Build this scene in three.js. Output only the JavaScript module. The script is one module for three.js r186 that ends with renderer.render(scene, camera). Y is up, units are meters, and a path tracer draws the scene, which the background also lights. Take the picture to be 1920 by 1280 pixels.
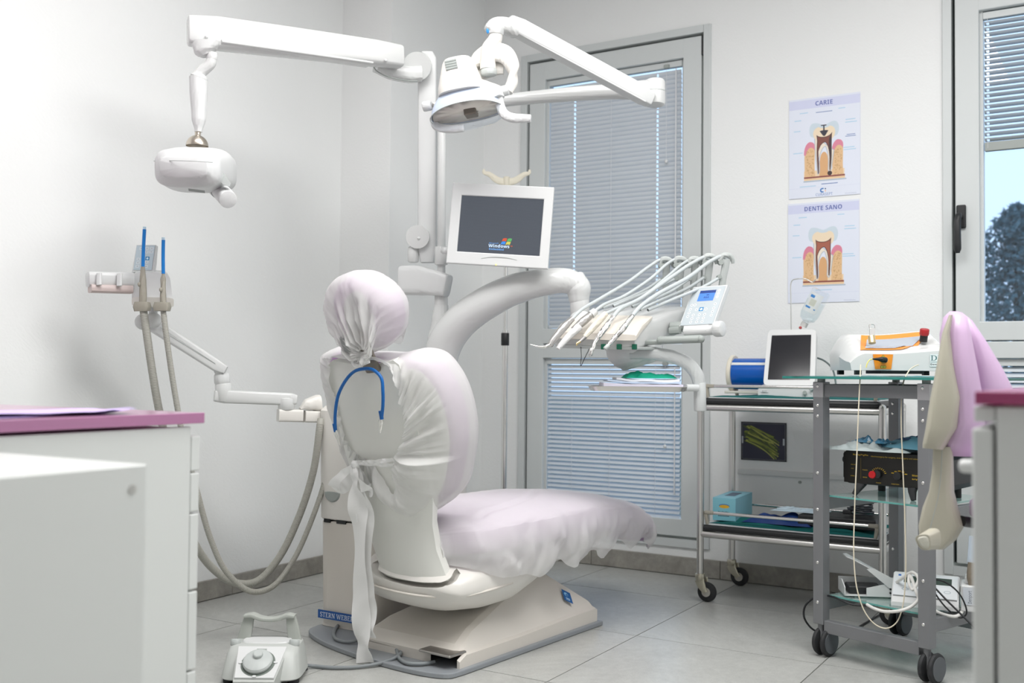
import * as THREE from 'three';
import { RoundedBoxGeometry } from 'three/addons/geometries/RoundedBoxGeometry.js';
import { mergeGeometries, toCreasedNormals, mergeVertices } from 'three/addons/utils/BufferGeometryUtils.js';
import { ImprovedNoise } from 'three/addons/math/ImprovedNoise.js';
import { Brush, Evaluator, SUBTRACTION } from 'three-bvh-csg';
import { RectAreaLightUniformsLib } from 'three/addons/lights/RectAreaLightUniformsLib.js';

// ---------------------------------------------------------------- camera, sky, lamps, exposure
RectAreaLightUniformsLib.init();
const scene = new THREE.Scene();
const renderer = new THREE.WebGLRenderer();
renderer.toneMapping = THREE.LinearToneMapping;
renderer.toneMappingExposure = 1.17;
renderer.shadowMap.enabled = true;

const camera = new THREE.PerspectiveCamera(36.667, 1.5, 0.05, 200);
camera.position.set(0, 0.87, 0);
camera.rotation.set(0.029806, 0.545445, 0.009037, 'YXZ');
camera.focus = 3.15;
camera.userData.fStop = 3.2;

scene.background = new THREE.Color().setRGB(0.74, 0.98, 1.34);   // overcast blue-white sky

// ceiling lamps of the room: [x, z, length along x, length along z]
const CEILING_Y = 2.85;
const PANEL_LIGHT = 7.6;
const PANELS = [[-1.3, -1.65, 1.2, 1.2], [0.1, -2.2, 1.2, 1.2]];

// ---------------------------------------------------------------- helpers
let seed = 20240611;
const rnd = (a = 0, b = 1) => { seed = (seed + 0x6D2B79F5) | 0; let t = Math.imul(seed ^ (seed >>> 15), 1 | seed); t = (t + Math.imul(t ^ (t >>> 7), 61 | t)) ^ t; return a + (b - a) * (((t ^ (t >>> 14)) >>> 0) / 4294967296); };
const perlin = new ImprovedNoise();
const noise = (x, y = 0, z = 0) => perlin.noise(x + 11.3, y + 7.7, z + 3.1);
const V = (a) => (a.isVector3 ? a.clone() : new THREE.Vector3(...a));
const lerp = (a, b, t) => a + (b - a) * t;
const smooth = (a, b, x) => { const t = Math.min(1, Math.max(0, (x - a) / (b - a))); return t * t * (3 - 2 * t); };
const DEG = Math.PI / 180;

const taken = new Map();
function numbered(name) {
  const n = taken.get(name) ?? 0; taken.set(name, n + 1);
  return n ? name + '_' + String(n).padStart(3, '0') : name;
}
function thing(name, label, category, pos = [0, 0, 0], turn = 0, group) {
  const o = new THREE.Group(); o.name = numbered(name);
  o.position.set(...pos); o.rotation.y = turn; o.userData = { label, category };
  if (group) o.userData.group = group;
  scene.add(o); o.updateMatrixWorld(true);
  return o;
}
// from here on the parts of this thing are given in room coordinates
function inRoom(o) { o.toLocal = o.matrixWorld.clone().invert(); return o; }
function merged(list) {
  const gs = list.map((g) => {
    const h = g.index ? g.toNonIndexed() : g.clone();
    for (const k of Object.keys(h.attributes)) if (!['position', 'normal', 'uv'].includes(k)) h.deleteAttribute(k);
    if (!h.attributes.uv) h.setAttribute('uv', new THREE.BufferAttribute(new Float32Array(h.attributes.position.count * 2), 2));
    if (!h.attributes.normal) h.computeVertexNormals();
    h.morphAttributes = {};
    return h;
  });
  return gs.length === 1 ? gs[0] : mergeGeometries(gs);
}
function part(name, g, m, parent, label) {
  const geo = merged(Array.isArray(g) ? g : [g]);
  let r = parent; while (r.parent && r.parent !== scene) r = r.parent;
  if (r.toLocal) geo.applyMatrix4(r.toLocal);
  const o = new THREE.Mesh(geo, m); o.name = name; o.castShadow = o.receiveShadow = true;
  if (label) o.userData.label = label;
  parent.add(o);
  return o;
}
function struct(name, g, m, label) {
  const o = new THREE.Mesh(merged(Array.isArray(g) ? g : [g]), m); o.name = name; o.castShadow = o.receiveShadow = true;
  o.userData = { kind: 'structure', label, category: name.split('_')[0] }; scene.add(o);
  return o;
}
// --- geometry
const move = (g, x, y, z) => g.translate(x, y, z);
function box(x0, x1, y0, y1, z0, z1, r = 0) {
  const w = x1 - x0, h = y1 - y0, d = z1 - z0;
  const g = r > 0 ? new RoundedBoxGeometry(w, h, d, 3, Math.min(r, w / 2.01, h / 2.01, d / 2.01)) : new THREE.BoxGeometry(w, h, d);
  return g.translate((x0 + x1) / 2, (y0 + y1) / 2, (z0 + z1) / 2);
}
const cbox = (c, w, h, d, r = 0) => box(c[0] - w / 2, c[0] + w / 2, c[1] - h / 2, c[1] + h / 2, c[2] - d / 2, c[2] + d / 2, r);
function orient(g, from, to) {   // geometry along +y from the origin laid between two points
  const a = V(from), b = V(to), q = new THREE.Quaternion().setFromUnitVectors(new THREE.Vector3(0, 1, 0), b.clone().sub(a).normalize());
  return g.applyQuaternion(q).translate(a.x, a.y, a.z);
}
function cyl(a, b, r0, r1 = r0, n = 24) {
  const L = V(a).distanceTo(V(b));
  return orient(new THREE.CylinderGeometry(r1, r0, L, n).translate(0, L / 2, 0), a, b);
}
function rod(a, b, r, rr = r * 0.35, n = 20) {   // cylinder with rounded rims
  const L = V(a).distanceTo(V(b));
  const p = [[0.0001, 0], [r - rr, 0], [r - rr * 0.3, rr * 0.3], [r, rr], [r, L - rr], [r - rr * 0.3, L - rr * 0.3], [r - rr, L], [0.0001, L]];
  return orient(lathe(p, n), a, b);
}
function lathe(profile, n = 32) {
  return toCreasedNormals(new THREE.LatheGeometry(profile.map((p) => new THREE.Vector2(...p)), n), 0.6);
}
function curve(pts, tension = 0.5) { return new THREE.CatmullRomCurve3(pts.map(V), false, 'centripetal', tension); }
function tube(pts, r, n = 40, radial = 10) {
  const c = pts.length > 2 ? curve(pts) : new THREE.LineCurve3(V(pts[0]), V(pts[1]));
  return new THREE.TubeGeometry(c, n, r, radial, false);
}
// skin through rings of equal length; caps close the ends
function loft(rings, { cap = true, crease = 0.7, closed = true } = {}) {
  const n = rings[0].length, pos = [], idx = [];
  rings.forEach((r) => r.forEach((p) => pos.push(p.x ?? p[0], p.y ?? p[1], p.z ?? p[2])));
  const m = closed ? n : n - 1;
  for (let i = 0; i + 1 < rings.length; i++) for (let j = 0; j < m; j++) {
    const a = i * n + j, b = i * n + (j + 1) % n, c = a + n, d = b + n;
    idx.push(a, c, b, b, c, d);
  }
  if (cap && closed) for (const [k, flip] of [[0, 0], [rings.length - 1, 1]]) {
    const c = new THREE.Vector3(); rings[k].forEach((p) => c.add(V(p))); c.multiplyScalar(1 / n);
    const ci = pos.length / 3; pos.push(c.x, c.y, c.z);
    for (let j = 0; j < n; j++) { const a = k * n + j, b = k * n + (j + 1) % n; flip ? idx.push(a, ci, b) : idx.push(a, b, ci); }
  }
  const g = new THREE.BufferGeometry();
  g.setAttribute('position', new THREE.Float32BufferAttribute(pos, 3)); g.setIndex(idx);
  return crease > 3 ? (g.computeVertexNormals(), g) : toCreasedNormals(g, crease);
}
function ring(c, right, up, w, h, e = 2, n = 28) {   // superellipse, w and h are half sizes
  const out = [];
  for (let i = 0; i < n; i++) {
    const a = (i / n) * Math.PI * 2, ca = Math.cos(a), sa = Math.sin(a);
    const x = Math.sign(ca) * Math.abs(ca) ** (2 / e) * w, y = Math.sign(sa) * Math.abs(sa) ** (2 / e) * h;
    out.push(c.clone().addScaledVector(right, x).addScaledVector(up, y));
  }
  return out;
}
// sweep a superellipse along points; size = [[halfwidth, halfheight], ...] one per point or a single pair
function sweep(pts, size, { e = 2, up = [0, 1, 0], n = 28, steps = 0, crease = 0.7, round = 0 } = {}) {
  const P = pts.map(V), S = Array.isArray(size[0]) ? size : P.map(() => size);
  const cv = steps ? new THREE.CatmullRomCurve3(P, false, 'centripetal') : null, U = V(up);
  const cnt = steps ? steps + 1 : P.length, rings = [];
  const put = (c, t, w, h) => {
    const right = t.clone().cross(U).normalize(), u2 = right.clone().cross(t).normalize();
    rings.push(ring(c, right, u2, w, h, e, n));
  };
  for (let i = 0; i < cnt; i++) {
    const f = (i / (cnt - 1)) * (P.length - 1), k = Math.min(P.length - 2, Math.floor(f)), q = f - k;
    const c = steps ? cv.getPoint(i / (cnt - 1)) : P[i].clone();
    let t = steps ? cv.getTangent(i / (cnt - 1)) : P[Math.min(i + 1, P.length - 1)].clone().sub(P[Math.max(i - 1, 0)]).normalize();
    const qs = steps ? q * q * (3 - 2 * q) : q, w = lerp(S[k][0], S[k + 1][0], qs), h = lerp(S[k][1], S[k + 1][1], qs);
    if (round && i === 0) for (const [o, s] of [[0, 0.55], [0.3, 0.85]]) put(c.clone().addScaledVector(t, -round * (1 - o)), t, Math.max(0.0005, w - round * (1 - s) * 1.5), Math.max(0.0005, h - round * (1 - s) * 1.5));
    put(c, t, w, h);
    if (round && i === cnt - 1) for (const [o, s] of [[0.3, 0.85], [0, 0.55]]) put(c.clone().addScaledVector(t, round * (1 - o)), t, Math.max(0.0005, w - round * (1 - s) * 1.5), Math.max(0.0005, h - round * (1 - s) * 1.5));
  }
  return loft(rings, { crease });
}
function extrude(points, depth, bevel = 0) {
  const s = new THREE.Shape(points.map((p) => new THREE.Vector2(...p)));
  return new THREE.ExtrudeGeometry(s, { depth, bevelEnabled: bevel > 0, bevelSize: bevel, bevelThickness: bevel, bevelSegments: 2, curveSegments: 12 });
}
function plate(points, y0, y1, bevel = 0) {   // plan polygon [x, z] raised between two heights
  const g = extrude(points.map(([x, z]) => [x, -z]), y1 - y0 - 2 * bevel, bevel);
  return g.rotateX(-Math.PI / 2).translate(0, y0 + bevel, 0);
}
function cut(a, b) {   // a with b taken away
  const ev = new Evaluator(); ev.attributes = ['position', 'normal'];
  const A = new Brush(merged([a])), C = new Brush(merged([b])); A.updateMatrixWorld(); C.updateMatrixWorld();
  return ev.evaluate(A, C, SUBTRACTION).geometry;
}
const ball = (c, r, sx = 1, sy = 1, sz = 1, n = 24) => new THREE.SphereGeometry(r, n, Math.round(n * 0.7)).scale(sx, sy, sz).translate(...c);
// a thin printed panel: canvas drawing on a quad given by its corner points tl, tr, bl
function quad(tl, tr, bl, lift = 0) {
  const a = V(tl), b = V(tr), c = V(bl), d = b.clone().add(c).sub(a), n = b.clone().sub(a).cross(c.clone().sub(a)).normalize().multiplyScalar(-lift);
  const g = new THREE.BufferGeometry(), P = [a, b, c, d].map((p) => p.add(n));
  g.setAttribute('position', new THREE.Float32BufferAttribute(P.flatMap((p) => [p.x, p.y, p.z]), 3));
  g.setAttribute('uv', new THREE.Float32BufferAttribute([0, 1, 1, 1, 0, 0, 1, 0], 2));
  g.setIndex([0, 2, 1, 1, 2, 3]); g.computeVertexNormals();
  return g;
}
function boxUV(g0, s = 1) {   // uv in metres by the way each face points
  const g = g0.index ? g0.toNonIndexed() : g0, p = g.attributes.position, nn = g.attributes.normal, uv = new Float32Array(p.count * 2);
  for (let i = 0; i < p.count; i++) {
    const ax = Math.abs(nn.getX(i)), ay = Math.abs(nn.getY(i)), az = Math.abs(nn.getZ(i));
    const [u, v] = ax > ay && ax > az ? [p.getZ(i), p.getY(i)] : ay > az ? [p.getX(i), p.getZ(i)] : [p.getX(i), p.getY(i)];
    uv[i * 2] = u * s; uv[i * 2 + 1] = v * s;
  }
  g.setAttribute('uv', new THREE.BufferAttribute(uv, 2));
  return g;
}
// --- textures
function canvasTex(w, h, draw) {
  const c = document.createElement('canvas'); c.width = w; c.height = h; draw(c.getContext('2d'), w, h);
  const t = new THREE.CanvasTexture(c); t.colorSpace = THREE.SRGBColorSpace; t.anisotropy = 8;
  return t;
}
function noiseTex(n, f, srgb, metres) {   // f(x, y, fractal) -> [r, g, b] 0..1, tiles every `metres`
  const d = new Uint8Array(n * n * 4), R = (x, y, k) => {   // noise that wraps
    const a = (x / n) * Math.PI * 2, b = (y / n) * Math.PI * 2, r = k / (Math.PI * 2);
    return perlin.noise(Math.cos(a) * r + 5.2 + Math.cos(b) * r, Math.sin(a) * r + 1.7, Math.sin(b) * r + 9.1);
  };
  for (let y = 0; y < n; y++) for (let x = 0; x < n; x++) {
    const c = f(x, y, (k) => R(x, y, k));
    d.set([c[0] * 255, c[1] * 255, c[2] * 255, 255].map((v) => Math.max(0, Math.min(255, Math.round(v)))), (y * n + x) * 4);
  }
  const t = new THREE.DataTexture(d, n, n); t.wrapS = t.wrapT = THREE.RepeatWrapping; t.magFilter = THREE.LinearFilter; t.minFilter = THREE.LinearMipmapLinearFilter; t.generateMipmaps = true;
  if (srgb) t.colorSpace = THREE.SRGBColorSpace;
  t.repeat.set(1 / metres, 1 / metres); t.needsUpdate = true;
  return t;
}
const lin = (r, g, b) => new THREE.Color().setRGB(r, g, b);
function mat(color, roughness = 0.5, extra = {}) {
  const phys = ['clearcoat', 'transmission', 'sheen', 'ior', 'thickness', 'specularIntensity', 'attenuationColor'].some((k) => k in extra);
  return new (phys ? THREE.MeshPhysicalMaterial : THREE.MeshStandardMaterial)({ color: Array.isArray(color) ? lin(...color) : new THREE.Color(color), roughness, side: THREE.DoubleSide, ...extra });
}
const plasterBump = noiseTex(256, (x, y, f) => { const v = 0.5 + 0.35 * f(60) + 0.3 * f(30); return [v, v, v]; }, false, 0.35);
const fibreBump = noiseTex(256, (x, y, f) => { const v = 0.5 + 0.4 * f(90) + 0.3 * f(24); return [v, v, v]; }, false, 0.12);
const tileTone = noiseTex(512, (x, y, f) => { const v = 0.74 + 0.025 * f(14) + 0.03 * f(60) + rnd(-0.025, 0.025); return [v, v, v * 0.985]; }, true, 1.37);
const stoneTone = noiseTex(256, (x, y, f) => { const v = 0.63 + 0.07 * f(12) + 0.05 * f(44) + rnd(-0.02, 0.02); return [v, v * 0.985, v * 0.955]; }, true, 0.8);
const brushed = noiseTex(128, (x, y, f) => { const v = 0.5 + 0.2 * f(6) + rnd(-0.12, 0.12); return [v, v, v]; }, false, 0.2);
const MAT = {
  wall: mat([0.85, 0.862, 0.858], 0.92, { bumpMap: plasterBump, bumpScale: 0.0006 }),
  ceiling: mat([0.88, 0.88, 0.87], 0.95),
  tile: [0.98, 1.0, 1.03, 0.95].map((k) => mat([0.86 * k, 0.87 * k, 0.86 * k], 0.31, { map: tileTone })),
  grout: mat([0.20, 0.20, 0.195], 0.9),
  stone: mat([0.82, 0.81, 0.78], 0.5, { map: stoneTone }),
  frame: mat([0.62, 0.65, 0.65], 0.42),
  gasket: mat([0.025, 0.035, 0.035], 0.7),
  slat: mat([0.60, 0.645, 0.69], 0.45),
  laminate: mat([0.66, 0.68, 0.665], 0.45),
  cord: mat([0.72, 0.73, 0.75], 0.7),
  pane: mat([0.955, 0.985, 1.0], 0, { transmission: 1, thickness: 0 }),
  gloss: mat([0.67, 0.68, 0.675], 0.22),
  white: mat([0.68, 0.69, 0.69], 0.38),
  warmWhite: mat([0.76, 0.74, 0.70], 0.38),
  cream: mat([0.70, 0.66, 0.605], 0.35),
  shell: mat([0.78, 0.785, 0.745], 0.3),
  lightGrey: mat([0.50, 0.53, 0.52], 0.45),
  midGrey: mat([0.33, 0.36, 0.345], 0.45),
  footGrey: mat([0.50, 0.52, 0.50], 0.4),
  taupe: mat([0.33, 0.31, 0.26], 0.5),
  lilac: mat([0.47, 0.275, 0.51], 0.45),
  black: mat([0.012, 0.013, 0.015], 0.45),
  rubber: mat([0.02, 0.021, 0.023], 0.7),
  chrome: mat([0.80, 0.79, 0.77], 0.16, { metalness: 1 }),
  steel: mat([0.66, 0.65, 0.63], 0.3, { metalness: 1, roughnessMap: null }),
  brass: mat([0.78, 0.62, 0.34], 0.3, { metalness: 1 }),
  blue: mat([0.0, 0.13, 0.55], 0.35),
};

// ---------------------------------------------------------------- the room
const XL = -3.011, XR = 1.3, ZB = -4.222, ZF = 1.35, WT = 0.26;
{
  const floor = struct('floor', box(XL - WT, XR + WT, -0.14, -0.006, ZB - WT, ZF + WT), MAT.grout, 'light grey tiled floor with thin dark joints');
  const S = 0.6075, x0 = -1.4275, z0 = -3.165, J = 0.0035, variants = [0, 1, 2].map(() => 0);
  for (let i = -3; i < 6; i++) for (let j = -2; j < 8; j++) {
    const ax = Math.max(XL, x0 + i * S), bx = Math.min(XR, x0 + (i + 1) * S), az = Math.max(ZB, z0 + j * S), bz = Math.min(ZF, z0 + (j + 1) * S);
    if (bx - ax < 0.02 || bz - az < 0.02) continue;
    const g = boxUV(box(ax + J / 2, bx - J / 2, -0.012, 0, az + J / 2, bz - J / 2));
    const uv = g.attributes.uv, ou = rnd(0, 5), ov = rnd(0, 5); for (let k = 0; k < uv.count; k++) uv.setXY(k, uv.getX(k) + ou, uv.getY(k) + ov);
    part('tile', g, MAT.tile[Math.floor(rnd(0, 3.99))], floor);
  }
  struct('ceiling', box(XL - WT, XR + WT, CEILING_Y, CEILING_Y + 0.2, ZB - WT, ZF + WT), MAT.ceiling, 'white plastered ceiling of the surgery');
  const PX = -2.735, PZ = -3.485;   // corner pier
  struct('wall_left', boxUV(merged([box(XL - WT, XL, 0, CEILING_Y, ZB - WT, ZF + WT), box(XL, PX, 0, CEILING_Y, ZB, PZ)])), MAT.wall, 'white side wall with a boxed corner pier');
  // window wall with two openings
  const w1 = [-2.518, -1.565], w2 = [-0.632, 0.32], wy = [0.121, 2.386], zb0 = ZB - WT;
  struct('wall_back', boxUV(merged([
    box(XL - WT, w1[0], 0, CEILING_Y, zb0, ZB), box(w1[1], w2[0], 0, CEILING_Y, zb0, ZB), box(w2[1], XR + WT, 0, CEILING_Y, zb0, ZB),
    ...[w1, w2].flatMap((w) => [box(w[0], w[1], 0, wy[0], zb0, ZB), box(w[0], w[1], wy[1], CEILING_Y, zb0, ZB)])])), MAT.wall, 'white wall holding the two tall windows');
  struct('wall_right', box(XR, XR + WT, 0, CEILING_Y, ZB, ZF + WT), MAT.wall, 'white wall on the right of the camera');
  struct('wall_front', box(XL, XR, 0, CEILING_Y, ZF, ZF + WT), MAT.wall, 'white wall behind the camera');
  // skirting of stone tiles
  const sk = (name, list, label) => { const b = struct(name, box(...list[0]), MAT.grout, label); for (const l of list.slice(1)) part('skirting_tile', boxUV(box(...l, 0.003)), MAT.stone, b); };
  const left = [[XL, XL + 0.004, 0, 0.07, PZ, ZF]], back = [[PX, XR, 0, 0.07, ZB, ZB + 0.004]];
  for (let z = PZ; z < ZF - 0.1; z += 0.61) left.push([XL + 0.001, XL + 0.012, 0.002, 0.076, z + 0.001, Math.min(ZF, z + 0.609)]);
  for (let x = PX; x < XR - 0.1; x += 0.61) back.push([x + 0.001, Math.min(XR, x + 0.609), 0.002, 0.08, ZB + 0.001, ZB + 0.012]);
  sk('baseboard_left', left, 'grey-brown stone skirting along the side wall');
  sk('baseboard_back', back, 'grey-brown stone skirting below the windows');
  const pier = [[XL, PX + 0.004, 0, 0.07, PZ, PZ + 0.004]]; pier.push([XL + 0.001, PX + 0.012, 0.002, 0.076, PZ + 0.001, PZ + 0.012]);
  sk('baseboard_pier', pier, 'stone skirting on the corner pier');

  // two tall windows: frame in the wall, sash with an upper and a lower pane
  const tallWindow = (n, x0, x1, label, handleLeft) => {
    const [y0, y1] = wy, zf = ZB + 0.012, zi = ZB - 0.065, fr = 0.033, gap = 0.011;
    const fa = [box(x0 + fr, x1 - fr, y1 - fr, y1, zi, zf), box(x0 + fr, x1 - fr, y0, y0 + fr, zi, zf), box(x0, x0 + fr, y0, y1, zi, zf, 0.003), box(x1 - fr, x1, y0, y1, zi, zf, 0.003)];
    const w = struct('window_' + n, fa, MAT.frame, label);
    part('gasket', [box(x0 + fr, x1 - fr, y0 + fr, y1 - fr, ZB - 0.05, ZB - 0.044)].map((g) => g), MAT.gasket, w).geometry = merged([
      box(x0 + fr, x1 - fr, y1 - fr - gap, y1 - fr, ZB - 0.05, ZB - 0.03), box(x0 + fr, x0 + fr + gap, y0 + fr, y1 - fr - gap, ZB - 0.05, ZB - 0.03)]);
    part('seal', merged([box(x0 + fr, x1 - fr, y0 + fr, y0 + fr + gap, ZB - 0.05, ZB - 0.012), box(x1 - fr - gap, x1 - fr, y0 + fr + gap, y1 - fr - gap, ZB - 0.05, ZB - 0.012)]), MAT.midGrey, w);
    const a = x0 + fr + gap, b = x1 - fr - gap, c = y0 + fr + gap, d = y1 - fr - gap, st = 0.085, zs = ZB + 0.004;
    const rails = [[c, c + 0.075], [0.938, 1.001], [1.005, 1.076], [d - 0.085, d]];
    for (const [p, q] of rails) part('rail', [box(a + st - 0.004, b - st + 0.004, p, q, zi - 0.01, zs, 0.004)], MAT.frame, w);
    for (const [p, q] of [[a, a + st], [b - st, b]]) part('stile', [box(p, q, c, d, zi - 0.01, zs, 0.004)], MAT.frame, w);
    for (const [p, q] of [[c + 0.07, 0.943], [1.071, d - 0.08]]) {
      part('glazing_bead', [box(a + st - 0.002, a + st + 0.012, p, q, ZB - 0.06, ZB - 0.018, 0.002), box(b - st - 0.012, b - st + 0.002, p, q, ZB - 0.06, ZB - 0.018, 0.002)], MAT.frame, w);
      part('pane', box(a + st - 0.002, b - st + 0.002, p, q, ZB - 0.058, ZB - 0.054), MAT.pane, w);
    }
    for (const y of [y1 - 0.13, y0 + 0.25]) part('hinge', box(handleLeft ? x1 - fr - gap : x1 - fr - gap, x1 - fr, y, y + 0.085, ZB - 0.02, ZB + 0.006, 0.002), MAT.black, w);
    if (handleLeft) {
      const hx = -0.566, h = part('handle', [box(hx - 0.017, hx + 0.017, 1.43, 1.52, zs, zs + 0.014, 0.006), sweep([[hx - 0.004, 1.475, zs + 0.012], [hx - 0.004, 1.475, zs + 0.045], [hx - 0.006, 1.452, zs + 0.056], [hx - 0.007, 1.35, zs + 0.056], [hx - 0.007, 1.332, zs + 0.054]], [[0.011, 0.011], [0.011, 0.011], [0.012, 0.011], [0.0135, 0.0115], [0.008, 0.008]], { up: [0, 0, 1], e: 2.6, steps: 20 })], MAT.black, w, 'black lever handle');
      void h;
    }
    return { a: a + st, b: b - st };
  };
  const g1 = tallWindow(1, ...w1, 'tall aluminium window with closed blinds behind the dental chair', false);
  const g2 = tallWindow(2, ...w2, 'tall aluminium window with a black lever handle and half-raised blind', true);

  // venetian blinds: every slat is a part
  function slatGeo(x0, x1, width, tilt, holes) {
    const K = 4, xs = [x0], rings = [];
    for (const h of holes) xs.push(h - 0.0045, h + 0.0045);
    xs.push(x1);
    const pos = [], idx = [], T = 0.0003;
    const P = (k) => { const t = k / K - 0.5, q = t * width, bow = 0.0022 * (1 - 4 * t * t); return [Math.sin(tilt) * q + Math.cos(tilt) * bow, Math.cos(tilt) * q - Math.sin(tilt) * bow]; };   // [z, y] pairs swapped below
    for (let s = 0; s + 1 < xs.length; s++) for (let k = 0; k < K; k++) {
      if (s % 2 === 1 && (k === 1 || k === 2)) continue;
      const [za, ya] = P(k), [zb, yb] = P(k + 1), i = pos.length / 3;
      pos.push(xs[s], ya, za, xs[s + 1], ya, za, xs[s], yb, zb, xs[s + 1], yb, zb);
      idx.push(i, i + 1, i + 2, i + 1, i + 3, i + 2);
    }
    const g = new THREE.BufferGeometry(); g.setAttribute('position', new THREE.Float32BufferAttribute(pos, 3)); g.setIndex(idx);
    return mergeSmooth(g);
  }
  function mergeSmooth(g) { const m = mergeVertices(g, 1e-5); m.computeVertexNormals(); return m.toNonIndexed(); }
  function blind(label, x0, x1, top, bottom, pitch, tilt, holes, extraBottom, ladders, sm = MAT.slat, rm = MAT.slat) {
    const z = ZB - 0.028, t = thing('venetian_blind', label, 'blind', [(x0 + x1) / 2, bottom, z]), L = (x1 - x0) / 2;
    const hs = holes.map((h) => h - (x0 + x1) / 2);
    part('headrail', box(-L, L, top - bottom - 0.026, top - bottom, -0.012, 0.014, 0.002), MAT.frame, t);
    part('bottom_rail', box(-L + 0.004, L - 0.004, 0, 0.014 + (extraBottom ?? 0), -0.011, 0.011, 0.003), rm, t);
    const g = slatGeo(-L + 0.004, L - 0.006, 0.0245, tilt, hs), n = Math.floor((top - bottom - 0.034 - (extraBottom ?? 0)) / pitch);
    const gs = [g];
    for (let i = 0; i < n; i++) {
      const o = new THREE.Mesh(gs[0], sm); o.name = 'slat'; o.castShadow = o.receiveShadow = true; o.position.set(rnd(-0.0006, 0.0006), 0.024 + (extraBottom ?? 0) + i * pitch, 0); o.rotation.x = rnd(-0.03, 0.03); t.add(o);
    }
    for (const h of (ladders ?? holes).map((h) => h - (x0 + x1) / 2)) part('ladder_cord', cyl([h, 0.01, 0.013], [h, top - bottom - 0.02, 0.013], 0.0008, 0.0008, 6), MAT.cord, t);
    return t;
  }
  // tilt is measured from vertical (closed)
  const b1 = blind('closed grey venetian blind on the upper pane behind the instrument arm', g1.a + 0.012, g1.b - 0.012, 2.254, 1.079, 0.0204, 0.40, [-2.243, -1.826], 0, [-2.243, -2.05, -1.826]);
  const b2 = blind('pale venetian blind on the lower pane behind the chair foot end', g1.a + 0.012, g1.b - 0.012, 0.936, 0.2, 0.0204, -0.8, [], 0, [-2.243, -2.05, -1.826]);
  const b3 = blind('half-raised venetian blind above the black window handle', g2.a + 0.012, g2.b - 0.012, 2.252, 1.722, 0.0212, 1.15, [-0.475, -0.1], 0.02, undefined, MAT.slat, MAT.midGrey);
  const b4 = blind('venetian blind on the lower pane behind the glass trolley', g2.a + 0.012, g2.b - 0.012, 0.936, 0.2, 0.0204, -0.8, [], 0, [-0.475, -0.1]);
  // pull cords with beads and tilt wands
  for (const [b, top, len] of [[b1, 1.15, 0.42], [b2, 0.71, 0.36]]) {
    const x = 0.265;
    part('pull_cord', cyl([x, top, 0.02], [x, top - len, 0.02], 0.0009, 0.0009, 6), MAT.cord, b);
    part('cord_bead', ball([x, top - len, 0.02], 0.0075, 1, 1.3, 1, 12), MAT.white, b);
    part('tilt_wand', cyl([x + 0.045, top - 0.01, 0.02], [x + 0.045, top - len * 2.2 < 0.05 ? 0.14 : top - len * 2.2, 0.02], 0.003, 0.003, 8), MAT.cord, b);
    part('cord_lock', box(x - 0.012, x + 0.012, top - 0.004, top + 0.012, 0.012, 0.026, 0.002), MAT.midGrey, b);
  }
}

// ceiling lamps, out of the frame: glowing panels with area lights of the same size
for (const [x, z, lx, lz] of PANELS) {
  const t = thing('ceiling_lamp', x < -0.5 ? 'square white ceiling panel lamp above the dental chair' : 'square white ceiling panel lamp above the glass trolley', 'lamp', [x, CEILING_Y, z], 0, 'ceiling panel lamps');
  part('frame', [box(-lx / 2 - 0.02, lx / 2 + 0.02, -0.03, 0, -lz / 2 - 0.02, -lz / 2), box(-lx / 2 - 0.02, lx / 2 + 0.02, -0.03, 0, lz / 2, lz / 2 + 0.02), box(-lx / 2 - 0.02, -lx / 2, -0.03, 0, -lz / 2, lz / 2), box(lx / 2, lx / 2 + 0.02, -0.03, 0, -lz / 2, lz / 2)], MAT.white, t);
  part('diffuser', box(-lx / 2, lx / 2, -0.02, -0.008, -lz / 2, lz / 2), mat([0.9, 0.9, 0.9], 0.6, { emissive: lin(1, 0.98, 0.94), emissiveIntensity: 2 }), t);
  const l = new THREE.RectAreaLight(lin(1, 0.995, 0.984), PANEL_LIGHT, lx, lz);
  l.position.set(x, CEILING_Y - 0.035, z); l.rotation.x = -Math.PI / 2; l.castShadow = true; l.name = 'ceiling_lamp_light'; scene.add(l);
}

// ---------------------------------------------------------------- dental chair
const CHAIR = [-1.88, 0, -2.5], CHAIR_TURN = -5.57 * DEG;
const nonwoven = mat([0.93, 0.93, 0.92], 0.52, { transmission: 0.48, thickness: 0, bumpMap: fibreBump, bumpScale: 0.0004, specularIntensity: 0.15 });
const ribbonMat = mat([0.93, 0.93, 0.92], 0.85, { transmission: 0.16, thickness: 0, bumpMap: fibreBump, bumpScale: 0.0004, specularIntensity: 0.15 });
const seatSheet = mat([0.94, 0.94, 0.935], 0.56, { transmission: 0.46, thickness: 0, bumpMap: fibreBump, bumpScale: 0.0004, specularIntensity: 0.15 });
const capSheet = mat([0.93, 0.93, 0.92], 0.5, { transmission: 0.54, thickness: 0, bumpMap: fibreBump, bumpScale: 0.0004, specularIntensity: 0.15 });
const LEAN = 18.4 * DEG, cL = Math.cos(LEAN), sL = Math.sin(LEAN);
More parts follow.
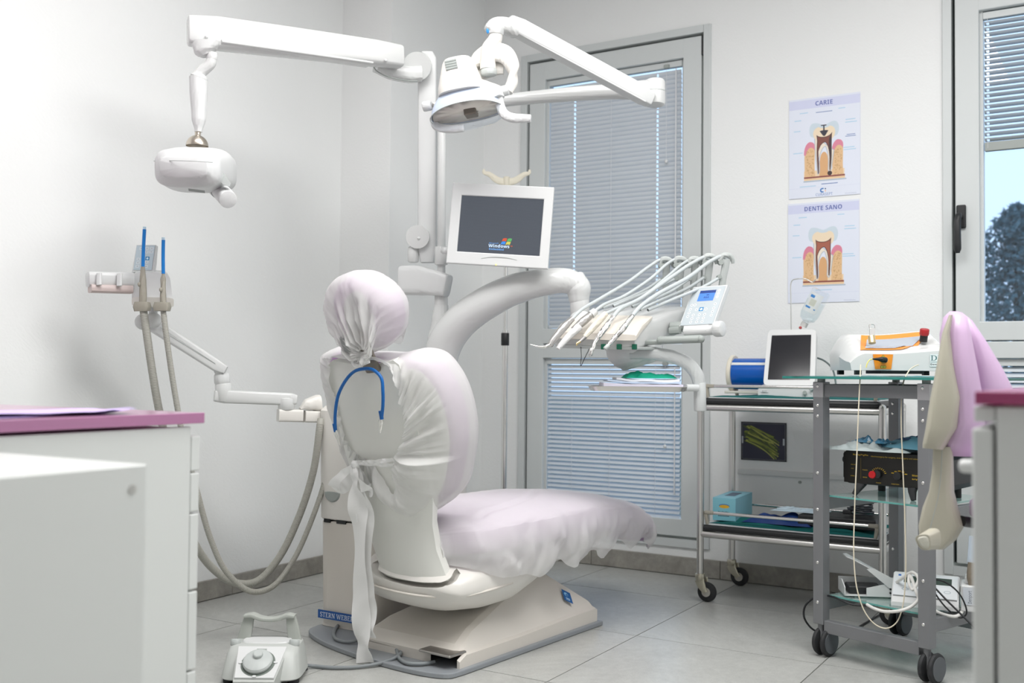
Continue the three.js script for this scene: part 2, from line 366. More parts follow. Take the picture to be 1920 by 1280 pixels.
// point on the reclined back: u sideways, v up along the back, w out of its rear side
const B = (u, v, w = 0) => new THREE.Vector3(u, 0.27 + v * cL - w * sL, v * sL + w * cL);
const spline2 = (pts, n, closed = true) => { const c = new THREE.CatmullRomCurve3(pts.map(([a, b]) => new THREE.Vector3(a, b, 0)), closed, 'centripetal'); return Array.from({ length: n }, (_, i) => { const p = c.getPoint(closed ? i / n : i / (n - 1)); return [p.x, p.y]; }); };
const wing = (u, k = 1) => -1.0 * k * (Math.abs(u - 0.03)) ** 2;
const BACK_OUT = [[0.03, 0.655], [0.085, 0.652], [0.155, 0.66], [0.205, 0.642], [0.238, 0.585], [0.253, 0.51], [0.25, 0.41], [0.228, 0.33], [0.186, 0.24], [0.1, 0.188], [0.0, 0.2], [-0.11, 0.215], [-0.2, 0.26], [-0.265, 0.335], [-0.297, 0.44], [-0.29, 0.57], [-0.24, 0.648], [-0.18, 0.66], [-0.05, 0.655]];
const BACK_IN = [[0.03, 0.692], [0.13, 0.66], [0.145, 0.585], [0.145, 0.53], [0.147, 0.479], [0.128, 0.44], [0.1, 0.40], [0.076, 0.375], [0.062, 0.33], [0.055, 0.27], [-0.02, 0.36], [-0.06, 0.372], [-0.09, 0.388], [-0.108, 0.44], [-0.117, 0.50], [-0.12, 0.57], [-0.113, 0.64], [-0.085, 0.678], [-0.03, 0.692]];
{
  const t = thing('dental_chair', 'reclined white dental chair with lilac cushions on a low cream base', 'dental chair', CHAIR, CHAIR_TURN);
  // floor plate reaching under the water unit
  part('base_plate', plate([...spline2([[-0.49, -0.1], [-0.47, -0.045], [-0.358, 0.017], [-0.181, 0.06], [-0.012, 0.08], [0.15, 0.076], [0.212, 0.05], [0.222, 0.0]], 40, false), [0.222, -0.752], [-0.22, -0.8], [-0.5, -0.75]], 0.001, 0.016, 0.003), mat([0.27, 0.29, 0.31], 0.42), t);
  // base cover: chamfered wedge
  const prof = [[0.0, 0.035, 0.185, 0.045], [-0.03, 0.05, 0.17, 0.075], [-0.1, 0.05, 0.155, 0.105], [-0.3, 0.05, 0.115, 0.15], [-0.48, 0.055, 0.1, 0.198], [-0.56, 0.058, 0.1, 0.2], [-0.73, 0.06, 0.165, 0.09], [-0.742, 0.055, 0.175, 0.03]];
  const sect = ([z, hs, wt, ht]) => { const c = 0.005, W = 0.205, pts = [[-W, 0.016], [-W, hs], [-W + 0.012, hs + 0.006], [-wt - 0.01, ht - 0.008], [-wt + 0.01, ht], [wt - 0.01, ht], [wt + 0.01, ht - 0.008], [W - 0.012, hs + 0.006], [W, hs], [W, 0.016]]; return pts.map(([x, y]) => [c + x, y, z]); };
  const cover = part('base_cover', cut(loft(prof.map(sect), { crease: 0.35 }), box(0.1, 0.2, 0.0, 0.05, -0.07, 0.05)), MAT.cream, t);
  part('emblem', quad([0.152, 0.139, -0.60], [0.166, 0.121, -0.632], [0.176, 0.108, -0.585], 0.004), mat('#ffffff', 0.4, { map: canvasTex(96, 128, (g) => { g.fillStyle = '#1f5f9e'; g.fillRect(0, 0, 96, 128); g.fillStyle = '#8fc4e8'; g.beginPath(); g.arc(40, 44, 22, 0, 7); g.fill(); g.fillStyle = '#1f5f9e'; g.beginPath(); g.arc(46, 50, 12, 0, 7); g.fill(); g.fillStyle = '#bcd8ec'; g.fillRect(26, 84, 44, 9); g.fillRect(26, 100, 44, 7); }) }), cover, 'small blue square emblem').visible = true;
  part('pedal', [box(0.083, 0.203, 0.052, 0.06, -0.04, 0.036, 0.003)], mat([0.42, 0.40, 0.38], 0.35, { metalness: 1 }), t, 'flat metal foot pedal');
  // lift linkage between base and seat
  part('lift_column', [box(-0.12, 0.05, 0.1, 0.24, -0.5, -0.2, 0.01)], MAT.midGrey, t);
  // seat underside shell
  const U = [];
  for (const [z, w, y0, y1, cx] of [[0.058, 0.12, 0.235, 0.258, 0.03], [0.046, 0.175, 0.205, 0.275, 0.025], [0.015, 0.205, 0.178, 0.29, 0.02], [-0.05, 0.225, 0.155, 0.32, 0.02], [-0.16, 0.225, 0.142, 0.33, 0.025], [-0.26, 0.215, 0.145, 0.335, 0.035], [-0.36, 0.2, 0.175, 0.335, 0.04], [-0.48, 0.18, 0.22, 0.335, 0.04], [-0.8, 0.15, 0.25, 0.33, 0.04], [-0.95, 0.1, 0.26, 0.32, 0.04]]) {
    const n = 40, r = []; for (let i = 0; i < n; i++) { const a = (i / n) * Math.PI * 2, ca = Math.cos(a), sa = Math.sin(a), e = sa < 0 ? 1.7 : 4; r.push([cx + Math.sign(ca) * Math.abs(ca) ** (2 / 2.6) * w, (y0 + y1) / 2 + Math.sign(sa) * Math.abs(sa) ** (2 / e) * (y1 - y0) / 2, z]); } U.push(r);
  }
  const shell = part('seat_shell', cut(loft(U, { crease: 1.2 }), sweep([B(-0.12, 0.02, 0.0), B(-0.06, 0.002, 0.03), B(0.04, -0.004, 0.045), B(0.13, -0.004, 0.038), B(0.18, 0.0, 0.015), B(0.2, 0.02, -0.01)], [0.034, 0.008], { steps: 24, e: 4 })), MAT.warmWhite, t);
  part('shell_lip', sweep([[-0.17, 0.236, 0.026], [-0.08, 0.226, 0.054], [0.03, 0.222, 0.064], [0.13, 0.222, 0.055], [0.215, 0.224, 0.005], [0.247, 0.232, -0.08], [0.247, 0.236, -0.2]], [0.004, 0.0035], { steps: 40 }), MAT.cream, shell);
  // seat cushion
  const cush = [], SEAT = [[-0.0, 0.40, 0.35, 0.10], [-0.04, 0.43, 0.325, 0.2], [-0.15, 0.452, 0.32, 0.245], [-0.35, 0.458, 0.32, 0.258], [-0.6, 0.456, 0.315, 0.258], [-0.8, 0.44, 0.31, 0.25], [-0.95, 0.41, 0.295, 0.235], [-1.08, 0.358, 0.26, 0.205], [-1.17, 0.30, 0.225, 0.155], [-1.21, 0.258, 0.222, 0.08]];
  for (const [z, yt, yb, w] of SEAT) cush.push(ring(new THREE.Vector3(0.035, (yt + yb) / 2, z), new THREE.Vector3(1, 0, 0), new THREE.Vector3(0, 1, 0), w, (yt - yb) / 2, 2.8, 40));
  part('seat_cushion', loft(cush, { crease: 2 }), MAT.lilac, t, 'lilac seat cushion');
  // back shell: narrow at the hinge, wide above
  const rows = [[0.0, -0.095, 0.174, 0.034, 0.014], [0.03, -0.1, 0.165, 0.034, 0.012], [0.09, -0.112, 0.148, 0.031, 0.008], [0.17, -0.122, 0.15, 0.026, 0.004], [0.25, -0.13, 0.172, 0.022, 0.002], [0.35, -0.145, 0.17, 0.02, 0], [0.45, -0.15, 0.168, 0.02, 0], [0.58, -0.146, 0.165, 0.018, 0], [0.632, -0.135, 0.15, 0.014, 0], [0.644, -0.11, 0.132, 0.004, 0]];
  const shellRings = rows.map(([v, a, b, bulge, off]) => {
    const r = [], n = 22;
    for (let i = 0; i <= n; i++) { const q = i / n, u = lerp(a, b, q); r.push(B(u, v + (v > 0.6 ? -0.03 * (1 - (2 * q - 1) ** 2) * 0.6 + 0.02 * (2 * q - 1) ** 2 : 0), bulge * (1 - Math.abs(2 * q - 1) ** 3.2) + off)); }
    for (let i = n; i >= 0; i--) { const q = i / n, u = lerp(a + 0.006, b - 0.006, q); r.push(B(u, v + (v > 0.6 ? -0.03 * (1 - (2 * q - 1) ** 2) * 0.6 + 0.02 * (2 * q - 1) ** 2 : 0), -0.03 + off)); }
    return r;
  });
  part('back_shell', loft(shellRings, { crease: 0.6 }), MAT.shell, t);
  // back cushion: butterfly shaped pad whose wings bend forward
  const oc = spline2(BACK_OUT, 72);
  const pad = [[0.06, -0.115], [0.7, -0.112], [0.93, -0.1], [0.985, -0.075], [0.985, -0.045], [0.93, -0.02], [0.75, -0.016], [0.05, -0.016]].map(([k, w]) => oc.map(([u, v]) => B(0.02 + (u - 0.02) * k, 0.43 + (v - 0.43) * k, w + wing(0.02 + (u - 0.02) * k))));
  const board = [[0.02, -0.014], [0.9, -0.014], [0.93, -0.008], [0.9, -0.003], [0.02, -0.003]].map(([k, w]) => oc.map(([u, v]) => B(0.02 + (u - 0.02) * k, Math.min(0.42 + (v - 0.42) * k * 0.97, Math.abs(u - 0.02) < 0.15 ? 0.6 : 1), w + wing(0.02 + (u - 0.02) * k))));
  part('back_board', loft(board, { crease: 0.8 }), MAT.shell, t);
  part('back_cushion', loft(pad, { crease: 2 }), MAT.lilac, t, 'lilac back cushion');
  // head rest
  part('headrest_stem', sweep([B(0.05, 0.54, -0.022), B(0.05, 0.60, -0.012), B(0.05, 0.665, 0.012), B(0.047, 0.76, 0.03)], [[0.031, 0.006], [0.031, 0.006], [0.03, 0.006], [0.028, 0.006]], { up: B(0, 0, 1).sub(B(0, 0, 0)).toArray(), e: 6, steps: 12, crease: 0.5 }), mat([0.23, 0.205, 0.175], 0.38, { metalness: 0.6 }), t);
  const hd = [[0.1, -0.085], [0.75, -0.08], [0.97, -0.06], [1.0, -0.04], [0.95, -0.015], [0.7, 0.0], [0.1, 0.002]].map(([k, w]) => Array.from({ length: 48 }, (_, i) => { const a = (i / 48) * Math.PI * 2; return B(0.031 + 0.122 * k * Math.cos(a), 0.797 + 0.108 * k * Math.sin(a), w - 0.9 * (0.122 * k * Math.cos(a)) ** 2); }));
  part('headrest_cushion', loft(hd, { crease: 2 }), MAT.lilac, t, 'lilac headrest cushion');
  part('headrest_bracket', [loft([[-0.0, 0.06], [0.02, 0.055], [0.034, 0.035]].map(([w, k]) => Array.from({ length: 24 }, (_, i) => { const a = (i / 24) * Math.PI * 2; return B(0.045 + k * 0.8 * Math.cos(a), 0.79 + k * 1.3 * Math.sin(a), w); }))), sweep([B(0.02, 0.70, 0.04), B(0.02, 0.75, 0.05)], [0.018, 0.014], { e: 4 })], mat([0.3, 0.31, 0.31], 0.5), t);

  // ---- disposable covers: things that lie over the cushions
  const hc = thing('headrest_cover', 'sheer white non-woven cap gathered over the headrest', 'cover', CHAIR, CHAIR_TURN);
  const hk = [[0.15, -0.092, 0], [0.8, -0.09, 0], [1.03, -0.07, 0], [1.09, -0.04, 0.3], [1.08, -0.008, 0.5], [1.02, 0.012, 0.6], [0.92, 0.03, 0.9], [0.8, 0.04, 1.6], [0.68, 0.047, 2], [0.56, 0.053, 2.2], [0.44, 0.058, 2.2], [0.32, 0.062, 2], [0.22, 0.063, 1.6], [0.12, 0.06, 1.4]];
  const HN = 110;
  part('sheet', loft(hk.map(([k, w, wr]) => Array.from({ length: HN }, (_, i) => {
    const a = (i / HN) * Math.PI * 2, ca = Math.cos(a), sa = Math.sin(a), gx = lerp(0.078, 0.03, smooth(0.2, 1, k)), gy = lerp(0.70, 0.80, smooth(0.2, 1.0, k));
    const n1 = noise(ca * 2.2 + k * 2, sa * 2.2, k * 3) * 0.014 + noise(ca * 4 * k + 3, sa * 4 * k, k * 7) * 0.022 * (1 - smooth(0.6, 0.95, k)) + noise(ca * 9 * k, sa * 9 * k, 4) * 0.008, pleat = Math.sin(a * 17 + 3 * noise(ca * 2, sa * 2)) * 0.0035 * (1 - smooth(0.3, 1.0, k));
    const rx = 0.121 * (k + (k > 0.5 ? n1 * 2 : n1)), ry = 0.108 * (k + n1);
    return B(gx + rx * ca, gy + ry * sa, w + wr * (n1 * 0.5 + pleat) - (k > 0.3 && w < 0.05 ? 0.8 * (rx * ca) ** 2 : 0));
  })), { crease: 3.2, cap: false }), capSheet, hc);
  part('gather', sweep([B(0.02, 0.672, 0.045), B(0.05, 0.668, 0.062), B(0.085, 0.676, 0.045)], [0.005, 0.006], { steps: 16 }), ribbonMat, hc);

  const bc = thing('backrest_cover', 'sheer white elasticated cover pulled round the chair back', 'cover', CHAIR, CHAIR_TURN);
  const N = 220, OUT = spline2(BACK_OUT, N), INN = spline2(BACK_IN, N), rings = [];
  const steps = [[-0.7, -0.128], [-0.12, -0.128], [-0.02, -0.112], [0, -0.082], [0, -0.042], [0.05, -0.012], [0.14, 0.004], [0.28, 0.014], [0.44, 0.022], [0.6, 0.027], [0.76, 0.03], [0.9, 0.031], [1.0, 0.03]];
  for (const [q, w] of steps) rings.push(OUT.map(([u, v], i) => {
    const [a, b] = INN[i];
    let x, y;
    if (q < 0) { x = 0.02 + (u - 0.02) * (1 + q) * 1.03; y = 0.43 + (v - 0.43) * (1 + q) * 1.03; } else { const ox = 0.02 + (u - 0.02) * 1.035, oy = 0.43 + (v - 0.43) * 1.03; x = lerp(ox, a, q); y = lerp(oy, b, q); }
    const s = i / N, f = Math.sin(Math.max(0, q) * Math.PI * 0.5), lobe = u > 0.05 ? 1 : 0.8;
    const pleat = (noise(s * 95, q * 1.3, 2) * 0.011 + noise(s * 48, q * 1.6, 5) * 0.013) * smooth(0.06, 0.5, q) * lobe + noise(s * 26, q * 4, 9) * 0.006 * f;
    const flap = q >= 0.05 && v < 0.36 && u > 0.0 ? 0.03 * Math.sin(q * Math.PI) : 0;
    return B(x + noise(s * 70, q * 3, 4) * 0.004 * f, y + noise(s * 70, q * 3, 8) * 0.004 * f, w + pleat + flap + wing(x, q < 0.8 ? 1 : 1 - (q - 0.8) * 2.2));
  }));
  part('sheet', loft(rings, { crease: 3.2, cap: false }), nonwoven, bc);
  // tie: band across the shell, two loops and two long tails
  const strip = (pts, w, twist = 0) => { const c = curve(pts), n = 46, a = [], b = []; for (let i = 0; i <= n; i++) { const p = c.getPoint(i / n), tg = c.getTangent(i / n), nrm = B(0, 0, 1).sub(B(0, 0, 0)), side = tg.clone().cross(nrm).normalize(), ww = (typeof w === 'function' ? w(i / n) : w), ph = twist * i / n + 1.6 * noise(i * 0.13, ww * 20) ; side.multiplyScalar(Math.cos(ph * 0.6)).addScaledVector(nrm, Math.sin(ph * 0.6)); const mid = p.clone().addScaledVector(nrm, 0.006 * noise(i * 0.31, 5)); a.push(p.clone().addScaledVector(side, ww)); b.push(p.clone().addScaledVector(side, -ww)); a[i].mid = mid; } return loft(a.map((p, i) => [p, p.clone().lerp(p.mid, 0.5), p.mid, p.mid.clone().lerp(b[i], 0.5), b[i]]), { closed: false, crease: 3.2 }); };
  part('tie_band', [strip([B(0.085, 0.379, 0.036), B(0.03, 0.373, 0.042), B(-0.03, 0.366, 0.042), B(-0.075, 0.362, 0.04)], 0.0065), strip([B(0.085, 0.362, 0.036), B(0.02, 0.362, 0.04), B(-0.04, 0.361, 0.042), B(-0.072, 0.36, 0.04)], 0.006)], ribbonMat, bc);
  part('tie_knot', loft([[0, 0.4], [0.3, 1], [0.7, 1], [1, 0.4]].map(([q, k]) => Array.from({ length: 14 }, (_, i) => { const a = (i / 14) * Math.PI * 2; return B(-0.08 + q * 0.028, 0.357 + 0.014 * k * Math.sin(a), 0.046 + 0.01 * k * Math.cos(a)); })), { crease: 3 }), ribbonMat, bc);
  const tails = [];
  tails.push(strip([B(-0.066, 0.358, 0.05), B(-0.068, 0.30, 0.062), B(-0.07, 0.2, 0.075), B(-0.08, 0.0, 0.12), B(-0.078, -0.14, 0.158), B(-0.07, -0.218, 0.178)], (q) => 0.014 + 0.018 * smooth(0.02, 0.4, q)));
  tails.push(strip([B(-0.062, 0.352, 0.046), B(-0.05, 0.28, 0.054), B(-0.055, 0.17, 0.07), B(-0.06, 0.0, 0.11), B(-0.062, -0.1, 0.136), B(-0.066, -0.15, 0.15)], (q) => 0.012 + 0.017 * smooth(0.02, 0.4, q)));
  tails.forEach((g) => part('tie_tail', g, ribbonMat, bc));
  const loop = (du, dv, w) => strip([B(-0.068, 0.357, 0.05), B(-0.068 + du * 0.5, 0.357 + dv * 0.35, 0.066), B(-0.068 + du, 0.357 + dv * 0.85, 0.066), B(-0.068 + du * 1.05, 0.357 + dv, 0.054), B(-0.068 + du * 0.75, 0.357 + dv * 0.9, 0.04), B(-0.068 + du * 0.3, 0.357 + dv * 0.4, 0.042), B(-0.068, 0.355, 0.046)], w);
  part('tie_loop', loop(-0.085, -0.078, (q) => 0.006 + 0.016 * Math.sin(q * Math.PI)), ribbonMat, bc);
  part('tie_loop', loop(0.045, -0.075, (q) => 0.005 + 0.014 * Math.sin(q * Math.PI)), ribbonMat, bc);

  const sc = thing('seat_cover', 'rumpled sheer white non-woven sheet over the lilac seat', 'cover', CHAIR, CHAIR_TURN);
  // cross sections run from the left hem over the seat to the right hem
  const rowsS = [], NZ = 96, NX = 84;
  const seatAt = (z) => { let k = 0; while (k < SEAT.length - 2 && z < SEAT[k + 1][0]) k++; const q = Math.min(1, Math.max(0, (z - SEAT[k][0]) / (SEAT[k + 1][0] - SEAT[k][0]))), s = q * q * (3 - 2 * q) * 0.4 + q * 0.6; return SEAT[k].map((v, i) => lerp(v, SEAT[k + 1][i], s)); };
  const CREASE = [[0.2, -0.1], [0.195, -0.13], [0.19, -0.2], [0.18, -0.3], [0.155, -0.4], [0.11, -0.5], [0.05, -0.6]];   // soft fold across the seat
  const creaseAt = (x, z) => { let best = 1; for (let i = 0; i + 1 < CREASE.length; i++) { const [ax, az] = CREASE[i], [bx, bz] = CREASE[i + 1], dx = bx - ax, dz = bz - az, t0 = Math.min(1, Math.max(0, ((x - ax) * dx + (z - az) * dz) / (dx * dx + dz * dz))); best = Math.min(best, Math.hypot(x - ax - dx * t0, z - az - dz * t0)); } return best; };
  for (let i = 0; i <= NZ; i++) {
    const q = i / NZ, z = lerp(0.014, -1.21, q < 0.96 ? q / 0.96 * 0.975 : 0.975 + (q - 0.96) / 0.04 * 0.025), [, yt, yb, w] = seatAt(z), row = [];
    const tip = smooth(-0.98, -1.2, z);
    for (let j = 0; j <= NX; j++) {
      const s = (j / NX) * 2 - 1, side = Math.sign(s), as = Math.abs(s);
      const top = 0.62, hem = 0.262 + 0.025 * noise(z * 9, side * 3) + 0.02 * Math.sin(z * 31 + side) * smooth(-0.05, -0.4, z) + lerp(0.035, 0, smooth(0, -0.12, z)) - tip * 0.05;
      let x, y;
      if (as < top) { const f = as / top; const e = Math.min(0.999, f); x = w * Math.sin(e * Math.PI / 2) ** 1.0 * 0.985; const ex = Math.abs(x) / w; y = (yt + yb) / 2 + (yt - yb) / 2 * (1 - ex ** 2.8) ** (1 / 2.8) + 0.002; x *= side; }
      else { const f = (as - top) / (1 - top), ymid = (yt + yb) / 2 + (yt - yb) / 2 * (1 - 0.985 ** 2.8) ** (1 / 2.8) + 0.002; y = lerp(ymid, Math.min(hem, yb - 0.005), f); x = side * (w * 0.985 + 0.016 * Math.sin(f * Math.PI * 0.9) - 0.03 * f * f * lerp(0.3, 1, smooth(-0.2, -0.9, z))); }
      const f = smooth(0.5, 1, as), wr = noise(z * 14 + s * 2, s * 3, side * 4) * 0.02 * f + noise(z * 30, s * 5, side) * 0.012 * f + noise(z * 5 + 2, s * 2.2) * 0.006 * smooth(0.2, 0.7, as);
      const fold = -0.0045 * Math.exp(-((creaseAt(0.035 + x, z) / 0.012) ** 2)) + 0.004 * Math.exp(-(((creaseAt(0.035 + x, z) - 0.022) / 0.015) ** 2));
      x += side * (f > 0 ? Math.abs(wr) * 0.6 + Math.max(0, wr) * 0.8 : 0); y += 0.004 + Math.abs(noise(z * 22, s * 7, 3)) * 0.005 * smooth(0.15, 0.6, as) + 0.001 * noise(z * 40, s * 20) + Math.max(0, wr) * 0.3;
      const rr = tip * noise(z * 17, s * 6, 8) * 0.012;
      row.push([0.035 + x + rr, y + (as < top ? fold : 0) + rr * 0.4, z - tip * 0.012 * (1 - as)]);
    }
    rowsS.push(row);
  }
  const [zt, ytt, ybt] = seatAt(-1.21);
  rowsS.push(rowsS[NZ].map(([x, y, z]) => [lerp(0.035, x, 0.55), lerp((ytt + ybt) / 2, y, 0.5), z - 0.012]));
  rowsS.push(rowsS[NZ].map(([x, y, z]) => [lerp(0.035, x, 0.06), lerp((ytt + ybt) / 2, y, 0.05), z - 0.016]));
  void zt;
  part('sheet', loft(rowsS, { closed: false, crease: 3.2 }), seatSheet, sc);

  // bib chain hung round the headrest stem
  const bib = thing('bib_chain', 'blue bib chain with metal clips round the headrest stem', 'bib chain', CHAIR, CHAIR_TURN);
  part('cord', tube([B(-0.083, 0.475, 0.074), B(-0.074, 0.52, 0.07), B(-0.05, 0.58, 0.062), B(-0.012, 0.625, 0.052), B(0.02, 0.646, 0.046), B(0.05, 0.652, 0.042), B(0.09, 0.65, 0.043), B(0.118, 0.628, 0.046), B(0.122, 0.59, 0.055), B(0.114, 0.55, 0.059), B(0.1, 0.515, 0.06)], 0.0048, 80, 10), mat([0.0, 0.12, 0.42], 0.4), bib);
  for (const [u, v, a, w0] of [[-0.083, 0.475, 0.1, 0.074], [0.1, 0.515, -0.25, 0.06]]) {
    const clip = part('clip', [0, 1].map((k) => sweep([B(u, v + 0.006, w0), B(u + a * 0.02 + (k - 0.5) * 0.008, v - 0.012, w0 + 0.001), B(u + a * 0.07, v - 0.045, w0 + 0.001)], [[0.003, 0.0035], [0.0045, 0.004], [0.0015, 0.002]], { e: 3, n: 12 })), MAT.chrome, bib, 'metal crocodile clip');
    part('clip_sleeve', cyl(B(u, v + 0.02, w0 - 0.001), B(u, v - 0.004, w0), 0.0056, 0.0056, 12), mat([0.0, 0.1, 0.36], 0.5), clip);
  }
}

// ---------------------------------------------------------------- dental unit behind the chair
{
  const t = inRoom(thing('dental_unit', 'cream water unit with blue nameplate and white arched delivery arm', 'dental unit', [-2.24, 0.016, -2.9]));
  const body = part('lower_cabinet', loft([[0.017, 0, 0], [0.023, 0.006, 0.006], [0.362, 0.0, 0.0], [0.366, 0.005, 0.005]].map(([y, i]) => ring(new THREE.Vector3(-2.24, y, -2.92), new THREE.Vector3(1, 0, 0), new THREE.Vector3(0, 0, 1), 0.128 - i * 0.5 + y * 0.012, 0.27 - i * 0.5, 9, 48)), { crease: 0.5 }), MAT.cream, t);
  part('upper_cabinet', loft([[0.372, 0.004], [0.376, 0], [0.735, 0], [0.75, 0.012]].map(([y, i]) => ring(new THREE.Vector3(-2.242, y, -2.92), new THREE.Vector3(1, 0, 0), new THREE.Vector3(0, 0, 1), 0.134 - i + (y - 0.37) * 0.03, 0.275 - i, 9, 48)), { crease: 0.5 }), MAT.warmWhite, t);
  for (const [a, b] of [[-2.34, -2.312], [-2.285, -2.245]]) part('slot', box(a, b, 0.361, 0.373, -2.69, -2.6475), MAT.black, t);
  part('nameplate', quad([-2.351, 0.072, -2.6425], [-2.172, 0.072, -2.6425], [-2.351, 0.044, -2.6425], 0.005), mat('#ffffff', 0.35, { map: canvasTex(512, 80, (g) => { g.fillStyle = '#1a56a0'; g.fillRect(0, 0, 512, 80); g.fillStyle = '#f2f5f8'; g.font = '62px serif'; g.textBaseline = 'middle'; g.save(); g.translate(26, 43); g.scale(0.94, 1); g.fillText('STERN WEBER', 0, 0); g.restore(); }) }), body, 'blue nameplate');
  part('cup_handle', [loft([-2.66, -2.648, -2.64].map((z, i) => Array.from({ length: 24 }, (_, k) => { const a = (k / 24) * Math.PI * 2; return [-2.302 + 0.037 * Math.cos(a) * (i === 2 ? 0.8 : 1), 0.462 + (Math.sin(a) > 0 ? 0.004 : 0.034) * Math.sin(a) * (i === 2 ? 0.8 : 1), z]; })), { crease: 0.6 })], MAT.midGrey, t, 'grey half-round handle');
  // column and arched arm carrying the instrument table
  part('column', [sweep([[-2.129, 0.673, -3.021], [-2.128, 0.863, -3.016], [-2.121, 0.977, -3.004], [-2.114, 1.053, -2.994], [-2.112, 1.106, -2.993]], [[0.052, 0.052], [0.05, 0.05], [0.046, 0.046], [0.032, 0.032], [0.025, 0.025]], { up: [0, 0, 1], steps: 30 }), rod([-2.113, 1.081, -2.994], [-2.112, 1.151, -2.992], 0.0235), cyl([-2.129, 0.673, -3.021], [-2.135, 0.73, -2.99], 0.052)], MAT.gloss, t);
  part('arched_arm', sweep([[-2.116, 0.854, -3.000], [-2.094, 0.957, -2.986], [-2.023, 1.041, -2.980], [-1.924, 1.106, -2.990], [-1.821, 1.154, -3.016], [-1.725, 1.177, -3.050], [-1.658, 1.182, -3.079], [-1.620, 1.168, -3.102]], [[0.05, 0.05], [0.062, 0.062], [0.061, 0.06], [0.059, 0.057], [0.055, 0.053], [0.048, 0.046], [0.043, 0.043], [0.04, 0.04]], { steps: 60, n: 36 }), MAT.gloss, t);
  part('arm_end', [sweep([[-1.631, 1.190, -3.095], [-1.621, 1.157, -3.102], [-1.619, 1.118, -3.105]], [[0.036, 0.036], [0.043, 0.043], [0.035, 0.035]], { up: [0, 0, 1], steps: 12, round: 0.016 }), rod([-1.618, 1.143, -3.104], [-1.616, 1.054, -3.109], 0.033, 0.008)], MAT.gloss, t);
  part('pole', [rod([-2.112, 1.143, -2.992], [-2.115, 1.806, -2.990], 0.0145)], MAT.gloss, t);
  part('pole_collar', [rod([-2.111, 1.248, -2.989], [-2.111, 1.314, -2.987], 0.0235, 0.005)], MAT.gloss, t);
  part('knob', ball([-2.033, 1.286, -2.906], 0.013), MAT.white, t);
}
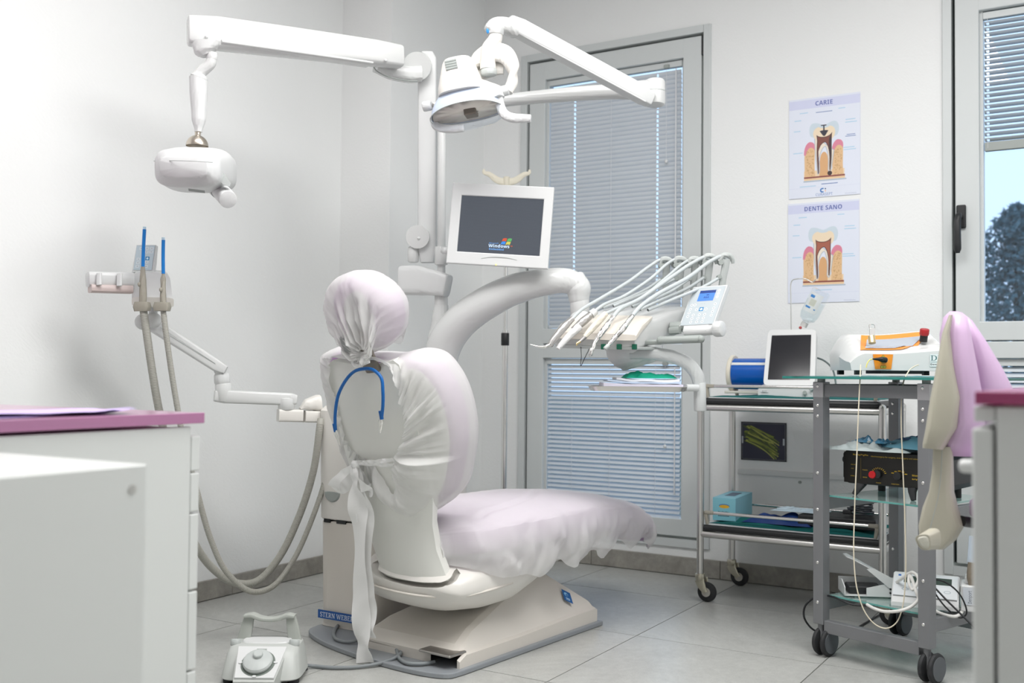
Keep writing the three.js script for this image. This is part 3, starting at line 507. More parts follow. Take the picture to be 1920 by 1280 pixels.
// ---------------------------------------------------------------- x-ray machine on its jointed arm
{
  const t = inRoom(thing('xray_machine', 'white jointed-arm dental x-ray head with a metal ball joint', 'x-ray machine', [-2.168, 1.148, -2.981]));
  const dw = MAT.gloss;
  part('bracket', [sweep([[-2.262, 1.197, -2.969], [-2.198, 1.195, -2.973], [-2.136, 1.185, -2.976], [-2.083, 1.174, -2.985]], [[0.035, 0.052], [0.037, 0.053], [0.038, 0.046], [0.03, 0.04]], { e: 5, steps: 12, round: 0.006 })], MAT.white, t);
  part('joint_post', [rod([-2.220, 1.260, -2.969], [-2.219, 1.318, -2.968], 0.02), cyl([-2.188, 1.349, -2.950], [-2.217, 1.356, -3.003], 0.042)], dw, t);
  const post = part('upright', sweep([[-2.187, 1.263, -3.012], [-2.187, 1.305, -3.011], [-2.194, 1.927, -3.009], [-2.193, 2.001, -3.006], [-2.193, 2.026, -3.006]], [[0.025, 0.028], [0.034, 0.034], [0.034, 0.034], [0.034, 0.034], [0.02, 0.02]], { up: [0.5, 0, 0.85], e: 6, crease: 0.5 }), MAT.white, t);
  for (const [x, y] of [[790, 444], [789, 123]]) part('cap_screw', ball([-2.185, 1.964, -2.954], 0.006), MAT.white, post).position.set(0, y > 300 ? -0.62 : 0, 0);
  part('pivot', [cyl([-2.179, 1.953, -2.923], [-2.220, 1.977, -2.991], 0.05), sweep([[-2.178, 1.931, -2.948], [-2.213, 1.926, -2.915], [-2.249, 1.931, -2.870], [-2.278, 1.940, -2.816]], [[0.03, 0.026], [0.03, 0.026], [0.03, 0.026], [0.028, 0.018]], { e: 4, steps: 16 })], dw, t);
  part('pivot_seam', [tube([[-2.264, 1.934, -2.778], [-2.258, 1.917, -2.789], [-2.242, 1.904, -2.804], [-2.217, 1.894, -2.832], [-2.189, 1.893, -2.884], [-2.166, 1.895, -2.910]], 0.0022, 30, 6)], MAT.midGrey, t);
  const arm = part('spring_arm', [sweep([[-2.506, 1.920, -2.187], [-2.461, 1.922, -2.250], [-2.358, 1.947, -2.511], [-2.242, 1.964, -2.756], [-2.197, 1.967, -2.841]], [[0.034, 0.045], [0.037, 0.05], [0.037, 0.047], [0.037, 0.043], [0.033, 0.039]], { e: 4.5, crease: 0.5, round: 0.008 })], dw, t);
  part('arm_underside', sweep([[-2.447, 1.889, -2.248], [-2.248, 1.922, -2.742]], [0.03, 0.006], { e: 4 }), dw, arm);
  for (const p of [[-2.448, 1.896, -2.200], [-2.193, 1.934, -2.763]]) part('cap_screw', ball(p, 0.0055), MAT.white, arm);
  part('elbow', [sweep([[-2.467, 1.887, -2.212], [-2.467, 1.858, -2.213], [-2.463, 1.844, -2.216]], [[0.045, 0.03], [0.034, 0.03], [0.018, 0.018]], { up: [0.5, 0, 0.85], e: 2.4, steps: 10 }), rod([-2.450, 1.854, -2.224], [-2.450, 1.830, -2.224], 0.0165, 0.004), sweep([[-2.450, 1.835, -2.224], [-2.455, 1.818, -2.222], [-2.480, 1.791, -2.208], [-2.485, 1.775, -2.205]], [[0.016, 0.016], [0.017, 0.017], [0.018, 0.018], [0.027, 0.027]], { up: [0, 0, 1], steps: 16 })], dw, t);
  part('drop_tube', sweep([[-2.487, 1.778, -2.204], [-2.486, 1.735, -2.206], [-2.486, 1.652, -2.209], [-2.487, 1.607, -2.210]], [[0.027, 0.027], [0.027, 0.027], [0.022, 0.022], [0.012, 0.012]], { up: [0, 0, 1], steps: 24 }), MAT.white, t);
  part('ball_joint', [rod([-2.489, 1.609, -2.209], [-2.489, 1.589, -2.209], 0.009, 0.002), orient(new THREE.SphereGeometry(0.034, 28, 12, 0, Math.PI * 2, 0, Math.PI / 2), [-2.491, 1.563, -2.209], [-2.490, 1.619, -2.208])], mat([0.62, 0.56, 0.48], 0.3, { metalness: 1 }), t, 'bronze metal ball joint');
  const head = part('tube_head', sweep([[-2.391, 1.464, -2.074], [-2.406, 1.467, -2.100], [-2.488, 1.488, -2.213], [-2.552, 1.503, -2.314], [-2.571, 1.506, -2.350]], [[0.075, 0.035], [0.098, 0.058], [0.105, 0.07], [0.09, 0.062], [0.06, 0.04]], { e: 3.6, steps: 24, round: 0.01, n: 44 }), MAT.white, t);
  part('seam', sweep([[-2.492, 1.487, -2.047], [-2.420, 1.481, -2.044], [-2.345, 1.475, -2.061], [-2.297, 1.473, -2.096]], [0.001, 0.0012], { steps: 12 }), MAT.lightGrey, head);
  part('side_recess', loft([0, 1].map((k) => [[404, 313], [412, 318], [424, 330], [433, 344], [431, 350], [418, 345], [406, 336]].map(([x, y]) => k ? V([0, 0, 0]).copy(V([-2.340, 1.447, -2.176])).add(V([ (x - 418) * 0.00137, -(y - 332) * 0.0016, -(x - 418) * 0.00083 ])) : V([-2.359, 1.451, -2.194]).add(V([(x - 418) * 0.00137, -(y - 332) * 0.0016, -(x - 418) * 0.00083])))), { crease: 0.4 }), MAT.lightGrey, head);
  part('vent_label', quad([-2.382, 1.403, -2.082], [-2.348, 1.399, -2.114], [-2.389, 1.397, -2.090], 0.002), MAT.midGrey, head);
  part('cone', [rod([-2.453, 1.438, -2.260], [-2.334, 1.381, -2.193], 0.027, 0.003), cyl([-2.474, 1.448, -2.270], [-2.433, 1.429, -2.249], 0.03)], MAT.white, t);
  part('cone_ring', new THREE.TorusGeometry(0.0272, 0.0012, 8, 32).applyQuaternion(new THREE.Quaternion().setFromUnitVectors(new THREE.Vector3(0, 0, 1), V([-2.334, 1.381, -2.193]).sub(V([-2.453, 1.438, -2.260])).normalize())).translate(...[-2.423, 1.424, -2.243]), MAT.midGrey, t);
}
// ---------------------------------------------------------------- operating lamp
{
  const t = inRoom(thing('operating_lamp', 'white operating lamp with glass visor on a folding arm', 'lamp', [-2.115, 1.806, -2.990]));
  part('lower_arm', sweep([[-2.115, 1.806, -2.990], [-1.913, 1.838, -3.100], [-1.614, 1.855, -3.222], [-1.466, 1.854, -3.278]], [[0.022, 0.022], [0.0225, 0.0225], [0.026, 0.026], [0.03, 0.03]], { steps: 20 }), MAT.gloss, t);
  part('lower_joint', [rod([-2.116, 1.773, -2.991], [-2.115, 1.834, -2.989], 0.028, 0.008)], MAT.gloss, t);
  const el = part('elbow', [rod([-1.421, 1.797, -3.283], [-1.425, 1.889, -3.289], 0.036, 0.01), sweep([[-1.494, 1.859, -3.272], [-1.423, 1.854, -3.286]], [[0.028, 0.03], [0.034, 0.034]], { e: 3 })], MAT.gloss, t);
  part('seam', cyl([-1.423, 1.849, -3.286], [-1.423, 1.846, -3.286], 0.0365), MAT.lightGrey, el);
  const ua = part('upper_arm', sweep([[-1.425, 1.810, -3.245], [-1.460, 1.835, -3.199], [-1.712, 1.989, -2.854], [-1.731, 1.996, -2.819]], [[0.022, 0.024], [0.024, 0.029], [0.025, 0.029], [0.024, 0.027]], { e: 6, crease: 0.4, round: 0.006 }), MAT.white, t);
  part('arm_underside', sweep([[-1.439, 1.795, -3.219], [-1.708, 1.960, -2.858]], [0.021, 0.004], { e: 4 }), MAT.white, ua);
  part('head_joint', [sweep([[-1.722, 1.982, -2.837], [-1.741, 1.989, -2.801], [-1.761, 1.982, -2.778], [-1.769, 1.967, -2.768]], [[0.026, 0.026], [0.028, 0.026], [0.029, 0.027], [0.025, 0.025]], { steps: 18, e: 2.6, round: 0.01 }), rod([-1.757, 1.953, -2.775], [-1.754, 1.989, -2.776], 0.027, 0.006)], MAT.gloss, t);
  part('emblem', [ball([-1.770, 1.963, -2.750], 0.009, 0.55, 1.1, 0.6)], mat([0.04, 0.3, 0.75], 0.3), t, 'blue emblem');
  part('neck', sweep([[-1.754, 1.956, -2.777], [-1.757, 1.934, -2.770], [-1.770, 1.905, -2.758], [-1.771, 1.876, -2.752], [-1.770, 1.839, -2.754]], [[0.021, 0.021], [0.023, 0.023], [0.025, 0.025], [0.024, 0.024], [0.026, 0.026]], { up: [0, 0, 1], steps: 24 }), MAT.warmWhite, t);
  // yoke: crescent behind the head, ending in the two handle hubs
  part('yoke', [sweep([[-1.838, 1.850, -2.759], [-1.803, 1.882, -2.756], [-1.765, 1.896, -2.767], [-1.725, 1.887, -2.780], [-1.699, 1.850, -2.785], [-1.692, 1.800, -2.779], [-1.701, 1.759, -2.763]], [[0.012, 0.02], [0.014, 0.026], [0.014, 0.032], [0.014, 0.03], [0.013, 0.024], [0.013, 0.018], [0.014, 0.016]], { steps: 40, e: 3 }), sweep([[-1.832, 1.815, -2.764], [-1.786, 1.851, -2.779], [-1.737, 1.848, -2.797]], [[0.01, 0.02], [0.01, 0.032], [0.01, 0.02]], { steps: 12, e: 3 })], MAT.warmWhite, t);
  part('swivel_cap', [rod([-1.769, 1.842, -2.755], [-1.768, 1.818, -2.756], 0.026, 0.006)], MAT.lightGrey, t);
  const ax = V([-1.710, 1.770, -2.746]).sub(V([-1.922, 1.735, -2.666])).normalize(), C = V([-1.823, 1.751, -2.702]);
  const dn = V([-0.0, -0.99, 0.1]); dn.addScaledVector(ax, -dn.dot(ax)).normalize(); const fw = ax.clone().cross(dn).normalize();
  const H = (a, b, c) => C.clone().addScaledVector(ax, a).addScaledVector(dn, b).addScaledVector(fw, c);   // along the handles, towards the light, across
  // housing: rounded hood with vents
  const hood = part('hood', loft([[-0.118, 0.03, 0.03], [-0.113, 0.045, 0.046], [-0.1, 0.052, 0.052], [-0.05, 0.066, 0.06], [-0.02, 0.074, 0.064], [0.0, 0.074, 0.062]].map(([b, w, d]) => ring(H(-0.008, b, 0), ax, fw, w, d, 3, 36)), { crease: 0.8 }), MAT.warmWhite, t);
  for (let i = 0; i < 4; i++) part('vent_slot', sweep([H(-0.042 + i * 0.001, -0.098 + i * 0.009, -0.052 - i * 0.0016), H(-0.004 + i * 0.001, -0.098 + i * 0.009, -0.0535 - i * 0.0016)], [0.0022, 0.004], { e: 3, n: 10 }), MAT.midGrey, hood).visible = true;
  part('side_arm', [sweep([H(0.05, -0.03, 0.02), H(0.085, -0.01, 0.015), H(0.118, 0.012, 0.005)], [[0.017, 0.02], [0.015, 0.018], [0.016, 0.016]], { steps: 10 }), sweep([H(-0.055, -0.012, 0.02), H(-0.085, 0.006, 0.012), H(-0.105, 0.018, 0)], [[0.012, 0.014], [0.01, 0.012], [0.011, 0.011]], { steps: 10 })], MAT.warmWhite, t);
  // reflector dish seen from outside and the clear visor below
  // the rim is cut away in a shallow curve on the side facing the room
  const notch = (r, f) => r.map((p, i) => { const sa = Math.sin((i / r.length) * Math.PI * 2); return p.addScaledVector(dn, -0.02 * f * Math.max(0, -sa) ** 1.4); });
  const dish = (s, b0, b1, k0, k1) => { const r = []; for (let i = 0; i <= 10; i++) { const q = i / 10, bb = lerp(b0, b1, q), k = lerp(k0, k1, Math.sin(q * Math.PI / 2)); r.push(notch(ring(H(0, bb, 0), ax, fw, 0.118 * k * s, 0.062 * k * s, 2.2, 44), q * q)); } return r; };
  part('reflector_shell', loft(dish(1, -0.02, 0.066, 0.62, 1), { cap: false, crease: 2 }), mat([0.58, 0.66, 0.80], 0.28), t, 'pale blue translucent reflector shell');
  part('reflector', loft(dish(0.95, -0.008, 0.065, 0.4, 1), { crease: 2 }), mat([0.88, 0.81, 0.70], 0.3, { metalness: 0.2 }), t);
  part('bulb_shield', [box(-0.02, 0.02, -0.016, 0.016, -0.02, 0.02, 0.004).applyMatrix4(new THREE.Matrix4().makeBasis(ax, dn, fw).setPosition(H(0.012, 0.058, 0))), cyl(H(0.03, 0.056, 0), H(0.085, 0.05, 0.02), 0.006)], mat([0.20, 0.16, 0.12], 0.3, { metalness: 0.8 }), t, 'brown bulb shield');
  part('visor', loft([[0.066, 1.0], [0.078, 0.985], [0.09, 0.92], [0.1, 0.78], [0.106, 0.4], [0.106, 0.02]].map(([b, k]) => notch(ring(H(0, b, 0), ax, fw, 0.121 * k, 0.064 * k, 2.2, 44), 1 - smooth(0.066, 0.098, b))), { cap: false, crease: 2 }), mat([0.95, 0.97, 1.0], 0.03, { transmission: 1, thickness: 0 }), t, 'clear visor');
  part('visor_rim', new THREE.TubeGeometry(new THREE.CatmullRomCurve3(notch(ring(H(0, 0.067, 0), ax, fw, 0.121, 0.064, 2.2, 44), 1), true), 88, 0.0018, 8, true), MAT.lightGrey, t);
  // handles
  for (const [s, k] of [[1, 1.0], [-1, 0.95]]) {
    const h = part('handle_hub', rod(H(s * 0.112, 0.012, 0), H(s * 0.142, 0.012, 0), 0.0165, 0.005), MAT.white, t);
    part('handle', s > 0 ? sweep([[-1.717, 1.743, -2.731], [-1.707, 1.711, -2.726], [-1.694, 1.681, -2.730], [-1.670, 1.667, -2.739], [-1.641, 1.664, -2.750], [-1.616, 1.663, -2.760]], [[0.014, 0.012], [0.0145, 0.012], [0.015, 0.012], [0.0145, 0.012], [0.0135, 0.0115], [0.012, 0.011]], { steps: 26, up: [0.5, 0, 0.85], e: 3, round: 0.003 }) : sweep([[-1.934, 1.685, -2.683], [-1.919, 1.658, -2.681], [-1.893, 1.648, -2.686], [-1.861, 1.644, -2.694], [-1.828, 1.645, -2.702]], [[0.011, 0.01], [0.0135, 0.01], [0.013, 0.01], [0.0125, 0.01], [0.012, 0.009]], { steps: 22, up: [0.5, 0, 0.85], e: 3, round: 0.003 }), MAT.white, h);
    void k;
  }
  part('handle_clip', [sweep([[-1.720, 1.752, -2.723], [-1.712, 1.731, -2.723]], [0.02, 0.018], { e: 4 })], MAT.white, t);
}
// ---------------------------------------------------------------- monitor on the pole
{
  const t = inRoom(thing('monitor', 'tilted white monitor showing a Windows start-up logo', 'monitor', [-1.817, 1.365, -2.918]));
  const TL = V([-1.964, 1.505, -2.847]), TR = V([-1.653, 1.483, -2.978]), BL = V([-1.966, 1.237, -2.832]), ex = TR.clone().sub(TL), ey = TL.clone().sub(BL), W = ex.length(), Hh = ey.length();
  ex.normalize(); const ez = ex.clone().cross(ey).normalize(), eyn = ez.clone().cross(ex).normalize();
  const F = (u, v, w) => TL.clone().addScaledVector(ex, u * W).addScaledVector(eyn, -v * Hh).addScaledVector(ez, w);
  const mtx = new THREE.Matrix4().makeBasis(ex, eyn, ez).setPosition(F(0.5, 0.5, -0.02));
  const hole = [[0.082, 0.135], [0.925, 0.135], [0.925, 0.868], [0.082, 0.868]];
  const sh = new THREE.Shape([[-0.5, -0.5], [0.5, -0.5], [0.5, 0.5], [-0.5, 0.5]].map(([x, y]) => new THREE.Vector2(x * W, y * Hh)));
  sh.holes.push(new THREE.Path(hole.map(([u, v]) => new THREE.Vector2((u - 0.5) * W, (0.5 - v) * Hh))));
  part('bezel', new THREE.ExtrudeGeometry(sh, { depth: 0.014, bevelEnabled: true, bevelSize: 0.003, bevelThickness: 0.003, bevelSegments: 2 }).applyMatrix4(mtx), MAT.white, t);
  part('back_housing', [box(-W * 0.49, W * 0.49, -Hh * 0.49, Hh * 0.49, -0.03, 0.004, 0.008).applyMatrix4(mtx), box(-W * 0.3, W * 0.3, -Hh * 0.3, Hh * 0.3, -0.05, -0.02, 0.01).applyMatrix4(mtx)], MAT.white, t);
  part('chin', sweep([F(0.34, 0.93, -0.003), F(0.43, 0.906, -0.002), F(0.52, 0.9, -0.0015), F(0.62, 0.905, -0.002), F(0.7, 0.925, -0.003)], [0.001, 0.0012], { steps: 20, n: 8 }), MAT.lightGrey, t);
  const scr = canvasTex(800, 640, (g, w, h) => {
    g.fillStyle = '#4b5058'; g.fillRect(0, 0, w, h); g.fillStyle = '#555b63'; for (let i = 0; i < 40; i++) g.fillRect(0, i * 16, w, 1);
    const X = 405, Y = 500; g.save(); g.translate(X + 30, Y - 40);
    const flag = [['#c8543a', 0, 0], ['#5aa864', 1, 0], ['#3f86d8', 0, 1], ['#c9c05a', 1, 1]];
    for (const [c, i, j] of flag) { g.fillStyle = c; g.beginPath(); const x = i * 46 - j * 10, y = j * 36; g.moveTo(x, y); g.quadraticCurveTo(x + 20, y - 12, x + 40, y - 2); g.lineTo(x + 31, y + 30); g.quadraticCurveTo(x + 12, y + 20, x - 9, y + 32); g.closePath(); g.fill(); }
    g.restore();
    g.fillStyle = '#5b8fd0'; g.font = 'bold 20px sans-serif'; g.fillText('Microsoft', X - 100, Y + 22);
    g.fillStyle = '#cfe4ff'; g.font = 'bold 46px sans-serif'; g.fillText('Windows', X - 102, Y + 60); g.fillStyle = '#c65a3c'; g.font = 'bold 20px sans-serif'; g.fillText('xp', X + 104, Y + 42);
    g.fillStyle = '#6da6e8'; g.font = 'bold 28px sans-serif'; g.fillText('Embedded', X - 96, Y + 90);
  });
  part('screen', quad(F(0.08, 0.133, -0.008), F(0.927, 0.133, -0.008), F(0.08, 0.87, -0.008)), mat([0.32, 0.32, 0.33], 0.22, { map: scr, emissive: lin(1, 1, 1), emissiveMap: scr, emissiveIntensity: 0.75 }), t, 'dark grey screen with a four-colour flag logo');
  part('power_light', ball(F(0.497, 1.0, 0.002), 0.003), mat([0.8, 0.75, 0.3], 0.4, { emissive: lin(0.9, 0.8, 0.2), emissiveIntensity: 0.6 }), t);
  part('mount', [cyl([-2.002, 1.283, -2.890], [-2.068, 1.292, -2.943], 0.012), cyl([-2.002, 1.283, -2.890], F(0.3, 0.6, -0.05).toArray(), 0.013)], MAT.white, t);
}

// ---------------------------------------------------------------- instrument table on the arched arm
const bilinear = (tl, tr, bl, br, e = 7, n = 40) => { const a = V(tl), b = V(tr), c = V(bl), d = V(br); return Array.from({ length: n }, (_, i) => { const t = (i / n) * Math.PI * 2, ca = Math.cos(t), sa = Math.sin(t), x = (Math.sign(ca) * Math.abs(ca) ** (2 / e) + 1) / 2, y = (Math.sign(sa) * Math.abs(sa) ** (2 / e) + 1) / 2; return c.clone().lerp(d, x).lerp(a.clone().lerp(b, x), y); }); };
const RIGHT = [0.855, 0, -0.519], AWAY = [-0.519, 0, -0.855];
function crumple(cx, cy, cz, w, d, h, amp, freq, sd, turn = 0, n = 36) {   // a loose cloth or bag heaped on a surface
  const rows = [], c = Math.cos(turn), s = Math.sin(turn);
  for (let i = 0; i <= n; i++) { const row = []; for (let j = 0; j <= n; j++) {
    const u = (i / n) * 2 - 1, v = (j / n) * 2 - 1, edge = Math.max(0, 1 - Math.max(Math.abs(u), Math.abs(v)) ** 4);
    const hh = edge * (h * (0.55 + 0.6 * noise(u * 1.3 + sd, v * 1.3, sd)) + amp * (noise(u * freq + sd, v * freq, sd * 2) + 0.5 * noise(u * freq * 2.1, v * freq * 2.1 + sd, 4))) ;
    const x = u * w / 2 * (1 + 0.12 * noise(v * 2 + sd, sd)), z = v * d / 2 * (1 + 0.12 * noise(u * 2, sd + 3));
    row.push([cx + x * c + z * s, cy + Math.max(0.0006, hh), cz - x * s + z * c]);
  } rows.push(row); }
  return loft(rows, { closed: false, crease: 3.2 });
}
{
  const t = inRoom(thing('instrument_table', 'white instrument table with grey hose brackets and a keypad', 'instrument table', [-1.492, 0.974, -3.070]));
  part('body', loft([
    bilinear([-1.586, 0.984, -2.861], [-1.329, 0.975, -2.923], [-1.586, 0.960, -2.861], [-1.330, 0.952, -2.923]),
    bilinear([-1.581, 1.009, -2.886], [-1.328, 0.999, -2.946], [-1.590, 0.949, -2.883], [-1.329, 0.944, -2.947]),
    bilinear([-1.563, 1.052, -2.977], [-1.316, 1.044, -3.022], [-1.579, 0.951, -2.971], [-1.327, 0.951, -3.019]),
    bilinear([-1.539, 1.085, -3.084], [-1.285, 1.076, -3.122], [-1.556, 0.966, -3.078], [-1.296, 0.974, -3.119]),
    bilinear([-1.520, 1.101, -3.166], [-1.251, 1.091, -3.212], [-1.528, 0.977, -3.165], [-1.266, 1.012, -3.206]),
    bilinear([-1.513, 1.098, -3.193], [-1.243, 1.085, -3.241], [-1.521, 0.996, -3.192], [-1.255, 1.027, -3.235])], { crease: 0.6 }), MAT.gloss, t);
  part('front_rest', loft([
    bilinear([-1.575, 0.999, -2.849], [-1.319, 0.989, -2.911], [-1.575, 0.978, -2.849], [-1.319, 0.970, -2.912]),
    bilinear([-1.572, 1.031, -2.891], [-1.314, 1.024, -2.948], [-1.578, 1.000, -2.888], [-1.318, 0.991, -2.946]),
    bilinear([-1.559, 1.059, -2.980], [-1.313, 1.053, -3.024], [-1.563, 1.042, -2.977], [-1.316, 1.036, -3.022])], { crease: 0.6 }), mat([0.78, 0.73, 0.66], 0.4), t, 'beige silicone instrument rest');
  part('underside', loft([
    bilinear([-1.568, 0.958, -2.860], [-1.325, 0.952, -2.921], [-1.566, 0.948, -2.868], [-1.327, 0.942, -2.925]),
    bilinear([-1.542, 0.962, -2.993], [-1.294, 0.955, -3.050], [-1.537, 0.948, -2.996], [-1.297, 0.945, -3.048])], { crease: 0.5 }), MAT.lightGrey, t);
  part('pivot_housing', sweep([[-1.400, 0.974, -3.079], [-1.401, 0.946, -3.079], [-1.395, 0.918, -3.084], [-1.390, 0.899, -3.087]], [[0.09, 0.075], [0.09, 0.075], [0.075, 0.065], [0.055, 0.05]], { up: [0, 0, 1], steps: 14, e: 2.6, round: 0.006 }), MAT.white, t);
  part('arm_socket', rod([-1.616, 1.056, -3.109], [-1.592, 1.011, -3.078], 0.04, 0.006), MAT.gloss, t);
  for (const p of [[-1.423, 0.952, -2.896], [-1.375, 0.952, -2.908], [-1.330, 0.952, -2.923]]) part('bracket_tab', cbox(p, 0.014, 0.017, 0.012, 0.002).translate(0, 0, 0), mat([0.0, 0.11, 0.06], 0.5), t, 'small dark green tab');
  part('wire', tube([[-1.495, 0.952, -2.881], [-1.494, 0.922, -2.883], [-1.496, 0.891, -2.883], [-1.486, 0.915, -2.889], [-1.474, 0.944, -2.895], [-1.471, 0.959, -2.896]], 0.0011, 40, 6), MAT.black, t, 'thin black cable loop');
  const bar = part('grab_bar', [rod([-1.290, 0.974, -3.005], [-1.151, 0.979, -3.043], 0.0125, 0.008), sweep([[-1.337, 0.968, -3.000], [-1.283, 0.969, -3.022]], [0.01, 0.008], { e: 4 })], MAT.midGrey, t, 'grey grab bar');
  part('bar_tip', ball([-1.158, 0.978, -3.038], 0.0125), MAT.midGrey, bar);
  part('keypad_knuckle', [cyl([-1.287, 1.020, -3.111], [-1.240, 1.022, -3.116], 0.017), sweep([[-1.282, 1.006, -3.091], [-1.247, 1.009, -3.089]], [0.01, 0.012], { e: 4 })], MAT.midGrey, t);
  // keypad
  const KTL = V([-1.235, 1.153, -3.173]), KTR = V([-1.118, 1.157, -3.173]), KBL = V([-1.254, 1.021, -3.096]), kx = KTR.clone().sub(KTL), ky = KBL.clone().sub(KTL), kz = ky.clone().cross(kx).normalize();
  const K = (u, v, w) => KTL.clone().addScaledVector(kx, u).addScaledVector(ky, v).addScaledVector(kz, w);
  const back = kz.y > 0 ? -1 : 1;
  const pad = part('keypad', [loft([0.0, 0.004, 0.02].map((w, i) => { const c = i === 0 ? 0.985 : 1, f = (u, v) => K(0.5 + (u - 0.5) * c, 0.5 + (v - 0.5) * c, back * w); return [f(0, 0), f(1, 0), f(1, 1), f(0.86, 1), f(0.84, 1.14), f(0.16, 1.14), f(0.14, 1), f(0, 1)]; }), { crease: 0.4 })], MAT.white, t);
  const padTex = canvasTex(512, 640, (g) => {
    g.fillStyle = '#b3bcc1'; g.fillRect(0, 0, 512, 640);
    g.fillStyle = '#24438c'; g.fillRect(130, 60, 250, 52); g.fillStyle = '#4f8bea'; g.fillRect(130, 108, 250, 130); g.fillStyle = '#1d3a80'; g.font = 'bold 44px sans-serif'; g.fillText('AAA', 215, 195); g.font = '20px sans-serif'; g.fillText('1  —  2', 200, 226); g.fillRect(250, 132, 40, 14);
    g.fillStyle = '#dfe3e6'; for (const [x, y] of [[430, 70], [430, 125], [430, 180]]) { g.beginPath(); g.arc(x, y, 22, 0, 7); g.fill(); }
    g.fillStyle = '#1e78b4'; g.fillRect(212, 345, 66, 66); g.fillStyle = '#d9eefb'; g.beginPath(); g.arc(245, 378, 20, 0, 7); g.fill();
    g.fillStyle = '#d6dbdf'; for (const [x, y] of [[70, 300], [120, 300], [440, 300], [70, 370], [70, 430], [70, 490], [440, 370], [440, 430], [440, 490], [170, 380], [320, 380], [150, 470], [245, 470], [330, 470], [150, 530], [245, 530], [330, 530], [150, 590], [245, 590], [330, 590]]) { g.beginPath(); g.arc(x, y, 22, 0, 7); g.fill(); g.fillStyle = '#77828a'; g.fillRect(x - 9, y - 6, 18, 12); g.fillStyle = '#d6dbdf'; }
    g.fillStyle = '#8a949c'; g.font = '18px sans-serif'; g.fillText('A  B  C  D', 200, 292);
  });
  part('key_membrane', quad(K(0.035, 0.035, -back * 0.0015), K(0.965, 0.035, -back * 0.0015), K(0.035, 0.985, -back * 0.0015)), mat('#ffffff', 0.4, { map: padTex }), pad, 'grey key membrane with a small blue display');
  const lcd = canvasTex(250, 178, (g) => { g.fillStyle = '#24438c'; g.fillRect(0, 0, 250, 52); g.fillStyle = '#4f8bea'; g.fillRect(0, 48, 250, 130); g.fillStyle = '#1d3a80'; g.font = 'bold 44px sans-serif'; g.fillText('AAA', 85, 135); g.font = '20px sans-serif'; g.fillText('1  —  2', 70, 166); g.fillRect(120, 72, 40, 14); });
  part('display', quad(K(0.27, 0.124, -back * 0.0022), K(0.725, 0.124, -back * 0.0022), K(0.27, 0.388, -back * 0.0022)), mat([0.5, 0.5, 0.5], 0.2, { map: lcd, emissive: lin(1, 1, 1), emissiveMap: lcd, emissiveIntensity: 0.5 }), pad, 'small lit blue display');
  part('hinge_barrel', [rod([-1.235, 1.004, -3.096], [-1.120, 1.011, -3.107], 0.0165, 0.003), rod([-1.135, 1.011, -3.098], [-1.105, 1.012, -3.093], 0.025, 0.006)], MAT.white, pad);
  // tray arm
  part('tray_arm', [sweep([[-1.387, 0.932, -3.018], [-1.312, 0.933, -3.028], [-1.255, 0.923, -3.052], [-1.215, 0.901, -3.077], [-1.192, 0.868, -3.092], [-1.184, 0.829, -3.098]], [[0.012, 0.017], [0.017, 0.02], [0.019, 0.021], [0.02, 0.021], [0.02, 0.021], [0.018, 0.018]], { steps: 30, e: 2.5 }), rod([-1.184, 0.844, -3.098], [-1.183, 0.752, -3.101], 0.0195, 0.004), sweep([[-1.217, 0.826, -3.055], [-1.189, 0.826, -3.084]], [0.02, 0.011], { e: 5 })], mat([0.72, 0.745, 0.745], 0.35, { transmission: 0.25, thickness: 0 }), t, 'frosted white tray arm');
  // five hose brackets at the back
  const WH = [[1246, 489, 3.46, 557], [1272, 488, 3.445, 553], [1299, 489, 3.43, 549], [1326, 484, 3.415, 545], [1362, 482, 3.40, 540]];
  const whips = [[[-1.363, 1.248, -3.209], [-1.365, 1.126, -3.259]], [[-1.316, 1.249, -3.220], [-1.317, 1.128, -3.264]], [[-1.269, 1.247, -3.230], [-1.271, 1.129, -3.269]], [[-1.222, 1.255, -3.242], [-1.225, 1.128, -3.273]], [[-1.169, 1.256, -3.256], [-1.179, 1.127, -3.278]]];
  void WH;
  whips.forEach(([a, b]) => {
    const A = V(a), D = V(b), r = V(RIGHT), sd = D.clone().sub(A);
    const P = (k, o, y = 0) => A.clone().addScaledVector(sd, k).addScaledVector(r, o).add(new THREE.Vector3(0, y, 0)).toArray();
    const br = part('hose_bracket', [sweep([P(1, 0), P(0.6, 0.004), P(0.25, 0.012), P(0.05, 0.014)], [[0.008, 0.011], [0.008, 0.011], [0.008, 0.012], [0.008, 0.014]], { up: RIGHT, e: 4, steps: 12 }), sweep([P(0.06, -0.006), P(-0.05, 0.006), P(-0.04, 0.026), P(0.08, 0.036), P(0.16, 0.037)], [[0.008, 0.007], [0.008, 0.009], [0.008, 0.008], [0.007, 0.005], [0.005, 0.003]], { e: 3, steps: 16, up: [0, 0, 1] })], MAT.lightGrey, t);
    part('roller', [cyl(V(P(0.14, -0.004)).addScaledVector(V(AWAY), -0.012).toArray(), V(P(0.14, -0.004)).addScaledVector(V(AWAY), 0.012).toArray(), 0.008), cyl(V(P(0.5, -0.008)).addScaledVector(V(AWAY), -0.012).toArray(), V(P(0.5, -0.008)).addScaledVector(V(AWAY), 0.012).toArray(), 0.007)], MAT.midGrey, br);
  });

  // handpieces with their hoses
  const hose = mat([0.52, 0.56, 0.57], 0.5), alu = mat([0.46, 0.45, 0.44], 0.35, { metalness: 0.7 }), ivory = mat([0.75, 0.70, 0.60], 0.4);
  const H1 = inRoom(thing('handpiece', 'grey ultrasonic scaler with a long curved pointed tip', 'handpiece', [-1.508, 1.039, -2.847], 0, 'handpieces on the instrument table'));
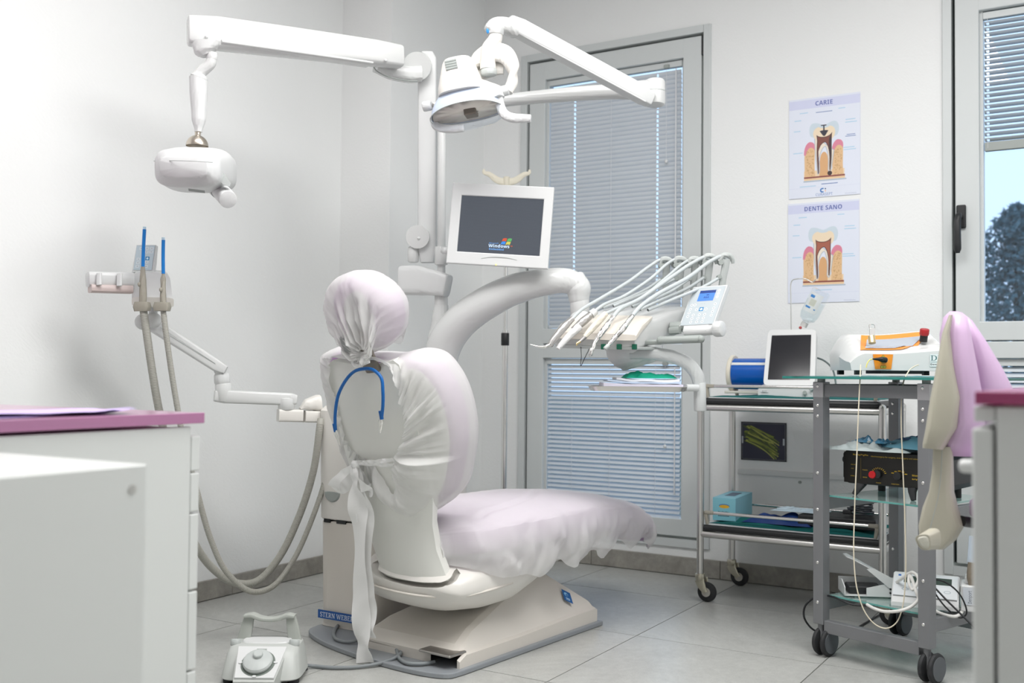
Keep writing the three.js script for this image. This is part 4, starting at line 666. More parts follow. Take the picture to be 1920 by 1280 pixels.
  part('grip', sweep([[-1.544, 0.954, -2.770], [-1.536, 0.976, -2.785], [-1.520, 1.013, -2.817], [-1.508, 1.039, -2.847]], [[0.0075, 0.009], [0.0095, 0.0105], [0.0105, 0.0115], [0.0085, 0.0085]], { steps: 14, e: 3 }), alu, H1);
  part('tip', sweep([[-1.541, 0.956, -2.771], [-1.556, 0.949, -2.757], [-1.572, 0.950, -2.741], [-1.589, 0.956, -2.725]], [[0.006, 0.006], [0.0045, 0.005], [0.0025, 0.0028], [0.0008, 0.0008]], { steps: 14 }), MAT.chrome, H1, 'curved pointed tip');
  part('hose', tube([[-1.508, 1.039, -2.847], [-1.498, 1.068, -2.888], [-1.478, 1.109, -2.980], [-1.430, 1.174, -3.100], [-1.390, 1.231, -3.181], [-1.363, 1.252, -3.208], [-1.350, 1.243, -3.223]], 0.0058, 60), hose, H1);
  const H2 = inRoom(thing('handpiece', 'grey air-water syringe in a white paper sleeve', 'handpiece', [-1.460, 1.055, -2.888], 0, 'handpieces on the instrument table'));
  part('grip', sweep([[-1.495, 1.004, -2.833], [-1.476, 1.031, -2.861], [-1.460, 1.055, -2.888]], [[0.0095, 0.01], [0.012, 0.0125], [0.0105, 0.0105]], { steps: 10, e: 3 }), alu, H2);
  part('sleeve', sweep([[-1.523, 0.943, -2.783], [-1.517, 0.956, -2.792], [-1.499, 0.988, -2.819], [-1.483, 1.012, -2.846]], [[0.0075, 0.0065], [0.0085, 0.0085], [0.011, 0.011], [0.0145, 0.0125]], { steps: 12 }), mat([0.85, 0.85, 0.85], 0.8, { transmission: 0.25, thickness: 0 }), H2, 'white paper sleeve');
  part('collar', cyl([-1.462, 1.052, -2.885], [-1.453, 1.064, -2.897], 0.0135, 0.0115), MAT.white, H2);
  part('hose', tube([[-1.459, 1.059, -2.894], [-1.444, 1.084, -2.931], [-1.416, 1.119, -3.029], [-1.370, 1.183, -3.136], [-1.337, 1.237, -3.201], [-1.315, 1.252, -3.220], [-1.301, 1.242, -3.235]], 0.0055, 60), hose, H2);
  const H3 = inRoom(thing('handpiece', 'ivory scaler handpiece with a small gold tip', 'handpiece', [-1.421, 1.041, -2.877], 0, 'handpieces on the instrument table'));
  part('grip', sweep([[-1.453, 0.980, -2.824], [-1.440, 1.007, -2.849], [-1.421, 1.041, -2.877], [-1.414, 1.055, -2.892]], [[0.007, 0.007], [0.0105, 0.0105], [0.011, 0.011], [0.009, 0.009]], { steps: 12 }), ivory, H3);
  part('nose', sweep([[-1.463, 0.965, -2.813], [-1.451, 0.981, -2.825]], [[0.0045, 0.0045], [0.0068, 0.0068]]), alu, H3);
  part('tip', sweep([[-1.470, 0.953, -2.803], [-1.468, 0.961, -2.807], [-1.462, 0.966, -2.813]], [[0.0022, 0.0022], [0.004, 0.004], [0.0042, 0.0042]], { steps: 6 }), MAT.brass, H3, 'gold tip');
  part('hose', tube([[-1.414, 1.055, -2.892], [-1.397, 1.076, -2.948], [-1.372, 1.111, -3.056], [-1.325, 1.187, -3.164], [-1.291, 1.235, -3.218], [-1.266, 1.249, -3.232], [-1.255, 1.239, -3.246]], 0.0055, 60), hose, H3);
  const H4 = inRoom(thing('handpiece', 'chrome contra-angle handpiece with a round drilling head', 'handpiece', [-1.377, 1.043, -2.868], 0, 'handpieces on the instrument table'));
  part('grip', sweep([[-1.410, 0.938, -2.793], [-1.406, 0.966, -2.807], [-1.397, 0.989, -2.822], [-1.384, 1.019, -2.847], [-1.377, 1.043, -2.868]], [[0.0058, 0.0058], [0.0062, 0.0062], [0.0085, 0.0085], [0.0098, 0.0098], [0.008, 0.008]], { steps: 16 }), MAT.chrome, H4);
  part('drill_head', [rod([-1.411, 0.944, -2.792], [-1.413, 0.923, -2.786], 0.0068, 0.002), cyl([-1.412, 0.926, -2.787], [-1.414, 0.920, -2.784], 0.003)], MAT.chrome, H4);
  part('hose', tube([[-1.377, 1.043, -2.868], [-1.373, 1.068, -2.905], [-1.351, 1.107, -3.010], [-1.302, 1.180, -3.131], [-1.253, 1.238, -3.217], [-1.218, 1.257, -3.243], [-1.205, 1.243, -3.258]], 0.0066, 60), hose, H4);
  const H5 = inRoom(thing('handpiece', 'slim straight chrome handpiece with a flat end', 'handpiece', [-1.314, 1.045, -2.871], 0, 'handpieces on the instrument table'));
  part('grip', sweep([[-1.362, 0.951, -2.798], [-1.346, 0.978, -2.819], [-1.330, 1.005, -2.839], [-1.314, 1.045, -2.871]], [[0.0058, 0.0058], [0.0075, 0.0075], [0.0085, 0.0085], [0.0072, 0.0072]], { steps: 14 }), MAT.chrome, H5);
  part('ring', cyl([-1.333, 1.001, -2.837], [-1.327, 1.011, -2.844], 0.0092), MAT.steel, H5);
  part('end_cap', rod([-1.367, 0.942, -2.790], [-1.359, 0.954, -2.800], 0.0066, 0.001), MAT.lightGrey, H5);
  part('hose', tube([[-1.314, 1.045, -2.871], [-1.310, 1.075, -2.919], [-1.292, 1.123, -3.022], [-1.242, 1.182, -3.144], [-1.195, 1.244, -3.235], [-1.165, 1.259, -3.258], [-1.152, 1.246, -3.273]], 0.0068, 60), hose, H5);
  // return loops of the hoses below the brackets belong to the table
  const loops = [[[-1.371, 1.186, -3.218], [-1.398, 1.155, -3.179], [-1.455, 1.113, -3.111], [-1.506, 1.085, -3.057]], [[-1.323, 1.185, -3.223], [-1.352, 1.163, -3.183], [-1.412, 1.120, -3.102], [-1.459, 1.088, -3.039]], [[-1.277, 1.186, -3.240], [-1.314, 1.144, -3.183], [-1.362, 1.105, -3.097], [-1.398, 1.085, -3.052]], [[-1.227, 1.190, -3.247], [-1.258, 1.151, -3.182], [-1.309, 1.107, -3.083], [-1.352, 1.073, -3.011]], [[-1.178, 1.190, -3.265], [-1.206, 1.155, -3.191], [-1.265, 1.110, -3.086], [-1.314, 1.069, -2.987]]];
  loops.forEach((l) => part('hose_loop', tube(l, 0.0052, 30), hose, t));

  // tray with paper and cloth
  const tc = [-1.380, 0.823, -3.049], tray = inRoom(thing('metal_tray', 'shallow steel tray clamped to the frosted arm', 'tray', tc));
  const turn = -31.25 * DEG, Tm = new THREE.Matrix4().makeRotationY(31.25 * DEG).setPosition(...tc); void turn;
  part('pan', [loft([[0.142, 0.092, -0.008], [0.15, 0.1, 0.006], [0.155, 0.105, 0.006], [0.155, 0.105, 0.0045], [0.151, 0.101, 0.0045], [0.143, 0.093, -0.0095]].map(([a, b, y]) => ring(new THREE.Vector3(0, y, 0), new THREE.Vector3(1, 0, 0), new THREE.Vector3(0, 0, 1), a, b, 10, 44)), { crease: 0.5 }).applyMatrix4(Tm)], MAT.steel, tray);
  part('clip', box(0.13, 0.158, -0.006, 0.004, -0.02, 0.02, 0.002).applyMatrix4(Tm), MAT.black, tray);
  const lay = (name, label, cat, g, m) => { const o = inRoom(thing(name, label, cat, [tc[0], tc[1] + 0.005, tc[2]])); part('sheet', g.applyMatrix4(Tm), m, o); return o; };
  const sheet = (w, d, y0, bend, sd, dx = 0, dz = 0, th = 0.007) => { const n = 18, r = []; for (let i = 0; i <= n; i++) r.push(Array.from({ length: n + 1 }, (_, j) => { const u = i / n * 2 - 1, v = j / n * 2 - 1; return [u * w / 2 + dx, y0 + bend * u * u * (u < 0 ? 1 : 0.25) + 0.0025 * noise(u * 2 + sd, v * 2, sd), v * d / 2 + dz]; })); return merged([loft(r, { closed: false, crease: 3.2 }), loft([r.map((q) => q[n]), r.map((q) => [q[n][0], q[n][1] - th, q[n][2]])], { closed: false }), loft([r[0], r[0].map((p) => [p[0], p[1] - th, p[2]])], { closed: false }), loft([r[n], r[n].map((p) => [p[0], p[1] - th, p[2]])], { closed: false }), loft(r.map((q) => q.map((p) => [p[0], p[1] - th, p[2]])), { closed: false })]); };
  lay('paper_sheet', 'white paper sheet lying on the steel tray', 'paper', sheet(0.25, 0.17, 0.013, 0.003, 1, 0.012, 0, 0.012), mat([0.74, 0.72, 0.84], 0.85));
  lay('sterile_pouch', 'pale blue-edged sterile pouch on the steel tray', 'pouch', sheet(0.23, 0.16, 0.0195, 0.008, 4, 0.015, 0.0, 0.005), mat([0.55, 0.66, 0.82], 0.4));
  lay('paper_towel', 'white folded paper towel under the green cloth', 'paper', sheet(0.2, 0.14, 0.0275, 0.006, 7, 0.03, -0.01, 0.007), mat([0.86, 0.86, 0.88], 0.9));
  lay('green_cloth', 'crumpled green cloth on top of the tray papers', 'cloth', crumple(0.04, 0.031, 0, 0.17, 0.1, 0.024, 0.012, 2.6, 3.4), mat([0.0, 0.40, 0.25], 0.75));
}
// ---------------------------------------------------------------- assistant arm with suction handles
{
  const t = inRoom(thing('assistant_arm', 'white jointed assistant arm with keypad and holder block', 'arm', [-2.437, 0.718, -2.622]));
  part('mount', [sweep([[-2.476, 0.718, -2.564], [-2.427, 0.716, -2.628]], [0.03, 0.021], { e: 7, crease: 0.4 }), sweep([[-2.424, 0.714, -2.630], [-2.395, 0.712, -2.683]], [0.03, 0.02], { e: 7, crease: 0.4 }), sweep([[-2.398, 0.759, -2.680], [-2.415, 0.754, -2.646], [-2.433, 0.740, -2.624]], [[0.03, 0.028], [0.03, 0.02], [0.026, 0.004]], { e: 4, steps: 10 })], MAT.warmWhite, t);
  part('lower_link', [sweep([[-2.624, 0.782, -2.424], [-2.608, 0.780, -2.446], [-2.445, 0.772, -2.592], [-2.435, 0.771, -2.604]], [[0.017, 0.019], [0.024, 0.022], [0.024, 0.021], [0.017, 0.017]], { e: 5, crease: 0.5, round: 0.004 }), rod([-2.609, 0.764, -2.446], [-2.609, 0.825, -2.444], 0.0275, 0.006), rod([-2.455, 0.737, -2.582], [-2.454, 0.778, -2.580], 0.028, 0.005)], MAT.gloss, t);
  part('joint', [rod([-2.612, 0.818, -2.442], [-2.613, 0.859, -2.440], 0.026, 0.009), ball([-2.612, 0.868, -2.429], 0.019)], MAT.white, t);
  const lk = part('upper_link', sweep([[-2.596, 0.870, -2.438], [-2.618, 0.883, -2.419], [-2.727, 1.008, -2.260], [-2.744, 1.025, -2.238]], [[0.018, 0.014], [0.022, 0.0195], [0.022, 0.0225], [0.018, 0.019]], { e: 6, crease: 0.4, round: 0.004 }), MAT.white, t);
  part('seam', sweep([[-2.602, 0.890, -2.401], [-2.698, 1.005, -2.253]], [0.001, 0.001], { n: 8 }), MAT.lightGrey, lk);
  part('end_joint', [ball([-2.746, 1.022, -2.225], 0.026), rod([-2.718, 1.014, -2.242], [-2.710, 1.072, -2.234], 0.014, 0.004), ball([-2.692, 1.026, -2.222], 0.025)], MAT.white, t);
  // holder block
  const tilt = (p, q, r, s) => bilinear(p, q, r, s, 6, 36);
  part('holder_block', loft([
    tilt([-2.750, 1.179, -2.182], [-2.623, 1.174, -2.224], [-2.702, 1.068, -2.145], [-2.565, 1.062, -2.193]),
    tilt([-2.795, 1.194, -2.225], [-2.674, 1.188, -2.263], [-2.781, 1.079, -2.214], [-2.650, 1.074, -2.258])], { crease: 0.5 }), MAT.white, t);
  part('block_lip', loft([tilt([-2.698, 1.096, -2.141], [-2.560, 1.092, -2.189], [-2.698, 1.066, -2.142], [-2.561, 1.061, -2.190]), tilt([-2.749, 1.101, -2.186], [-2.617, 1.096, -2.231], [-2.749, 1.070, -2.187], [-2.617, 1.064, -2.232])], { crease: 0.5 }), MAT.warmWhite, t);
  const TL = V([-2.787, 1.274, -2.227]), TR = V([-2.717, 1.272, -2.246]), BL = V([-2.773, 1.187, -2.203]), X = TR.clone().sub(TL), Y = BL.clone().sub(TL), n = X.clone().cross(Y).normalize();
  const K = (u, v, w) => TL.clone().addScaledVector(X, u).addScaledVector(Y, v).addScaledVector(n, w);
  const kp = part('keypad', loft([0, 0.012].map((w) => [K(0, 0, w), K(1, 0, w), K(1.06, 0.7, w), K(1.06, 1.05, w), K(-0.05, 1.05, w), K(-0.02, 0.5, w)]), { crease: 0.3 }), MAT.white, t);
  part('key_membrane', quad(K(0.03, 0.03, 0.0).addScaledVector(n, -0.0015), K(0.98, 0.03, 0).addScaledVector(n, -0.0015), K(0.03, 0.98, 0).addScaledVector(n, -0.0015)), mat('#ffffff', 0.4, { map: canvasTex(256, 340, (g) => { g.fillStyle = '#bccbd4'; g.fillRect(0, 0, 256, 340); g.fillStyle = '#d3dce2'; for (const [x, y] of [[70, 40], [150, 40], [215, 40], [150, 90], [215, 90], [50, 190], [170, 230], [50, 240], [50, 290], [170, 290]]) { g.fillRect(x - 26, y - 18, 52, 36); g.fillStyle = '#8d99a2'; g.fillRect(x - 12, y - 4, 24, 7); g.fillStyle = '#d3dce2'; } g.fillStyle = '#1878ae'; g.fillRect(146, 155, 56, 50); g.fillStyle = '#cfe9f8'; g.beginPath(); g.arc(174, 180, 15, 0, 7); g.fill(); }) }), kp, 'pale blue key membrane');
  // cup tray on the left
  const ct = part('cup_holder', [sweep([[-2.783, 1.146, -2.047], [-2.728, 1.151, -2.162]], [0.03, 0.024], { e: 4, crease: 0.6, round: 0.004 })], MAT.white, t);
  part('cup_rim', sweep([[-2.771, 1.117, -2.043], [-2.720, 1.120, -2.156]], [0.027, 0.013], { e: 4 }), mat([0.62, 0.52, 0.50], 0.5), ct);
  for (const p of [[[-2.741, 1.164, -2.053], [-2.733, 1.127, -2.048]], [[-2.713, 1.166, -2.106], [-2.705, 1.127, -2.100]]]) part('clip', sweep(p, [0.008, 0.004], { e: 4, up: [0.5, 0, 0.85] }), MAT.white, ct);
  // two suction handles in the holder, each with tip and hose
  const suction = (label, pts) => {
    const o = inRoom(thing('suction_handle', label, 'suction handle', pts.base, 0, 'suction handles'));
    part('grip', sweep(pts.grip, pts.gr, { steps: 20, up: [0, 0, 1] }), MAT.taupe, o);
    part('lever', ball(pts.lever, 0.006, 0.7, 1.2, 1), MAT.taupe, o);
    part('collar', sweep(pts.collar, [[0.022, 0.018], [0.025, 0.02], [0.021, 0.017]], { up: AWAY, e: 5, crease: 0.6 }), MAT.taupe, o);
    part('tip', tube(pts.tip, 0.0055, 16, 12), mat([0.0, 0.20, 0.62], 0.3), o, 'bright blue suction tip');
    part('tip_end', tube(pts.end, 0.005, 6, 12), mat([0.55, 0.72, 0.86], 0.3), o, 'clear pale blue end');
    const hs = part('hose', tube(pts.hose, pts.hr, 160, 12), mat([0.40, 0.395, 0.355], 0.55), o);
    const c = curve(pts.hose), L = c.getLength(), rings = [];
    for (let s = 0.02; s < L - 0.02; s += 0.0048) { const u = s / L, p = c.getPointAt(u), tg = c.getTangentAt(u); rings.push(new THREE.TorusGeometry(pts.hr, 0.0011, 4, 12).applyQuaternion(new THREE.Quaternion().setFromUnitVectors(new THREE.Vector3(0, 0, 1), tg)).translate(p.x, p.y, p.z)); }
    const rb = part('hose_ribs', rings, hs.material, hs); rb.userData.kind = 'stuff';
  };
  suction('taupe suction handle with thick ribbed hose, beside the blue keypad mark', {
    base: [-2.631, 1.062, -2.130], grip: [[-2.628, 1.063, -2.126], [-2.630, 1.095, -2.129], [-2.634, 1.137, -2.131], [-2.638, 1.174, -2.133], [-2.638, 1.187, -2.133]], gr: [[0.011, 0.011], [0.0115, 0.0115], [0.0105, 0.0105], [0.0075, 0.0075], [0.006, 0.006]],
    lever: [-2.636, 1.131, -2.119], collar: [[-2.624, 1.048, -2.123], [-2.624, 1.061, -2.122], [-2.624, 1.076, -2.122]], tip: [[-2.638, 1.187, -2.133], [-2.636, 1.245, -2.132], [-2.633, 1.303, -2.132]], end: [[-2.633, 1.301, -2.132], [-2.633, 1.311, -2.132]], hr: 0.0118,
    hose: [[-2.621, 1.053, -2.124], [-2.604, 0.971, -2.126], [-2.590, 0.856, -2.138], [-2.583, 0.744, -2.159], [-2.572, 0.608, -2.193], [-2.551, 0.423, -2.236], [-2.537, 0.320, -2.271], [-2.520, 0.236, -2.331], [-2.492, 0.184, -2.397], [-2.462, 0.180, -2.462], [-2.431, 0.243, -2.525], [-2.398, 0.379, -2.588], [-2.367, 0.537, -2.624], [-2.355, 0.680, -2.638], [-2.358, 0.707, -2.647]] });
  suction('slim taupe suction handle with a short tip and thin hose', {
    base: [-2.562, 1.061, -2.148], grip: [[-2.557, 1.063, -2.146], [-2.561, 1.089, -2.148], [-2.564, 1.127, -2.150], [-2.568, 1.146, -2.153], [-2.568, 1.164, -2.153]], gr: [[0.0085, 0.0085], [0.0095, 0.0095], [0.0075, 0.0075], [0.0085, 0.0085], [0.0045, 0.0045]],
    lever: [-2.558, 1.113, -2.137], collar: [[-2.556, 1.048, -2.141], [-2.556, 1.061, -2.141], [-2.555, 1.075, -2.140]], tip: [[-2.568, 1.164, -2.153], [-2.568, 1.218, -2.151], [-2.567, 1.268, -2.150]], end: [[-2.567, 1.266, -2.150], [-2.567, 1.276, -2.149]], hr: 0.0085,
    hose: [[-2.553, 1.053, -2.142], [-2.537, 0.971, -2.143], [-2.524, 0.857, -2.155], [-2.509, 0.746, -2.168], [-2.493, 0.645, -2.181], [-2.472, 0.511, -2.211], [-2.449, 0.347, -2.253], [-2.423, 0.242, -2.296], [-2.389, 0.174, -2.366], [-2.375, 0.176, -2.445], [-2.372, 0.247, -2.538], [-2.352, 0.397, -2.615], [-2.346, 0.535, -2.672], [-2.341, 0.607, -2.684]] });
}

// ---------------------------------------------------------------- foot control
{
  const t = thing('foot_control', 'light grey foot control with round pedal and carrying handle', 'foot control', [-2.123, 0, -2.165], 31.25 * DEG);
  const body = part('body', [loft([[0.012, 0.108, 0.085, 0], [0.016, 0.112, 0.09, 0], [0.075, 0.102, 0.075, -0.01], [0.092, 0.096, 0.06, -0.02], [0.097, 0.088, 0.052, -0.022]].map(([y, w, d, z]) => ring(new THREE.Vector3(0, y, z), new THREE.Vector3(1, 0, 0), new THREE.Vector3(0, 0, 1), w, d, 5, 48)), { crease: 0.6 })], MAT.footGrey, t);
  // sloping front console
  const con = [[-0.058, 0.085, 0.045], [0.058, 0.085, 0.045], [0.047, 0.022, 0.128], [-0.047, 0.022, 0.128]];
  part('console', [loft([[-0.062, 0.062], [-0.048, 0.048]].map(([a, b], k) => k === 0 ? [[a * 1.18, 0.008, 0.0], [b * 1.18, 0.008, 0.0], [b * 1.18, 0.096, 0.026], [a * 1.18, 0.096, 0.026]] : [[a * 1.16, 0.008, 0.136], [b * 1.16, 0.008, 0.136], [b * 1.16, 0.026, 0.138], [a * 1.16, 0.026, 0.138]]), { crease: 0.3 })], MAT.footGrey, t);
  void con;
  const nrm = new THREE.Vector3(0, 0.848, 0.53), up = new THREE.Vector3(0, 0.53, -0.848);
  const at = (a, b, h) => new THREE.Vector3(0, 0.0625, 0.0815).addScaledVector(new THREE.Vector3(1, 0, 0), a).addScaledVector(up, b).addScaledVector(nrm, h);
  part('face_plate', loft([0.0, 0.004].map((h, k) => [[-0.069, 0.056], [0.069, 0.056], [0.054, -0.058], [-0.054, -0.058]].map(([a, b]) => at(a * (k ? 0.98 : 1), b * (k ? 0.98 : 1), h))), { crease: 0.3 }), MAT.white, t, 'white face plate');
  const disc = (h0, r0, h1, r1, z = 0) => [ring(at(0, z, h0), new THREE.Vector3(1, 0, 0), up, r0, r0, 2, 36), ring(at(0, z, h1), new THREE.Vector3(1, 0, 0), up, r1, r1, 2, 36)];
  part('pedal_well', loft(disc(0.0042, 0.047, 0.0048, 0.0465, -0.006), { crease: 0.4 }), mat([0.16, 0.19, 0.17], 0.6), t);
  const pd = part('pedal', loft([...disc(0.005, 0.039, 0.013, 0.041, -0.006), ...disc(0.018, 0.038, 0.0215, 0.03, -0.006)], { crease: 0.5 }), MAT.lightGrey, t, 'round grey pedal');
  part('pedal_button', loft([...disc(0.021, 0.013, 0.029, 0.013, 0.006), ...disc(0.031, 0.011, 0.0315, 0.006, 0.006)], { crease: 0.5 }), MAT.lightGrey, pd);
  for (const [a, b] of [[-0.048, -0.006], [0.048, -0.004], [0, -0.054]]) part('arrow_mark', loft([0.0045, 0.007].map((h) => ring(at(a, b, h), new THREE.Vector3(1, 0, 0), up, 0.0055, 0.0035, 2, 14)), { crease: 0.4 }), MAT.white, t);
  part('indicator', quad(at(-0.014, 0.046, 0.0046), at(0.014, 0.046, 0.0046), at(-0.014, 0.036, 0.0046)), MAT.midGrey, t);
  for (const s of [-1, 1]) part('side_button', [rod([s * 0.083, 0.09, 0.012], [s * 0.083, 0.108, 0.008], 0.0145, 0.003)], MAT.lightGrey, t);
  part('top_pad', loft([0.0955, 0.1].map((y, k) => ring(new THREE.Vector3(0, y, -0.02), new THREE.Vector3(1, 0, 0), new THREE.Vector3(0, 0, 1), 0.07 - k * 0.003, 0.036 - k * 0.003, 3, 36)), { crease: 0.5 }), MAT.white, t);
  part('handle', [sweep([[-0.074, 0.09, -0.045], [-0.066, 0.13, -0.047], [-0.06, 0.158, -0.048]], [[0.019, 0.009], [0.017, 0.008], [0.0135, 0.0075]], { up: [0, 0, 1], e: 5, crease: 0.5 }), sweep([[0.074, 0.09, -0.045], [0.066, 0.13, -0.047], [0.06, 0.158, -0.048]], [[0.019, 0.009], [0.017, 0.008], [0.0135, 0.0075]], { up: [0, 0, 1], e: 5, crease: 0.5 }), sweep([[-0.073, 0.16, -0.048], [-0.05, 0.162, -0.048], [-0.028, 0.154, -0.048], [0, 0.151, -0.048], [0.028, 0.154, -0.048], [0.05, 0.162, -0.048], [0.073, 0.16, -0.048]], [[0.016, 0.005], [0.017, 0.0065], [0.017, 0.006], [0.017, 0.0055], [0.017, 0.006], [0.017, 0.0065], [0.016, 0.005]], { e: 5, steps: 24, crease: 0.5 })], mat([0.40, 0.42, 0.39], 0.5), t, 'grey carrying handle');
  for (const [x, z] of [[-0.09, 0.05], [0.09, 0.05], [-0.09, -0.07], [0.09, -0.07]]) part('rubber_foot', cyl([x, 0, z], [x, 0.014, z], 0.016), MAT.rubber, t);
  void body;
  inRoom(t);
  part('cable', tube([[-2.071, 0.020, -2.255], [-2.066, 0.008, -2.296], [-2.012, 0.007, -2.316], [-1.951, 0.007, -2.362], [-1.909, 0.012, -2.421], [-1.882, 0.024, -2.454], [-1.900, 0.026, -2.503], [-1.969, 0.026, -2.574], [-2.075, 0.026, -2.629], [-2.147, 0.025, -2.651], [-2.201, 0.026, -2.662], [-2.278, 0.024, -2.672], [-2.241, 0.024, -2.595], [-2.163, 0.024, -2.517], [-2.110, 0.024, -2.514], [-2.075, 0.030, -2.563], [-2.002, 0.030, -2.564], [-1.929, 0.030, -2.516], [-1.870, 0.024, -2.455], [-1.814, 0.024, -2.425], [-1.779, 0.024, -2.441], [-1.759, 0.024, -2.480]], 0.0055, 220, 10), mat([0.22, 0.24, 0.25], 0.5), t, 'coiled dark grey cable');
}
// ---------------------------------------------------------------- drawer cabinet with pink glass top on the left
{
  const X1 = -1.525, Z0 = -1.37, H = 0.762;
  const c = inRoom(thing('drawer_cabinet', 'white drawer cabinet carrying the pink worktop beside the assistant arm', 'cabinet', [-2.1, 0, -0.6]));
  part('side_panel', box(X1 - 0.018, X1, 0.06, H, Z0 + 0.02, 0.3, 0.001), MAT.laminate, c);
  part('carcass', [box(-2.95, X1 - 0.018, 0.06, H - 0.002, Z0 + 0.03, 0.3), box(-2.9, X1 - 0.06, 0, 0.06, Z0 + 0.06, 0.28)], MAT.laminate, c);
  const ys = [0.745, 0.675, 0.598, 0.452, 0.302, 0.152, 0.07];
  for (let i = 0; i + 1 < ys.length; i++) part('drawer_front', box(-2.0, X1 - 0.001, ys[i + 1] + 0.003, ys[i] - 0.001, Z0 - 0.004, Z0 + 0.018, 0.003), MAT.laminate, c);
  part('stain', quad([X1 + 0.0006, 0.704, -0.757], [X1 + 0.0006, 0.704, -0.768], [X1 + 0.0006, 0.69, -0.757]), mat([0.66, 0.60, 0.46], 0.7), c).visible = true;
  const w = inRoom(thing('pink_worktop', 'pink glass worktop on the white drawer cabinet', 'worktop', [-2.1, H + 0.006, -0.6]));
  part('slab', box(-2.98, X1 + 0.008, H + 0.006, H + 0.026, Z0 - 0.006, 0.32, 0.0015), mat([0.55, 0.25, 0.44], 0.16, { transmission: 0.3, thickness: 0 }), w);
  part('spacer', [box(-2.9, X1 - 0.1, H, H + 0.006, Z0 + 0.1, 0.25)], mat([0.62, 0.26, 0.42], 0.4), w);
  const napkin = (label, y, dx, dz, turn, sd) => { const o = inRoom(thing('paper_napkin', label, 'napkin', [-1.75, y, -0.95], 0, 'lilac napkins')); const n = 16, r = []; for (let i = 0; i <= n; i++) r.push(Array.from({ length: n + 1 }, (_, j) => { const u = i / n * 2 - 1, v = j / n * 2 - 1, x = u * 0.09, z = v * 0.16, cc = Math.cos(turn), s = Math.sin(turn); return [-1.66 + dx + x * cc + z * s, y + 0.001 + 0.004 * Math.max(0, noise(u * 1.5 + sd, v * 1.5)) + 0.007 * smooth(0.4, 1, -v) * smooth(-0.2, 1, u), -1.11 + dz - x * s + z * cc]; })); part('sheet', loft(r, { closed: false, crease: 3 }), mat([0.60, 0.48, 0.82], 0.85), o); };
  napkin('flat lilac paper napkin on the pink worktop', H + 0.026, 0, 0, 0.1, 1);
  napkin('lilac paper napkin with a lifted corner on top of another', H + 0.0305, 0.01, 0.02, -0.12, 6);
}
// plain cabinet in front of it
{
  const X = -1.157, c = inRoom(thing('white_cabinet', 'plain low white cabinet with one round screw cap', 'cabinet', [-1.33, 0, -0.5]));
  part('body', box(-1.495, X, 0, 0.74, -0.95, -0.02, 0.003), MAT.laminate, c);
  part('screw_cap', cyl([X - 0.001, 0.708, -0.925], [X + 0.0015, 0.708, -0.925], 0.0065), MAT.steel, c, 'round metal screw cap');
}
// cabinet with pink top on the right
{
  const x0 = -0.158, zf = -1.36, c = inRoom(thing('door_cabinet', 'white cabinet with a thick door, standing before the stool', 'cabinet', [0.15, 0, -1.7]));
  part('side_panel', box(x0 + 0.013, 0.6, 0.05, 0.834, zf - 0.6, zf, 0.002), MAT.laminate, c);
  part('plinth', box(x0 + 0.04, 0.58, 0, 0.05, zf - 0.58, zf - 0.03), MAT.midGrey, c);
  const d = part('door', box(x0 - 0.014, x0 + 0.0095, 0.06, 0.808, zf - 0.58, zf + 0.002, 0.005), MAT.laminate, c);
  part('handle', [rod([x0 - 0.012, 0.757, zf - 0.05], [x0 - 0.036, 0.757, zf - 0.05], 0.0085, 0.006)], MAT.gloss, d, 'rounded white knob');
  part('top_rail', box(x0 - 0.012, x0 + 0.012, 0.815, 0.834, zf - 0.58, zf - 0.004, 0.002), MAT.laminate, c);
  const w = inRoom(thing('pink_worktop', 'dark pink worktop on the door cabinet beside the stool', 'worktop', [0.15, 0.836, -1.7]));
  part('slab', box(x0 - 0.009, 0.62, 0.8365, 0.852, zf - 0.62, zf + 0.012, 0.0015), mat([0.36, 0.04, 0.15], 0.25, { transmission: 0.15, thickness: 0 }), w);
  part('spacer', box(x0 + 0.02, x0 + 0.05, 0.834, 0.8365, zf - 0.2, zf - 0.01), mat([0.7, 0.6, 0.5], 0.6), w);
}
